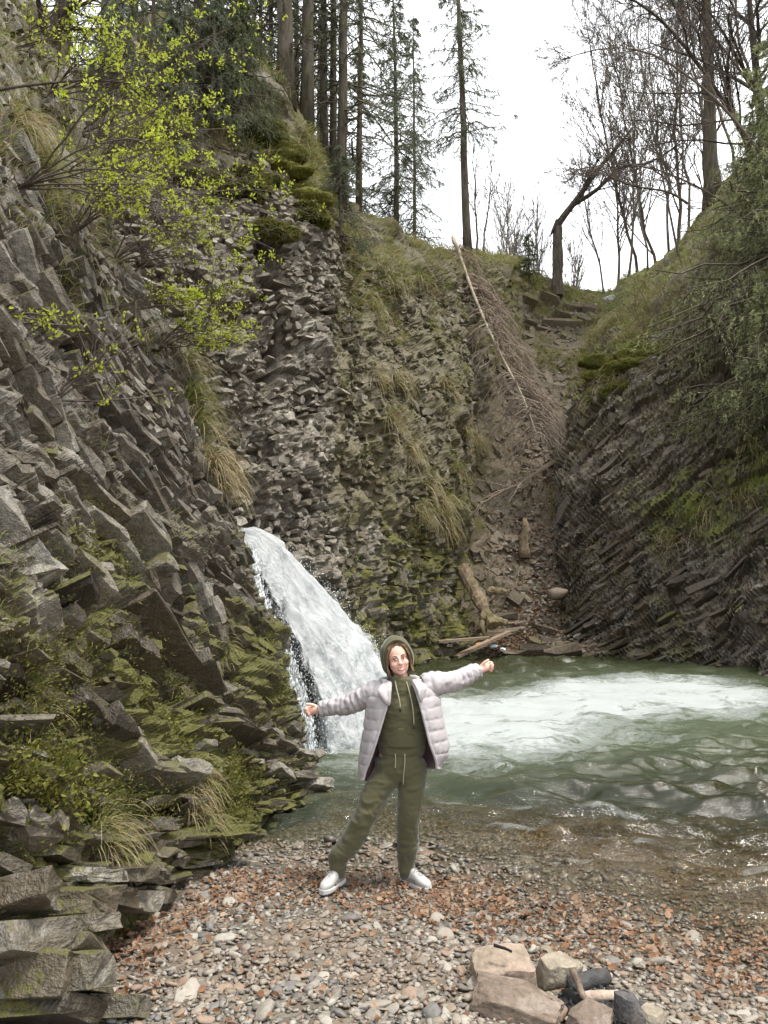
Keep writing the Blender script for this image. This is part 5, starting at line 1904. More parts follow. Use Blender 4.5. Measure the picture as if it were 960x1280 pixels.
# --- shoes
def shoe(heel, toe, ank):
    hx_, tx_ = np.array(heel), np.array(toe)
    d = tx_ - hx_
    d[2] = 0
    L = np.linalg.norm(d)
    d = d / L
    s = np.array([d[1], -d[0], 0])
    s = s if s[0] > 0 else -s
    f = np.linspace(0, 1, 14)
    w = np.interp(f, [0, .1, .3, .5, .72, .9, 1], [.024, .034, .036, .038, .045, .036, .014])
    h = np.interp(f, [0, .06, .2, .4, .6, .8, .93, 1], [.085, .098, .100, .090, .066, .050, .040, .020])
    z0 = np.interp(f, [0, 1], [hx_[2], tx_[2]])
    a = np.linspace(0, 2 * math.pi, 24, endpoint=False)
    V = []
    for i in range(14):
        ca, sa = np.cos(a), np.sin(a)
        q = (np.abs(ca) ** 2.6 + np.abs(sa) ** 2.6) ** (-1 / 2.6)
        zz = .020 + h[i] * (.5 + .5 * sa * q)
        ww = w[i] * (1 - .25 * (zz / .11) ** 1.5)
        V.append((hx_ + d * f[i] * L)[None] + s[None] * (ca * q * ww)[:, None] + np.array([0, 0, 1])[None] * zz[:, None] + np.array([0, 0, z0[i] - hx_[2]])[None])
    g = Geo()
    g.add(np.array(V).reshape(-1, 3), [[0, i + 1, i] for i in range(1, 23)] + [[13 * 24, 13 * 24 + i, 13 * 24 + i + 1] for i in range(1, 23)], grid_faces(24, 14, True))
    up_ = g.build('shoe', M['shoe'], person, True)
    g = Geo()
    out = []
    for zz, k in ((0, .95), (.004, 1.04), (.022, 1.06), (.028, 1.0)):
        ring = []
        for sd in (1, -1):
            for i in (range(14) if sd == 1 else range(13, -1, -1)):
                ring.append(hx_ + d * ((f[i] - .5) * L * 1.05 + .5 * L) + s * sd * w[i] * k + np.array([0, 0, zz + z0[i] - hx_[2]]))
        out.append(ring)
    g.add(np.array(out).reshape(-1, 3), None, grid_faces(28, 4, True))
    g.F4.append(np.array([[i, i + 1, 26 - i, 27 - i] for i in range(13)]) + 0)
    g.F4.append(np.array([[84 + i, 84 + i + 1, 84 + 26 - i, 84 + 27 - i] for i in range(13)])[:, ::-1])
    g.build('sole', M['sole'], up_, False)
    g = Geo()
    for i in range(5):
        fx = .40 + i * .065
        hh = np.interp(fx, f, h) + .022
        c = hx_ + d * fx * L + np.array([0, 0, hh])
        q = np.stack([c + s * k * .020 + np.array([0, 0, -.010 * k * k * 1.3]) + d * .006 * k * (-1) ** i for k in np.linspace(-1, 1, 7)])
        tubes(g, q[None], np.full((1, 7), .0032), 6)
    g.build('lace', M['shoe_grey'], up_, True)
    g = Geo()
    for sd in (-1, 1):
        A = []
        for fx in np.linspace(.08, .62, 9):
            for k in (0, 1):
                A.append(hx_ + d * fx * L + s * sd * (np.interp(fx, f, w) * (1.03 - .05 * k) + .0015) + np.array([0, 0, .034 + .028 * k * (1 - .4 * fx)]))
        g.add(np.array(A), None, grid_faces(2, 9))
    g.build('side_panel', M['shoe_grey'], up_, True)


def gpt(px, py):
    for d in np.linspace(4.5, 6, 300):
        p = at(px, py, d)
        if p[2] <= zg1(p[0], p[1]) + .018:
            return p - PORG
    return p - PORG


hL = anL + np.array([.022, .05, 0])
hL[2] = gpt(424, 1100)[2] + .022
tL = gpt(406, 1114)
tL = hL + nrm(np.array([-.105, -.20, 0])) * .245
tL[2] = hL[2] + .004
shoe(hL, tL, anL)
hR = anR + np.array([-.022, .03, 0])
hR[2] = gpt(506, 1096)[2] + .022
tR = hR + nrm(np.array([.17, -.17, 0])) * .24
tR[2] = hR[2]
shoe(hR, tR, anR)

# ------------------------------------------------------------------ where things stand on the slopes
class Hit:
    """looks up surface points by plan position or by the photo pixel they were measured at"""

    def __init__(self, surfs):
        Ps, Ns, Id = [], [], []
        for k, (s, nc, nr, r0) in enumerate(surfs):
            c, r = np.meshgrid(np.linspace(0, s.nc - 1, nc), np.linspace(r0, s.nr - 1, nr))
            P, N = s.ev(c.ravel(), r.ravel())
            Ps.append(P); Ns.append(N); Id.append(np.full(len(P), k))
        self.P, self.N, self.I = map(np.concatenate, (Ps, Ns, Id))
        self.X, self.Y, self.Z = to_px(self.P)
        self.Z = np.where(self.Z > .5, self.Z, 1e9)

    def px(self, x, y, only=None, tol=7):
        d = np.hypot(self.X - x, self.Y - y)
        k = (d < tol) & (self.Z < 1e8)
        if only is not None:
            k &= np.isin(self.I, only)
        w = np.where(k)[0]
        if not len(w):
            d2 = np.where((self.Z < 1e8) & (np.isin(self.I, only) if only is not None else True), d, 1e9)
            i = int(np.argmin(d2))
        else:
            i = w[int(np.argmin(self.Z[w] + .02 * d[w]))]
        n = self.N[i]
        v = nrm(np.array([0, 0, CAMZ]) - self.P[i])
        return self.P[i].copy(), (n if n @ v > 0 else -n)

    def plan(self, x, y, only=None):
        d = np.hypot(self.P[:, 0] - x, self.P[:, 1] - y)
        if only is not None:
            d = np.where(np.isin(self.I, only), d, 1e9)
        k = np.argsort(d)[:6]
        return np.array([x, y, float(self.P[k, 2].max())])


HIT = Hit([(NEAR, 130, 130, .6), (BACK, 150, 150, .6), (GUL, 90, 150, .9), (RIGHT, 130, 130, .6)])


def base_at(px, d, only):
    """foot of a tree that stands at distance d on the bearing of photo column px"""
    r = ray(px, 640.0)
    return HIT.plan(r[0] / r[1] * d, d, only)


# ------------------------------------------------------------------ trees
def trunk_line(h, lean=(0, 0), wig=.02, k=14, rng=RNG):
    t = np.linspace(0, 1, k)
    w = np.cumsum(rng.normal(size=(k, 2)), 0) * wig * h / k
    return np.stack([lean[0] * h * t + w[:, 0] - w[0, 0], lean[1] * h * t + w[:, 1] - w[0, 1], h * t], 1)


def conifer(base, h, r, label, group=None, crown0=.25, blen=2.2, nb=70, droop=.5, twigs=12, ndl=9, nl=.09, nw=.012, mat='needle', bark='bark_spruce', lean=(0, 0), seed=0, sparse=0., dead0=.05, hang=.25, hmax=None, name='spruce_tree', sides=None, cat='tree'):
    rng = np.random.default_rng(1000 + seed)
    tr = root(name, base, label, cat, group)
    T = trunk_line(h, lean, .015, 16, rng)
    T[0, 2] -= .5
    g = Geo()
    tt = np.linspace(0, 1, 16)
    tubes(g, T[None], (r * (1 - tt) ** .75 + .012 + .35 * r * np.exp(-tt * 40))[None], 10)
    g.build('trunk', M[bark], tr, True)
    # branches
    top = min(1.0, (hmax / h) if hmax else 1.0)
    f = rng.uniform(dead0, top, nb * 2)
    dead = f < crown0
    keep = rng.random(len(f)) < np.where(dead, .7, 1 - sparse)
    f, dead = f[keep], dead[keep]
    n = len(f)
    P0 = np.stack([np.interp(f * h, T[:, 2], T[:, k]) for k in range(3)], 1)
    a = rng.uniform(0, 2 * math.pi, n)
    if sides is not None:
        a = sides[0] + sides[1] * rng.uniform(-1, 1, n)
    L = blen * (1 - ((f - crown0).clip(0) / (1 - crown0)) ** 1.1 * .92) * rng.uniform(.6, 1.15, n) * np.where(dead, .55, 1)
    s = np.linspace(0, 1, 7)
    d = np.stack([np.cos(a), np.sin(a)], 1)
    rise = rng.uniform(-.1, .25, n)
    B = np.zeros((n, 7, 3))
    B[:, :, :2] = P0[:, None, :2] + d[:, None] * (L[:, None] * s[None])[..., None]
    B[:, :, 2] = P0[:, None, 2] + L[:, None] * (rise[:, None] * s - droop * rng.uniform(.6, 1.3, n)[:, None] * s ** 1.6 + droop * .35 * s ** 4)
    B[:, 1:] += rng.normal(size=(n, 6, 3)) * .03 * L[:, None, None]
    br = (.008 + .010 * L)[:, None] * np.linspace(1, .25, 7)[None]
    g = Geo()
    tubes(g, B, br, 4, cap=False)
    # side twigs
    t = rng.uniform(.15, 1, (n, twigs))
    ft = t * 6
    i = np.clip(ft.astype(int), 0, 5)
    fr = (ft - i)[..., None]
    ix = np.arange(n)[:, None]
    p = B[ix, i] * (1 - fr) + B[ix, i + 1] * fr
    tg = nrm(B[ix, i + 1] - B[ix, i])
    sd = nrm(np.cross(tg, np.array([0, 0, 1.]))) * np.where(rng.random((n, twigs, 1)) < .5, 1, -1)
    td = nrm(tg * .7 + sd * rng.uniform(.4, 1, (n, twigs, 1)) + np.array([0, 0, -1]) * hang * rng.uniform(.3, 1.6, (n, twigs, 1)))
    tl = (L[:, None] * .34 * (1.15 - t) * rng.uniform(.6, 1.3, (n, twigs)) + .08)
    k2 = 3
    q = np.linspace(0, 1, k2)
    TW = p[:, :, None] + td[:, :, None] * (tl[..., None] * q)[..., None] + np.array([0, 0, -1.]) * (hang * .8 * tl[..., None] * q ** 2)[..., None]
    liv = ~dead
    TWl = TW[liv].reshape(-1, k2, 3)
    TWd = TW[dead][:, ::2].reshape(-1, k2, 3)
    allw = np.concatenate([TWl, TWd])
    tubes(g, allw, np.broadcast_to(np.linspace(.007, .002, k2), (len(allw), k2)), 3, cap=False)
    g.build('branches', M['dead_twig'] if mat == 'dead' else M[bark], tr, False)
    if mat != 'dead' and len(TWl):
        m = len(TWl)
        u = rng.uniform(.05, 1, (m, ndl)) * (k2 - 1)
        i = np.clip(u.astype(int), 0, k2 - 2)
        fr = (u - i)[..., None]
        ix = np.arange(m)[:, None]
        pp = TWl[ix, i] * (1 - fr) + TWl[ix, i + 1] * fr
        tg = nrm(TWl[ix, i + 1] - TWl[ix, i])
        dd = nrm(tg * .8 + rng.normal(size=(m, ndl, 3)) * .55)
        ln = nl * rng.uniform(.6, 1.3, (m, ndl, 1))
        sw = nrm(np.cross(dd, rng.normal(size=(m, ndl, 3)))) * nw
        g = Geo()
        tris(g, pp.reshape(-1, 3), (pp + dd * ln).reshape(-1, 3), sw.reshape(-1, 3), tint=np.repeat(rng.random(m) * .999, ndl))
        g.build('foliage', M[mat], tr, False)
    return tr


def bare_tree(base, h, r, label, group=None, lean=(0, 0), seed=0, nb=(16, 7, 4), ang=.65, up=.06, wig=.16, bark='twig', lr=(.42, .45, .5), name='bare_tree', leaf=None, trange=(.3, 1), T=None, cat='tree', rmin=.0085, k0=14):
    rng = np.random.default_rng(2000 + seed)
    tr = root(name, base, label, cat, group)
    if T is None:
        T = trunk_line(h, lean, .10, k0, rng)
        T[0, 2] -= .3
    k0 = len(T)
    tt = np.linspace(0, 1, k0)
    R0 = (r * (1 - .82 * tt))[None]
    g = Geo()
    tubes(g, T[None], R0, 8)
    g.build('trunk', M[bark], tr, True)
    g = Geo()
    par, rad = T[None], R0
    last = None
    for lv, n in enumerate(nb):
        P, Rr = grow(par, rad, n, lr[lv], ang, up, wig, 6 if lv < 1 else (5 if lv == 1 else 3), rng, trange if lv == 0 else (.2, 1), .55 if lv else .5)
        Rr = np.maximum(Rr, rmin)
        tubes(g, P, Rr, 4 if lv < 1 else 3, cap=False)
        par, rad, last = P, Rr, P
    g.build('branches', M[bark], tr, False)
    if leaf:
        cnt, size, mat = leaf
        m = len(last)
        pick = rng.integers(0, m, cnt)
        kk = last.shape[1]
        u = rng.uniform(.35, 1, cnt) * (kk - 1)
        i = np.clip(u.astype(int), 0, kk - 2)
        p = last[pick, i] + (last[pick, i + 1] - last[pick, i]) * (u - i)[:, None] + rng.normal(size=(cnt, 3)) * size * .25
        d = rng.normal(size=(cnt, 3)) + np.array([0, 0, .6])
        g = Geo()
        leaves(g, p, d, rng.normal(size=(cnt, 3)) + np.array([0, 0, 1]), size * rng.uniform(.6, 1.3, cnt), size * .5 * rng.uniform(.7, 1.2, cnt), tint=rng.random(cnt) * .999)
        g.build('foliage', M[mat], tr, False)
    return tr


BK, GU, RI, NE = [1], [2], [3], [0]
# tall spruces with bare straight trunks on the brow of the back cliff
GB = 'tall spruces on the brow of the back cliff'
for (px, d, rr, h, cr, sd, ln, lb) in (
        (352, 19.2, .21, 19, .12, 1, (-.01, .02), 'thickest spruce trunk rising behind the mossy knoll of the back cliff'),
        (379, 20.0, .165, 18, .14, 2, (.0, .02), 'spruce with a straight trunk just right of the thickest one'),
        (404, 22.5, .12, 18, .15, 3, (-.02, .0), 'slim spruce leaning slightly left, first of the close trio on the brow'),
        (414, 23.0, .11, 18, .16, 4, (-.01, .0), 'slim upright spruce, middle of the close trio on the brow'),
        (424, 21.6, .15, 19, .13, 5, (.015, .0), 'spruce nearest the cliff edge, last of the close trio on the brow'),
        (330, 23.5, .075, 15, .2, 6, (.0, .0), 'thin dark spruce pole left of the thickest trunk'),
        (317, 24.5, .06, 14, .2, 7, (.01, .0), 'thinnest spruce pole at the left of the trunk row')):
    conifer(base_at(px, d, BK), h, rr, lb, GB, cr, 2.6, 90, .6, 12, 10, .12, .011, 'needle_haze', lean=ln, seed=sd, sparse=.45, dead0=.04)
GF = 'dense spruces in the wood above the gorge'
for k, (px, d, h, bl, lb) in enumerate((
        (285, 23, 15, 2.6, 'dense spruce with a pale trunk behind the leafy shrubs'), (240, 21, 13, 2.5, 'dark spruce filling the wood above the pale cliff'),
        (195, 24, 15, 2.8, 'tall dark spruce deep in the wood at the upper left'), (150, 19.5, 12, 2.5, 'bushy dark spruce behind the shrubs on the near cliff'),
        (110, 23, 14, 2.6, 'dark spruce half hidden behind the near cliff top'), (310, 28, 15, 2.8, 'hazy spruce behind the row of thin poles'),
        (262, 30, 17, 3.0, 'distant spruce between the pale trunk and the dark spruce'), (365, 30, 15, 2.4, 'distant spruce seen between the two thick trunks'),
        (60, 17, 12, 2.4, 'dark spruce standing over the near cliff'), (395, 36, 13, 2.3, 'far small spruce seen beyond the trunk trio'), (445, 34, 10, 2.0, 'low greyish spruce behind the edge of the back cliff'))):
    conifer(base_at(px, d, BK), h, .13, lb, GF, .05, bl, 62, .55, 12, 11, .12, .012, 'needle_haze', seed=20 + k, dead0=.02)
# small spruces over the saddle
conifer(base_at(496, 27.5, BK), 10.5, .10, 'slender young spruce with pale thin crown left of the saddle', None, .08, 1.8, 96, .45, 12, 10, .12, .011, 'needle_haze', seed=41, sparse=.1, lean=(-.01, 0), hang=.4)
conifer(base_at(588, 30.5, GU + BK), 16, .165, 'tall thin spruce with a bare lower trunk on the saddle', None, .26, 2.2, 84, .6, 13, 10, .13, .012, 'needle_haze', seed=42, sparse=.1, dead0=.3, lean=(-.03, 0), hang=.5)
bare_tree(base_at(600, 30.8, GU + BK), 5.2, .05, 'thin bare sapling beside the tall thin spruce', 'saplings beside the tall thin spruce', (-.02, 0), 50, (12, 5, 3), .4, .1, .12, lr=(.3, .4, .5))
bare_tree(base_at(608, 31.2, GU + BK), 5.0, .045, 'bare sapling leaning right beside the tall thin spruce', 'saplings beside the tall thin spruce', (.12, 0), 51, (12, 5, 3), .4, .1, .12, lr=(.3, .4, .5))
# pale bushes against the sky
for k, (px, d, h, lb) in enumerate(((634, 37, 6.4, 'pale bare bush against the sky left of the snapped tree'), (652, 40, 7.4, 'tall pale bare bush in the middle of the saddle'), (672, 38, 6.4, 'pale bare bush just left of the snapped tree'), (722, 42, 6.0, 'faint bare bush right of the snapped tree'))):
    bare_tree(base_at(px, d, GU), h, .06, lb, 'bare bushes on the saddle', (0, 0), 60 + k, (34, 7, 4), .38, .05, .10, 'bark_grey', (.62, .42, .45), 'bare_bush', trange=(.02, .8), cat='bush')
# the snapped tree: upright stump, the upper part bent over to the right
b = base_at(698, 33, GU)
P0 = at(697, 362, 33.0)
K = [at(697, 370, 33), at(697, 330, 33), at(697, 290, 33), at(700, 277, 33), at(722, 248, 33.1), at(745, 215, 33.3), at(770, 186, 33.6), at(790, 160, 34)]
T = catmull(np.array(K), np.linspace(0, 7, 22)) - P0
tr = root('snapped_tree', P0, 'snapped tree on the saddle with its broken upper stem bent over to the right', 'tree')
g = Geo()
tubes(g, T[None, :8], np.linspace(.27, .19, 8)[None] * (1 + .1 * np.sin(np.arange(8) * 2.1))[None], 11)
g.V[0] = (g.V[0] + .05 * fbm(g.V[0].astype(float) * np.array([6, 6, 2]), 3, 3)[:, None] * np.array([1, 1, 0])).astype(np.float32)
g.build('trunk', M['bark_spruce'], tr, False)
g = Geo()
tubes(g, T[None, 7:], np.linspace(.17, .05, 15)[None], 8)
q = np.array([at(716, 256, 33.1), at(745, 238, 33), at(775, 210, 32.8), at(810, 204, 32.6), at(850, 180, 32.4)]) - P0
tubes(g, catmull(q, np.linspace(0, 4, 12))[None], np.linspace(.11, .03, 12)[None], 7)
q2 = np.array([at(697, 276, 33), at(691, 288, 32.9), at(688, 296, 32.9)]) - P0
tubes(g, q2[None], np.array([[.12, .07, .01]]), 6)
par = np.stack([catmull(T[7:], np.linspace(0, 14, 12)), catmull(q, np.linspace(0, 4, 12))])
rad = np.stack([np.linspace(.15, .05, 12), np.linspace(.10, .03, 12)])
rg = np.random.default_rng(77)
for lv, (n, lr_) in enumerate(((12, .38), (6, .45), (4, .5))):
    P, Rr = grow(par, rad, n, lr_, .6, .05, .14, 5, rg, (.15, 1), .5)
    Rr = np.maximum(Rr, .005)
    tubes(g, P, Rr, 3, cap=False)
    par, rad = P, Rr
g.build('broken_stem', M['bark_dark'], tr, False)

# the thicket of bare trees on the right bank
rg = np.random.default_rng(88)
GT = 'bare trees of the thicket on the right bank'
TH = [(762, 35, 9, .05), (778, 36, 11, .07), (792, 33, 12, .06), (806, 35, 13, .08), (818, 32, 11, .05), (832, 34, 14, .08), (846, 31, 12, .06), (858, 33, 14, .09), (872, 30, 12, .06), (886, 34, 15, .08), (918, 31, 13, .07), (934, 29, 12, .06), (956, 30, 13, .08), (975, 27, 12, .07)]
WH = ['thin bare tree at the left end of the right bank thicket', 'second bare tree from the left end of the thicket', 'slim grey bare tree third from the left in the thicket', 'taller bare tree fourth from the left in the thicket', 'short thin bare tree fifth from the left in the thicket', 'tall bare tree sixth from the left in the thicket', 'thin bare tree in the middle of the thicket', 'stout bare tree left of the red brown trunk', 'thin bare tree next left of the red brown trunk', 'tall bare tree close behind the red brown trunk', 'bare tree next right of the red brown trunk', 'thin bare tree left of the dark leaning trunk', 'bare tree next right of the dark leaning trunk', 'bare tree at the right edge of the picture']
for k, ((px, d, h, r_), lb) in enumerate(zip(TH, WH)):
    bare_tree(base_at(px, d, RI + GU), h, r_, lb, GT, (rg.uniform(-.22, .04), rg.uniform(-.1, .05)), 100 + k, (28, 9, 4), .5, .05, .13, 'twig' if k % 2 else 'bark_grey', (.42, .45, .5), trange=(.12, 1))
conifer(base_at(903, 29.5, RI), 15, .27, 'spruce with a thick red brown trunk on the right bank', None, .5, 2.8, 60, .7, 12, 10, .11, .010, 'needle_haze', seed=140, sparse=.15, dead0=.25, hang=.6)
K = [at(962, 250, 24), at(955, 200, 24), at(949, 120, 24), at(941, 50, 24), at(934, -40, 24), at(930, -150, 24)]
bare_tree(K[0], 10, .20, 'dark leaning trunk at the right edge with bare arching limbs', None, seed=150, nb=(24, 9, 5), rmin=.0055, ang=.9, up=.0, wig=.16, bark='bark_dark', lr=(.55, .4, .5), T=catmull(np.array(K), np.linspace(0, 5, 14)) - K[0])
K = [at(985, 290, 23), at(960, 235, 23), at(930, 170, 23), at(890, 105, 23), at(845, 45, 23), at(800, 5, 23), at(740, -20, 23)]
bare_tree(K[0], 8, .11, 'bare tree arching to the left over the right bank', None, seed=151, nb=(30, 9, 5), rmin=.0055, ang=.8, up=-.01, wig=.16, bark='bark_dark', lr=(.45, .45, .5), T=catmull(np.array(K), np.linspace(0, 6, 14)) - K[0])
K = [at(860, 255, 27), at(835, 240, 27), at(790, 232, 26.6), at(745, 215, 26), at(690, 210, 25.6)]
bare_tree(K[0], 8, .05, 'low bare tree reaching left from the thicket', None, seed=152, nb=(24, 9, 5), rmin=.006, ang=.7, up=-.01, wig=.16, bark='twig', lr=(.4, .45, .5), T=catmull(np.array(K), np.linspace(0, 4, 14)) - K[0])
# spruces whose boughs hang over the right bank
GR = 'spruces overhanging the right bank'
for k, (px, py, h, bl, nb, s0, s1, lb) in enumerate((
        (1010, 330, 9, 4.2, 46, math.pi, 1.25, 'big spruce at the right edge with long pale boughs hanging down the bank'),
        (1000, 400, 6.5, 4.8, 34, math.pi, 1.2, 'spruce at the right edge between the big one and the low one'),
        (955, 290, 5.0, 2.6, 24, math.pi, 2.2, 'thin spruce with drooping boughs just below the dark leaning trunk'),
        (1015, 480, 4.5, 3.4, 36, math.pi, 1.2, 'low spruce at the right edge whose boughs droop over the shale'))):
    p, n = HIT.px(px, py, RI)
    conifer(p, h, .11, lb, GR, .0, bl, int(nb * 1.3), .62, 20, 14, .10, .011, 'needle_pale', seed=160 + k, dead0=.02, hang=.75, sides=(s0, s1))
p, n = HIT.px(668, 352, GU + BK)
conifer(p, 2.2, .03, 'tiny spruce on the crest in front of the bare bushes', None, .0, .9, 34, .2, 9, 10, .07, .009, 'needle', seed=170, dead0=.0)
p, n = HIT.px(300, 150, BK)
conifer(p + n * .1, 3.2, .05, 'small spruce with hanging boughs on the brow by the mossy knoll', None, .0, 1.3, 40, .7, 13, 12, .08, .008, 'needle', seed=171, dead0=.0, hang=.7)
p, n = HIT.px(432, 300, BK)
conifer(p, 2.4, .04, 'little spruce at the lip of the back cliff', None, .0, 1.2, 34, .5, 12, 10, .08, .008, 'needle_haze', seed=172, dead0=.0, hang=.5)

# ------------------------------------------------------------------ dead fallen spruce hanging down the gully
tr = None
K = np.array([at(565, 293, 29.0), at(570, 330, 28.7), at(584, 375, 27.9), at(604, 425, 26.8), at(628, 475, 25.6), at(648, 515, 24.8), at(664, 560, 24.2)])
T = catmull(K, np.linspace(0, 6, 26))
T = T + np.array([0, -.9, .25]) * sstep(0, 5, np.arange(26))[:, None]
tr = root('fallen_spruce', T[0], 'dead grey spruce fallen head down along the gully', 'dead tree')
g = Geo()
tubes(g, (T - T[0])[None], np.concatenate([[.02, .06, .10, .09, .08, .07], np.linspace(.065, .02, 20)])[None], 8)
g.build('trunk', M['pale_stem'], tr, True)
rg = np.random.default_rng(5)
n = 150
u = rg.uniform(4, 25, n)
P0 = catmull(T, u) - T[0]
tan = nrm(catmull(T, np.minimum(u + .2, 25)) - catmull(T, u - .2))
a = rg.uniform(0, 2 * math.pi, n)
s1 = nrm(np.cross(tan, np.array([0, 0, 1.])))
s2 = np.cross(s1, tan)
dr = s1 * np.cos(a)[:, None] + s2 * np.abs(np.sin(a))[:, None] * .6
L = np.interp(u, [2, 6, 15, 25], [.5, 1.3, 1.7, .9]) * rg.uniform(.6, 1.2, n)
_v = nrm(-T.mean(0) + np.array([0, 0, CAMZ]))
dr = nrm(dr - _v * np.maximum(dr @ _v, 0)[:, None] * 1.4)
s = np.linspace(0, 1, 7)
B = P0[:, None] + dr[:, None] * (L[:, None] * s)[..., None] + tan[:, None] * (L[:, None] * .45 * s)[..., None] + np.array([0, 0, -1.]) * (L[:, None] * 1.05 * s ** 1.7)[..., None]
B[:, 1:] += rg.normal(size=(n, 6, 3)) * .04
g = Geo()
tubes(g, B, np.broadcast_to(np.linspace(.022, .008, 7), (n, 7)), 4, cap=False)
P, Rr = grow(B, np.full((n, 7), .012), 12, .35, .6, -.22, .12, 5, rg, (.1, 1), .6)
Rr = np.maximum(Rr, .007)
tubes(g, P, Rr, 3, cap=False)
P, Rr = grow(P, Rr, 3, .5, .6, -.25, .12, 3, rg, (.2, 1), .7)
tubes(g, P, np.maximum(Rr, .006), 3, cap=False)
g.build('dead_branches', M['dead_twig'], tr, False)

# ------------------------------------------------------------------ logs, planks, stump, litter at the foot of the gully
M['litter'] = simple_mat('pale plastic litter', [(.3, (.45, .50, .54)), (.7, (.62, .65, .66))], .5, 20, 0)
M['litter_orange'] = simple_mat('orange litter', [(.3, (.6, .22, .07)), (.7, (.7, .3, .1))], .6, 20, 0, tint=False)


def timber(K, r0, r1, name, label, cat, mat, grp=None, flat=None, sides=12, k=24, rough=.2):
    K = np.array([at(*q) for q in K])
    T = catmull(K, np.linspace(0, len(K) - 1, k)) - K[0]
    tr = root(name, K[0], label, cat, grp)
    g = Geo()
    r_ = np.linspace(r0, r1, k) * (1 + rough * fbm(np.stack([np.linspace(0, 5, k), np.zeros(k), np.full(k, K[0][0])], 1), 3, 3))
    if flat:
        d = nrm(T[-1])
        sd = nrm(np.cross(d, np.array([0, 0, 1.])))
        upv = np.cross(sd, d)
        V = [p + sd * a * flat[0] + upv * b * flat[1] for p in (T[0], T[-1]) for a, b in ((-1, -1), (1, -1), (1, 1), (-1, 1))]
        g.add(np.array(V), None, [[0, 1, 2, 3], [7, 6, 5, 4], [0, 4, 5, 1], [1, 5, 6, 2], [2, 6, 7, 3], [3, 7, 4, 0]])
        g.build('board', M[mat], tr)
    else:
        tubes(g, T[None], r_[None], sides)
        V = g.V[0].astype(float)
        W = V + np.array(K[0])
        g.V[0] = (V + (r0 * .55 * fbm(W * np.array([4, 4, 3]), 3, 5) + r0 * .2 * fbm(W * 14, 2, 6))[:, None] * nrm(V - T[np.repeat(np.arange(k), sides)])).astype(np.float32)
        g.build('trunk', M[mat], tr, False)
    return tr, T


tr, T = timber([(577, 708, 21.2), (592, 738, 20.8), (606, 765, 20.4), (616, 782, 20.1)], .17, .12, 'log', 'thick weathered log leaning down from the back cliff to the pool', 'log', 'wood_old', 'driftwood at the foot of the gully', rough=.5)
g = Geo()
tubes(g, np.array([at(606, 764, 20.4), at(602, 782, 20.2), at(608, 800, 20.0)])[None] - np.array(tr.location), np.array([[.1, .08, .04]]), 7)
g.build('branch', M['wood_old'], tr, True)
timber([(600, 772, 20.3), (616, 774, 20.3), (634, 779, 20.2)], .13, .09, 'log', 'short dark log lying at the foot of the leaning log', 'log', 'wood_old', 'driftwood at the foot of the gully')
timber([(608, 741, 21.4), (622, 739, 21.4), (637, 741, 21.3)], .13, .08, 'log', 'small log on the scree right of the leaning log', 'log', 'wood_old', 'driftwood at the foot of the gully')
timber([(548, 802, 19.2), (612, 797, 19.3)], 0, 0, 'plank', 'pale plank lying level at the edge of the pool', 'plank', 'plank', 'planks by the pool', flat=(.09, .03))
timber([(570, 821, 19.2), (636, 790, 20.2)], 0, 0, 'plank', 'pale plank slanting from the water up to the scree', 'plank', 'plank', 'planks by the pool', flat=(.09, .035))
K = at(655, 682, 22.6)
g = Geo()
_t = np.linspace(0, 1, 6)
tr = root('stump', K, 'mossy broken stump standing in the gully', 'stump')
tubes(g, (np.stack([.05 * _t, 0 * _t, -.35 + 1.15 * _t], 1))[None], np.array([[.20, .16, .13, .11, .12, .03]]), 12)
g.V[0] = (g.V[0] + .07 * fbm(g.V[0].astype(float) * np.array([9, 9, 4]), 3, 3)[:, None] * np.array([1, 1, 0])).astype(np.float32)
g.build('trunk', M['wood_old'], tr, True)
# pale dead branch
tr, T = timber([(696, 574, 24.0), (672, 590, 23.7), (650, 604, 23.5), (625, 616, 23.2), (598, 634, 22.9), (583, 655, 22.8)], .06, .02, 'dead_branch', 'pale bare branch sprawling across the gully', 'branch', 'dead_twig', rough=.1)
rg = np.random.default_rng(9)
g = Geo()
P, Rr = grow(T[None], np.linspace(.05, .02, len(T))[None], 11, .45, .6, -.06, .14, 7, rg, (.15, .95), .6)
tubes(g, P, Rr, 5, cap=False)
P, Rr = grow(P, Rr, 4, .5, .6, -.04, .16, 5, rg, (.2, 1), .6)
tubes(g, P, np.maximum(Rr, .008), 3, cap=False)
g.build('twigs', M['dead_twig'], tr, False)
# bits of washed-up litter
rg = np.random.default_rng(10)
for k, (px, py, s, mt, lb) in enumerate(((556, 812, .10, 'litter', 'pale scrap of plastic litter left of the slanting plank'), (566, 809, .08, 'litter', 'bluish scrap of plastic litter under the level plank'), (600, 806, .10, 'litter_orange', 'orange scrap of litter between the two planks'), (617, 808, .09, 'litter', 'white scrap of litter right of the slanting plank'), (628, 812, .08, 'litter', 'white scrap of litter farthest right by the planks'), (756, 374, .22, 'litter', 'small white scrap lying on the saddle'))):
    c = at(px, py, 19.9) if k < 5 else HIT.px(px, py, GU + RI)[0] + np.array([0, 0, .12])
    V, F = PEBBLE[k]
    g = Geo()
    V2 = V * np.array([1.2, .8, .6]) * s + rg.normal(size=V.shape) * s * .12
    g.add(V2, F)
    o = g.build('litter', M[mt], None, False)
    o.location = c
    tag(o, lb, 'litter', 'litter washed up by the planks' if k < 5 else None)
c = at(698, 742, 20.9)
o = piece('boulder', Geo().add(PEBBLE[3][0], PEBBLE[3][1]).mesh('boulder', M['pebble'], True), np.diag([.30, .24, .17]), c, None)
tag(o, 'smooth grey boulder at the foot of the dark cliff', 'rock')

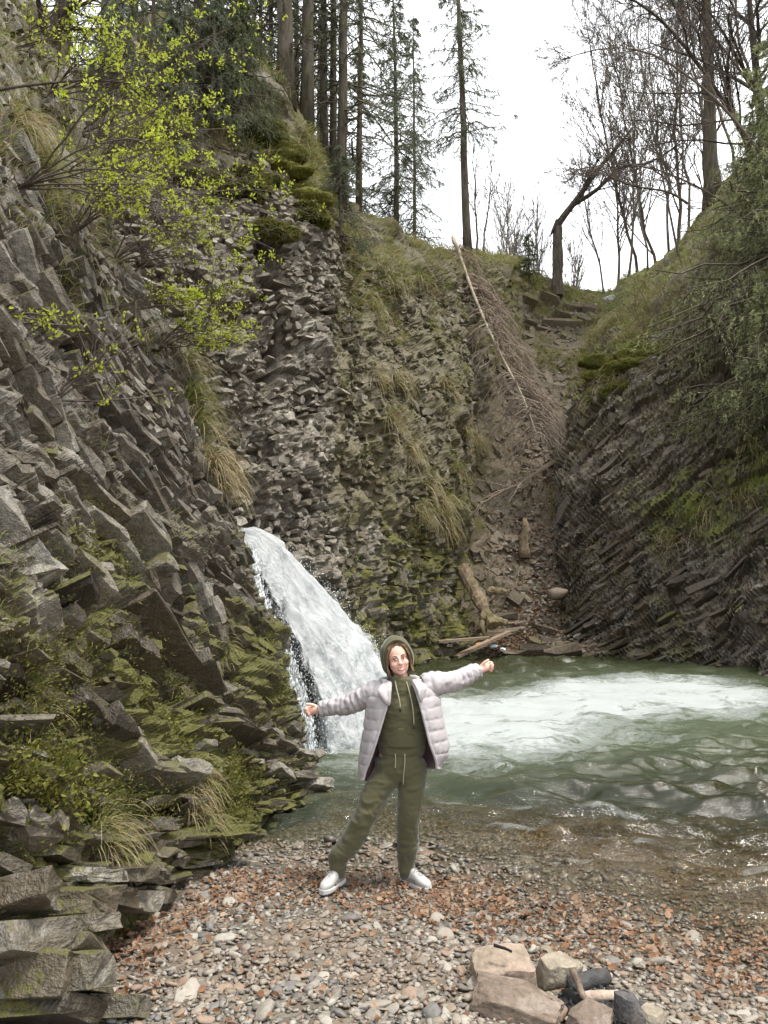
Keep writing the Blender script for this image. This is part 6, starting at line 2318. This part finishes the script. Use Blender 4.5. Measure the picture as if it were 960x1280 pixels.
# brushy young spruces that veil the upper left slope (an olive veil of hanging boughs)
GV = 'young spruces on the upper left slope'
for k, (px, py, h, bl, lb) in enumerate(((150, 150, 3.6, 1.5, 'young spruce behind the shrubs, left end of the upper slope'), (195, 120, 4.2, 1.7, 'young spruce second from the left on the upper slope'), (240, 110, 4.4, 1.7, 'young spruce in the middle of the upper slope'), (270, 165, 3.2, 1.4, 'low young spruce beside the moss hummocks'), (215, 175, 2.8, 1.3, 'low young spruce in the bare tangle of stems'), (290, 110, 4.6, 1.7, 'young spruce next to the dark mossy knoll'))):
    p_, n_ = HIT.px(px, py, BK)
    conifer(p_, h, .05, lb, GV, .0, bl, 34, .65, 13, 10, .09, .009, 'needle_haze', seed=200 + k, dead0=.0, hang=.6)

K = [at(66, 122, 10.4), at(64, 95, 10.4), at(66, 60, 10.4), at(74, 20, 10.4), at(82, -30, 10.4), at(86, -120, 10.4)]
bare_tree(K[0], 3.5, .15, 'dark mossy trunk leaning over the top of the near cliff', None, seed=250, nb=(9, 6, 4), rmin=.003, ang=1.0, up=.0, wig=.16, bark='bark_dark', lr=(.5, .45, .5), T=catmull(np.array(K), np.linspace(0, 5, 12)) - K[0])
K = [at(-60, 130, 5.6), at(0, 112, 5.8), at(60, 104, 6.1), at(120, 100, 6.5), at(180, 108, 7.0), at(240, 128, 7.4)]
bare_tree(K[0], 3, .016, 'thin bare bough reaching right across the top left corner', None, seed=251, nb=(12, 6, 3), rmin=.002, ang=.7, up=.0, wig=.12, bark='bark_dark', lr=(.4, .45, .5), T=catmull(np.array(K), np.linspace(0, 5, 14)) - K[0], leaf=(260, .05, 'spring_leaf'), name='leafy_bough', cat='branch')

for k, (pts, lb) in enumerate((
        ([(1000, 350, 21), (960, 300, 21), (900, 250, 21), (830, 215, 21), (770, 205, 21), (720, 212, 21)], 'fine bare tree sprawling left low over the right bank'),
        ([(1000, 260, 20), (950, 190, 20), (890, 120, 20), (820, 70, 20), (760, 60, 20), (700, 75, 20)], 'fine bare tree arching left below the top right corner'),
        ([(985, 200, 22), (940, 110, 22), (880, 30, 22), (830, -40, 22), (780, -110, 22)], 'fine bare tree leaning left in the top right corner'),
        ([(850, 330, 27), (838, 270, 27), (822, 190, 27), (805, 100, 27), (790, 0, 27)], 'fine bare tree upright on the right bank above the moss'))):
    K = [at(*q) for q in pts]
    bare_tree(K[0], 7, .05, lb, GT, seed=300 + k, nb=(30, 9, 5), rmin=.0055, ang=.7, up=.02, wig=.15, bark='twig', lr=(.34, .45, .5), T=catmull(np.array(K), np.linspace(0, len(K) - 1, 14)) - K[0])

conifer(base_at(448, 24.5, BK), 17, .085, 'pale spruce whose boughs hang over the edge of the back cliff', None, .14, 2.9, 80, .6, 12, 10, .12, .011, 'needle_haze', seed=400, sparse=.2, dead0=.08, hang=.5)
conifer(base_at(520, 34, BK + GU), 12, .08, 'faint far spruce between the slender young spruce and the tall thin spruce', None, .08, 1.9, 80, .5, 11, 9, .13, .012, 'needle_haze', seed=401, sparse=.15, dead0=.05, hang=.5)

# ------------------------------------------------------------------ leafy shrubs on the near cliff
def shrub(px, py, dirpx, L, nst, seed, label, size=.05, cnt=420, only=(0,), lift=.25, spread=.45):
    """several arching stems from one root with side twigs and young leaves in clusters"""
    rng = np.random.default_rng(3000 + seed)
    p, n = HIT.px(px, py, list(only))
    tr = root('leafy_shrub', p, label, 'shrub', 'shrubs in young leaf on the cliffs')
    d0 = nrm(np.array([dirpx[0], 0, -dirpx[1]]) + n * .55)
    S = []
    for k in range(nst):
        d = nrm(d0 + rng.normal(size=3) * spread * .6 + np.array([0, 0, lift * rng.random()]))
        q = [np.zeros(3)]
        ln = L * rng.uniform(.6, 1.15)
        for j in range(9):
            q.append(q[-1] + d * ln / 9)
            d = nrm(d + rng.normal(size=3) * .10 + np.array([.02, 0, -.045]))
        S.append(q)
    S = np.array(S)
    cnt = int(cnt * 1.45)
    g = Geo()
    R0 = np.broadcast_to(np.linspace(.011, .003, 10), (nst, 10))
    tubes(g, S, R0, 5, cap=False)
    P, Rr = grow(S, R0, 11, .42, .65, .02, .16, 6, rng, (.2, 1), .6)
    tubes(g, P, np.maximum(Rr, .0022), 3, cap=False)
    P2, R2 = grow(P, Rr, 3, .45, .7, .02, .16, 4, rng, (.2, 1), .7)
    tubes(g, P2, np.maximum(R2, .0018), 3, cap=False)
    g.build('stems', M['twig'], tr, False)
    tips = np.concatenate([P2[:, -1], P2[:, 2], P[:, -1]])
    m = len(tips)
    wsel = tips[rng.integers(0, m, cnt // 5)]
    c = np.repeat(wsel, 5, 0) + rng.normal(size=(len(wsel) * 5, 3)) * size * .55
    dd = rng.normal(size=c.shape) + np.array([.2, -.2, .7])
    g = Geo()
    leaves(g, c, dd, rng.normal(size=c.shape) * .8 + np.array([0, -.3, 1]), size * rng.uniform(.6, 1.35, len(c)), size * .5 * rng.uniform(.7, 1.3, len(c)), tint=np.clip(np.repeat(rng.random(len(wsel)), 5) * .8 + rng.random(len(c)) * .2, 0, .999))
    g.build('foliage', M['spring_leaf'], tr, False)
    return tr


for k, a in enumerate((
        (25, 240, (1, -.55), 1.9, 7, 'shrub with long arching stems reaching right from the top left', .042, 520),
        (60, 120, (1, -.05), 2.6, 8, 'leafy shrub high at the upper left, its stems spread before the wood', .045, 760),
        (90, 300, (.9, -.9), 1.7, 7, 'upright leafy shrub in the middle of the near cliff top', .042, 560),
        (140, 330, (1, -.35), 1.9, 8, 'leafy shrub leaning out from the rim of the near cliff toward the pale cliff', .042, 640),
        (0, 395, (.9, -.2), .55, 4, 'small low sprig with bright leaves at the left edge', .045, 90),
        (70, 500, (.7, -.5), 1.0, 5, 'sparse leafy sprig among the big slabs of the near cliff', .036, 110),
        (196, 440, (1, -.3), 1.2, 7, 'bright leafy shrub hanging over the rim above the dry grass', .036, 560),
        (160, 395, (1, -.2), 1.1, 6, 'leafy shrub on the rim just below the leaning shrub', .036, 420),
        (10, 60, (1, .0), 2.0, 6, 'leafy shrub in the top left corner', .048, 420),
        (120, 215, (1, -.5), 1.9, 7, 'thinly leaved shrub behind the rim of the near cliff', .04, 420),
        (100, 170, (1, .15), 3.0, 8, 'wide leafy shrub spreading toward the mossy knolls', .05, 560),
        (110, 250, (1, .2), 2.4, 7, 'leafy shrub whose stems reach across the top of the pale cliff', .046, 480))):
    shrub(*a[:5], seed=k, label=a[5], size=a[6], cnt=a[7])
for k, a in enumerate((
        (255, 440, (.4, -.8), 1.0, 6, 'pale leafy shrub on the ledge of the pale cliff', .05, 300),
        (262, 390, (.5, -.7), 1.0, 6, 'leafy shrub higher on the ledge of the pale cliff', .05, 260))):
    shrub(*a[:5], seed=30 + k, label=a[5], size=a[6], cnt=a[7], only=(1,))


# ------------------------------------------------------------------ bramble tangle of bare stems on the upper left slope
def tangle(pts, only, L, n, seed, name, label, mat='twig', r=.006, cat='undergrowth', up=.8):
    rng = np.random.default_rng(4000 + seed)
    S = []
    for (px, py, w, h) in pts:
        for k in range(n):
            p, nn = HIT.px(px + rng.normal() * w, py + rng.normal() * h, only, 9)
            d = nrm(nn * .6 + np.array([rng.normal() * .7, rng.normal() * .3, up * rng.random() + .1]))
            q = [p]
            ln = L * rng.uniform(.5, 1.2)
            for j in range(7):
                q.append(q[-1] + d * ln / 7)
                d = nrm(d + rng.normal(size=3) * .2 + np.array([0, 0, -.12]))
            S.append(q)
    S = np.array(S)
    g = Geo()
    R0 = np.broadcast_to(np.linspace(r, r * .35, 8), S.shape[:2])
    tubes(g, S, R0, 4, cap=False)
    P, Rr = grow(S, R0, 4, .4, .6, -.03, .18, 5, rng, (.2, 1), .6)
    tubes(g, P, np.maximum(Rr, .002), 3, cap=False)
    o = g.build(name, M[mat], None, False)
    return tag(o, label, cat, None, 'stuff')


tangle([(150, 240, 40, 30), (210, 200, 40, 40), (180, 300, 30, 30), (250, 250, 40, 40), (120, 180, 30, 40)], [0, 1], 1.2, 34, 1, 'undergrowth', 'tangle of bare brown stems on the upper left slope')
tangle([(500, 370, 50, 30), (460, 350, 25, 30), (560, 360, 20, 25), (640, 370, 40, 18), (450, 430, 20, 30)], [1, 2], .9, 24, 2, 'undergrowth', 'bare stems and brush along the crest of the back cliff')
tangle([(870, 370, 50, 40), (930, 330, 40, 40), (800, 390, 30, 30), (930, 420, 30, 40), (850, 300, 40, 25)], [3], 1.5, 60, 3, 'undergrowth', 'bare brush on the slope of the right bank', r=.008)
tangle([(700, 420, 30, 40), (620, 520, 30, 40), (680, 540, 30, 30)], [2], .6, 14, 4, 'undergrowth', 'dead twigs scattered on the scree of the gully', 'dead_twig', r=.006, up=.2)


# ------------------------------------------------------------------ grass
def tuft(px, py, only, L, n, label, dry=.6, droop=1., w=.003, seed=0, grp=None, spread=.06, upk=.8):
    rng = np.random.default_rng(5000 + seed)
    p, nn = HIT.px(px, py, only)
    tr = root('grass_tuft', p, label, 'grass tuft', grp)
    for part, m, mat in (('blades', int(n * (1 - dry)), 'grass'), ('dry_blades', int(n * dry), 'grass_dry')):
        if m < 1:
            continue
        b = rng.normal(size=(m, 3)) * spread
        b = b - nn * ((b @ nn)[:, None]) - nn * .02
        d = nrm(nn * .7 + np.array([0, 0, upk]) + rng.normal(size=(m, 3)) * .45)
        ln = L * rng.uniform(.5, 1.2, m) * (1.15 if mat == 'grass_dry' else .8)
        dp = droop * (1.0 if mat == 'grass_dry' else .45)
        q = [b]
        for j in range(6):
            q.append(q[-1] + d * (ln / 6)[:, None])
            d = nrm(d + np.array([0, 0, -.42 * dp]) + rng.normal(size=(m, 3)) * .05)
        g = Geo()
        ribbons(g, np.stack(q, 1), np.full(m, w), tint=rng.random(m) * .999)
        g.build(part, M[mat], tr, False)
    return tr


GN = 'grass tufts on the near cliff'
for k, a in enumerate((
        (132, 1052, .30, 240, 'big tuft with long straw hanging from the low ledge of the near cliff', .62, 1.1, .0022),
        (244, 972, .30, 240, 'green tuft with straw below it in the middle of the low ledges', .5, 1.1, .0028),
        (236, 1010, .26, 160, 'tuft of straw hanging just under the green tuft', .8, 1.2, .0028),
        (258, 1030, .22, 110, 'lowest small grass tuft near the foot of the near cliff', .5, 1., .0028),
        (188, 950, .18, 120, 'short green tuft left of the big green tuft', .25, .8, .0028),
        (282, 815, .22, 110, 'small tuft beside the jutting ledge near the fall', .5, 1., .003),
        (290, 880, .18, 90, 'little green tuft on the thin ledges left of the fall', .2, .8, .003),
        (50, 880, .18, 110, 'light tuft on the mossy slope at the left', .5, .9, .002),
        (28, 920, .16, 90, 'small tuft at the left edge above the moss', .2, .8, .002),
        (268, 585, .55, 240, 'straw hanging over the rim right above the waterfall', .85, 1.3, .005),
        (280, 610, .45, 170, 'lowest straw on the rim above the waterfall', .8, 1.3, .005),
        (262, 540, .5, 190, 'green and straw tuft on the rim, second above the fall', .45, 1.1, .005),
        (245, 500, .5, 190, 'long green tuft on the rim, third above the fall', .35, 1.1, .005),
        (232, 460, .5, 180, 'tuft on the rim below the bright leafy shrub', .45, 1.1, .005),
        (52, 215, .45, 160, 'long green blades at the top of the near cliff', .3, 1., .005),
        (25, 165, .5, 150, 'straw hanging below the top left shrub', .7, 1.3, .005),
        (88, 205, .45, 150, 'grass at the foot of the thinly leaved shrub', .5, 1.1, .005))):
    tuft(a[0], a[1], NE, a[2], a[3], a[4], a[5], a[6], a[7], 10 + k, GN)
GBk = 'grass tufts on the back cliff'
for k, (px, py, lb) in enumerate((
        (540, 608, 'longest straw tuft hanging on the back cliff left of the gully'), (556, 632, 'straw tuft just below the longest one'), (532, 640, 'pale straw tuft left of the longest ones'), (562, 655, 'lowest straw tuft by the gully edge'),
        (500, 470, 'straw tuft high on the wet part of the back cliff'), (490, 520, 'straw tuft below the wet streak'), (515, 560, 'green and straw tuft above the longest one'), (585, 540, 'straw tuft at the left edge of the gully'), (600, 560, 'straw tuft below the dead spruce'),
        (470, 470, 'dark straw tuft right of the black slit'), (560, 480, 'straw tuft beside the dead spruce'), (470, 380, 'green tuft below the lip of the back cliff'), (495, 352, 'green tuft on the lip of the back cliff'), (530, 350, 'bright tuft on the crest'), (575, 590, 'small straw tuft between cliff and gully'))):
    tuft(px, py, [1, 2], .75, 110, lb, .75 if k < 11 else .4, 1.4, .008, 50 + k, GBk, .16, .3)
GRi = 'grass tufts on the right bank'
for k, (px, py, lb) in enumerate((
        (760, 470, 'straw hanging from the mossy ridge'), (790, 440, 'tuft on top of the mossy ridge'), (740, 500, 'lowest tuft of the mossy ridge'), (820, 440, 'long straw under the overhanging sod'), (735, 420, 'green tuft beside the path of scree'), (760, 400, 'bright green tuft on the saddle slope'), (790, 380, 'green tuft above the mossy ridge'),
        (880, 650, 'bright moss grass on the shale'), (920, 620, 'bright grass higher on the shale'), (840, 680, 'low moss grass on the dark shale'), (940, 560, 'straw below the hanging boughs'), (860, 430, 'straw at the edge of the sod'), (720, 440, 'straw at the rim of the scree path'), (810, 400, 'green grass below the brush'))):
    tuft(px, py, [3, 2], .7, 110, lb, .5, 1.3, .008, 80 + k, GRi, .18, .3)


def turf(surfs, n, L, seed, name, label, parent, w=.006, dry=.5, rng_c=None, mask=None):
    """short grass and moss fringe that no one could count"""
    rng = np.random.default_rng(6000 + seed)
    s, (c0, c1), (r0, r1) = surfs
    c, r = rng.uniform(c0, c1, n), rng.uniform(r0, r1, n)
    P, N = s.ev(c, r)
    X, Y, z = to_px(P)
    k = vnoise(P * 1.1, seed) + .6 * vnoise(P * 3.3, seed + 1) > mask
    k &= (X > -60) & (X < 1020) & (Y < 1300) & (z > 0)
    P, N = P[k], N[k]
    v = nrm(np.array([0, 0, CAMZ]) - P)
    N = N * np.sign((N * v).sum(1, keepdims=True))
    m = len(P)
    d = nrm(N * .5 + np.array([0, 0, .6]) + rng.normal(size=(m, 3)) * .45)
    ln = L * rng.uniform(.4, 1.2, m)
    q = [P + N * .02]
    for j in range(3):
        q.append(q[-1] + d * (ln / 3)[:, None])
        d = nrm(d + np.array([0, 0, -.55]) + rng.normal(size=(m, 3)) * .08)
    Q = np.stack(q, 1)
    isd = rng.random(m) < dry
    for nm, sel, mat in ((name, ~isd, 'grass'), ('dry_' + name, isd, 'grass_dry')):
        g = Geo()
        ribbons(g, Q[sel], np.full(sel.sum(), w), tint=rng.random(sel.sum()) * .999)
        tag(g.build(nm, M[mat], parent, False), kind='stuff')


turf((BACK, (1.2, 4.6), (6.4, 8)), 9000, .35, 1, 'grass', '', back_cliff, .008, .5, mask=.1)
turf((BACK, (4.2, 8), (4.6, 7.6)), 12000, .40, 2, 'grass', '', back_cliff, .010, .55, mask=.05)
turf((BACK, (4.2, 7.2), (1.2, 4.6)), 5000, .22, 3, 'grass', '', back_cliff, .008, .4, mask=.35)
turf((GUL, (0, 3), (5.0, 7.4)), 16000, .35, 4, 'grass', '', gully, .010, .45, mask=-.15)
turf((GUL, (1.9, 3), (3, 5.4)), 5000, .35, 14, 'grass', '', gully, .010, .5, mask=-.1)
turf((GUL, (0, .8), (2, 5.4)), 2500, .3, 5, 'grass', '', gully, .010, .6, mask=.2)
turf((RIGHT, (0, 6), (4.7, 7.3)), 20000, .42, 6, 'grass', '', right_cliff, .010, .65, mask=.08)
turf((RIGHT, (0, 5), (1.0, 4.8)), 6000, .22, 7, 'grass', '', right_cliff, .008, .4, mask=.45)
turf((NEAR, (1, 7.4), (2, 5.2)), 9000, .07, 8, 'grass', '', near_cliff, .0022, .35, mask=.42)
turf((NEAR, (3, 8.5), (5.5, 10)), 9000, .25, 9, 'grass', '', near_cliff, .004, .5, mask=.25)


# ------------------------------------------------------------------ moss: cushions and fringes
def cushion(px, py, only, size, label, seed, grp='moss cushions', squash=.55, d_out=.1):
    rng = np.random.default_rng(7000 + seed)
    p, n = HIT.px(px, py, only)
    tr = root('moss_cushion', p, label, 'moss', grp)
    V, F = [], []
    bm = bmesh.new()
    bmesh.ops.create_icosphere(bm, subdivisions=3, radius=1)
    bm.verts.index_update()
    V = np.array([v.co[:] for v in bm.verts])
    F = np.array([[v.index for v in f.verts] for f in bm.faces])
    bm.free()
    t1 = nrm(np.cross(n, np.array([0, 0, 1.])))
    t2 = np.cross(n, t1)
    g, VV = Geo(), []
    for j in range(7):
        off = t1 * rng.normal() * size[0] * .75 + t2 * rng.normal() * size[2] * .6
        q, _n = HIT.px(*[float(x) for x in to_px(p + off)[:2]], only)
        if np.linalg.norm(q - p) > 2.2 * max(size):
            q = p + off
        W = V * (1 + .5 * fbm(V * 1.5 + seed + j * 3, 3, seed + j) + .2 * fbm(V * 5 + j, 3, seed + 1))[:, None]
        W = W * np.array(size) * rng.uniform(.35, .75) * np.array([1.2, 1, .75])
        W = W - np.array([0, 0, .25]) * np.maximum(-W[:, 2:3], 0) + (q - p) + n * d_out * .3
        g.add(W, F)
        VV.append(W)
    V = np.concatenate(VV)
    g.build('mound', M['moss_bed'], tr, True)
    m = 5200
    i = rng.integers(0, len(V), m)
    k_ = i // (len(V) // 7)
    up_ = V[i] - np.array([w.mean(0) for w in VV])[k_]
    P = V[i] + rng.normal(size=(m, 3)) * .03
    d = nrm(nrm(up_) + rng.normal(size=(m, 3)) * .6 + np.array([0, 0, -.5]))
    g = Geo()
    sw = nrm(np.cross(d, rng.normal(size=(m, 3)))) * .008
    tris(g, P, P + d * rng.uniform(.04, .15, m)[:, None], sw, tint=rng.random(m) * .999)
    g.build('moss_fronds', M['moss'], tr, False)


for k, a in enumerate((
        (362, 185, BK, (.55, .5, .42), 'mossy knoll nearest the thickest spruce trunk'), (330, 165, BK, (.5, .5, .5), 'dark mossy knoll left of the thickest trunk'), (378, 225, BK, (.65, .5, .28), 'long mossy hummock jutting from the brow of the back cliff'), (395, 258, BK, (.4, .4, .18), 'small moss cushion under the long hummock'),
        (280, 235, BK, (.5, .45, .3), 'moss hummock at the left of the pale cliff top'), (345, 285, BK, (.3, .25, .16), 'small moss pad on the face of the pale cliff'), (310, 215, BK, (.45, .4, .3), 'moss hummock between the two knolls'),
        (770, 450, RI, (.6, .5, .35), 'bright moss cushion at the end of the ridge over the dark cliff'), (805, 432, RI, (.7, .5, .4), 'moss cushion in the middle of the ridge over the dark cliff'), (745, 490, RI, (.35, .3, .25), 'small moss cushion dropping from the ridge'))):
    cushion(a[0], a[1], a[2], a[3], a[4], k, 'moss cushions on the rims')


def moss_mat_fronds(spots, parent, n, L, seed):
    """soft moss and small herbs growing over the ledges"""
    rng = np.random.default_rng(8000 + seed)
    P, N = NEAR_CACHE
    X, Y, Z = NEAR_PX
    wgt = np.zeros(len(P))
    for (px, py, sx, sy, k) in spots:
        wgt += k * np.exp(-(((X - px) / sx) ** 2 + ((Y - py) / sy) ** 2))
    wgt = wgt * (Z > 1) * (vnoise(P * 4.0, 5) + .5 * vnoise(P * 11, 6) > -.1) * Z
    i = rng.choice(len(P), n, p=wgt / wgt.sum())
    j = rng.normal(size=(n, 3)) * .035
    nn = N[i] * np.sign((N[i] * (np.array([0, 0, CAMZ]) - P[i])).sum(1, keepdims=True))
    p = P[i] + j + nn * rng.uniform(-.02, .10, n)[:, None]
    d = nrm(nn * .8 + np.array([0, 0, .35]) + rng.normal(size=(n, 3)) * .6)
    g = Geo()
    leaves(g, p, d, rng.normal(size=(n, 3)), L * rng.uniform(.5, 1.3, n), L * .5 * rng.uniform(.6, 1.2, n), tint=np.clip(.5 + .5 * vnoise(p * 5, 9) + rng.normal(size=n) * .15, 0, .999))
    tag(g.build('moss', M['moss'], parent, False), kind='stuff')


moss_mat_fronds([(150, 880, 70, 55, 1), (190, 900, 60, 40, .8), (30, 985, 55, 40, 2.0), (120, 690, 50, 45, .7), (40, 880, 60, 60, .7), (260, 985, 40, 30, .9), (165, 1000, 60, 30, .7), (150, 1185, 40, 40, .8), (365, 850, 14, 50, 1.0), (290, 1010, 40, 40, .8), (90, 800, 70, 40, .5)], near_cliff, 26000, .022, 1)
moss_mat_fronds([(25, 975, 50, 35, 1), (190, 905, 40, 25, .5), (235, 950, 40, 30, .5)], near_cliff, 5000, .035, 2)

turf((NEAR, (.8, 8.4), (7.0, 10)), 9000, .30, 10, 'grass', '', near_cliff, .004, .6, mask=-.25)
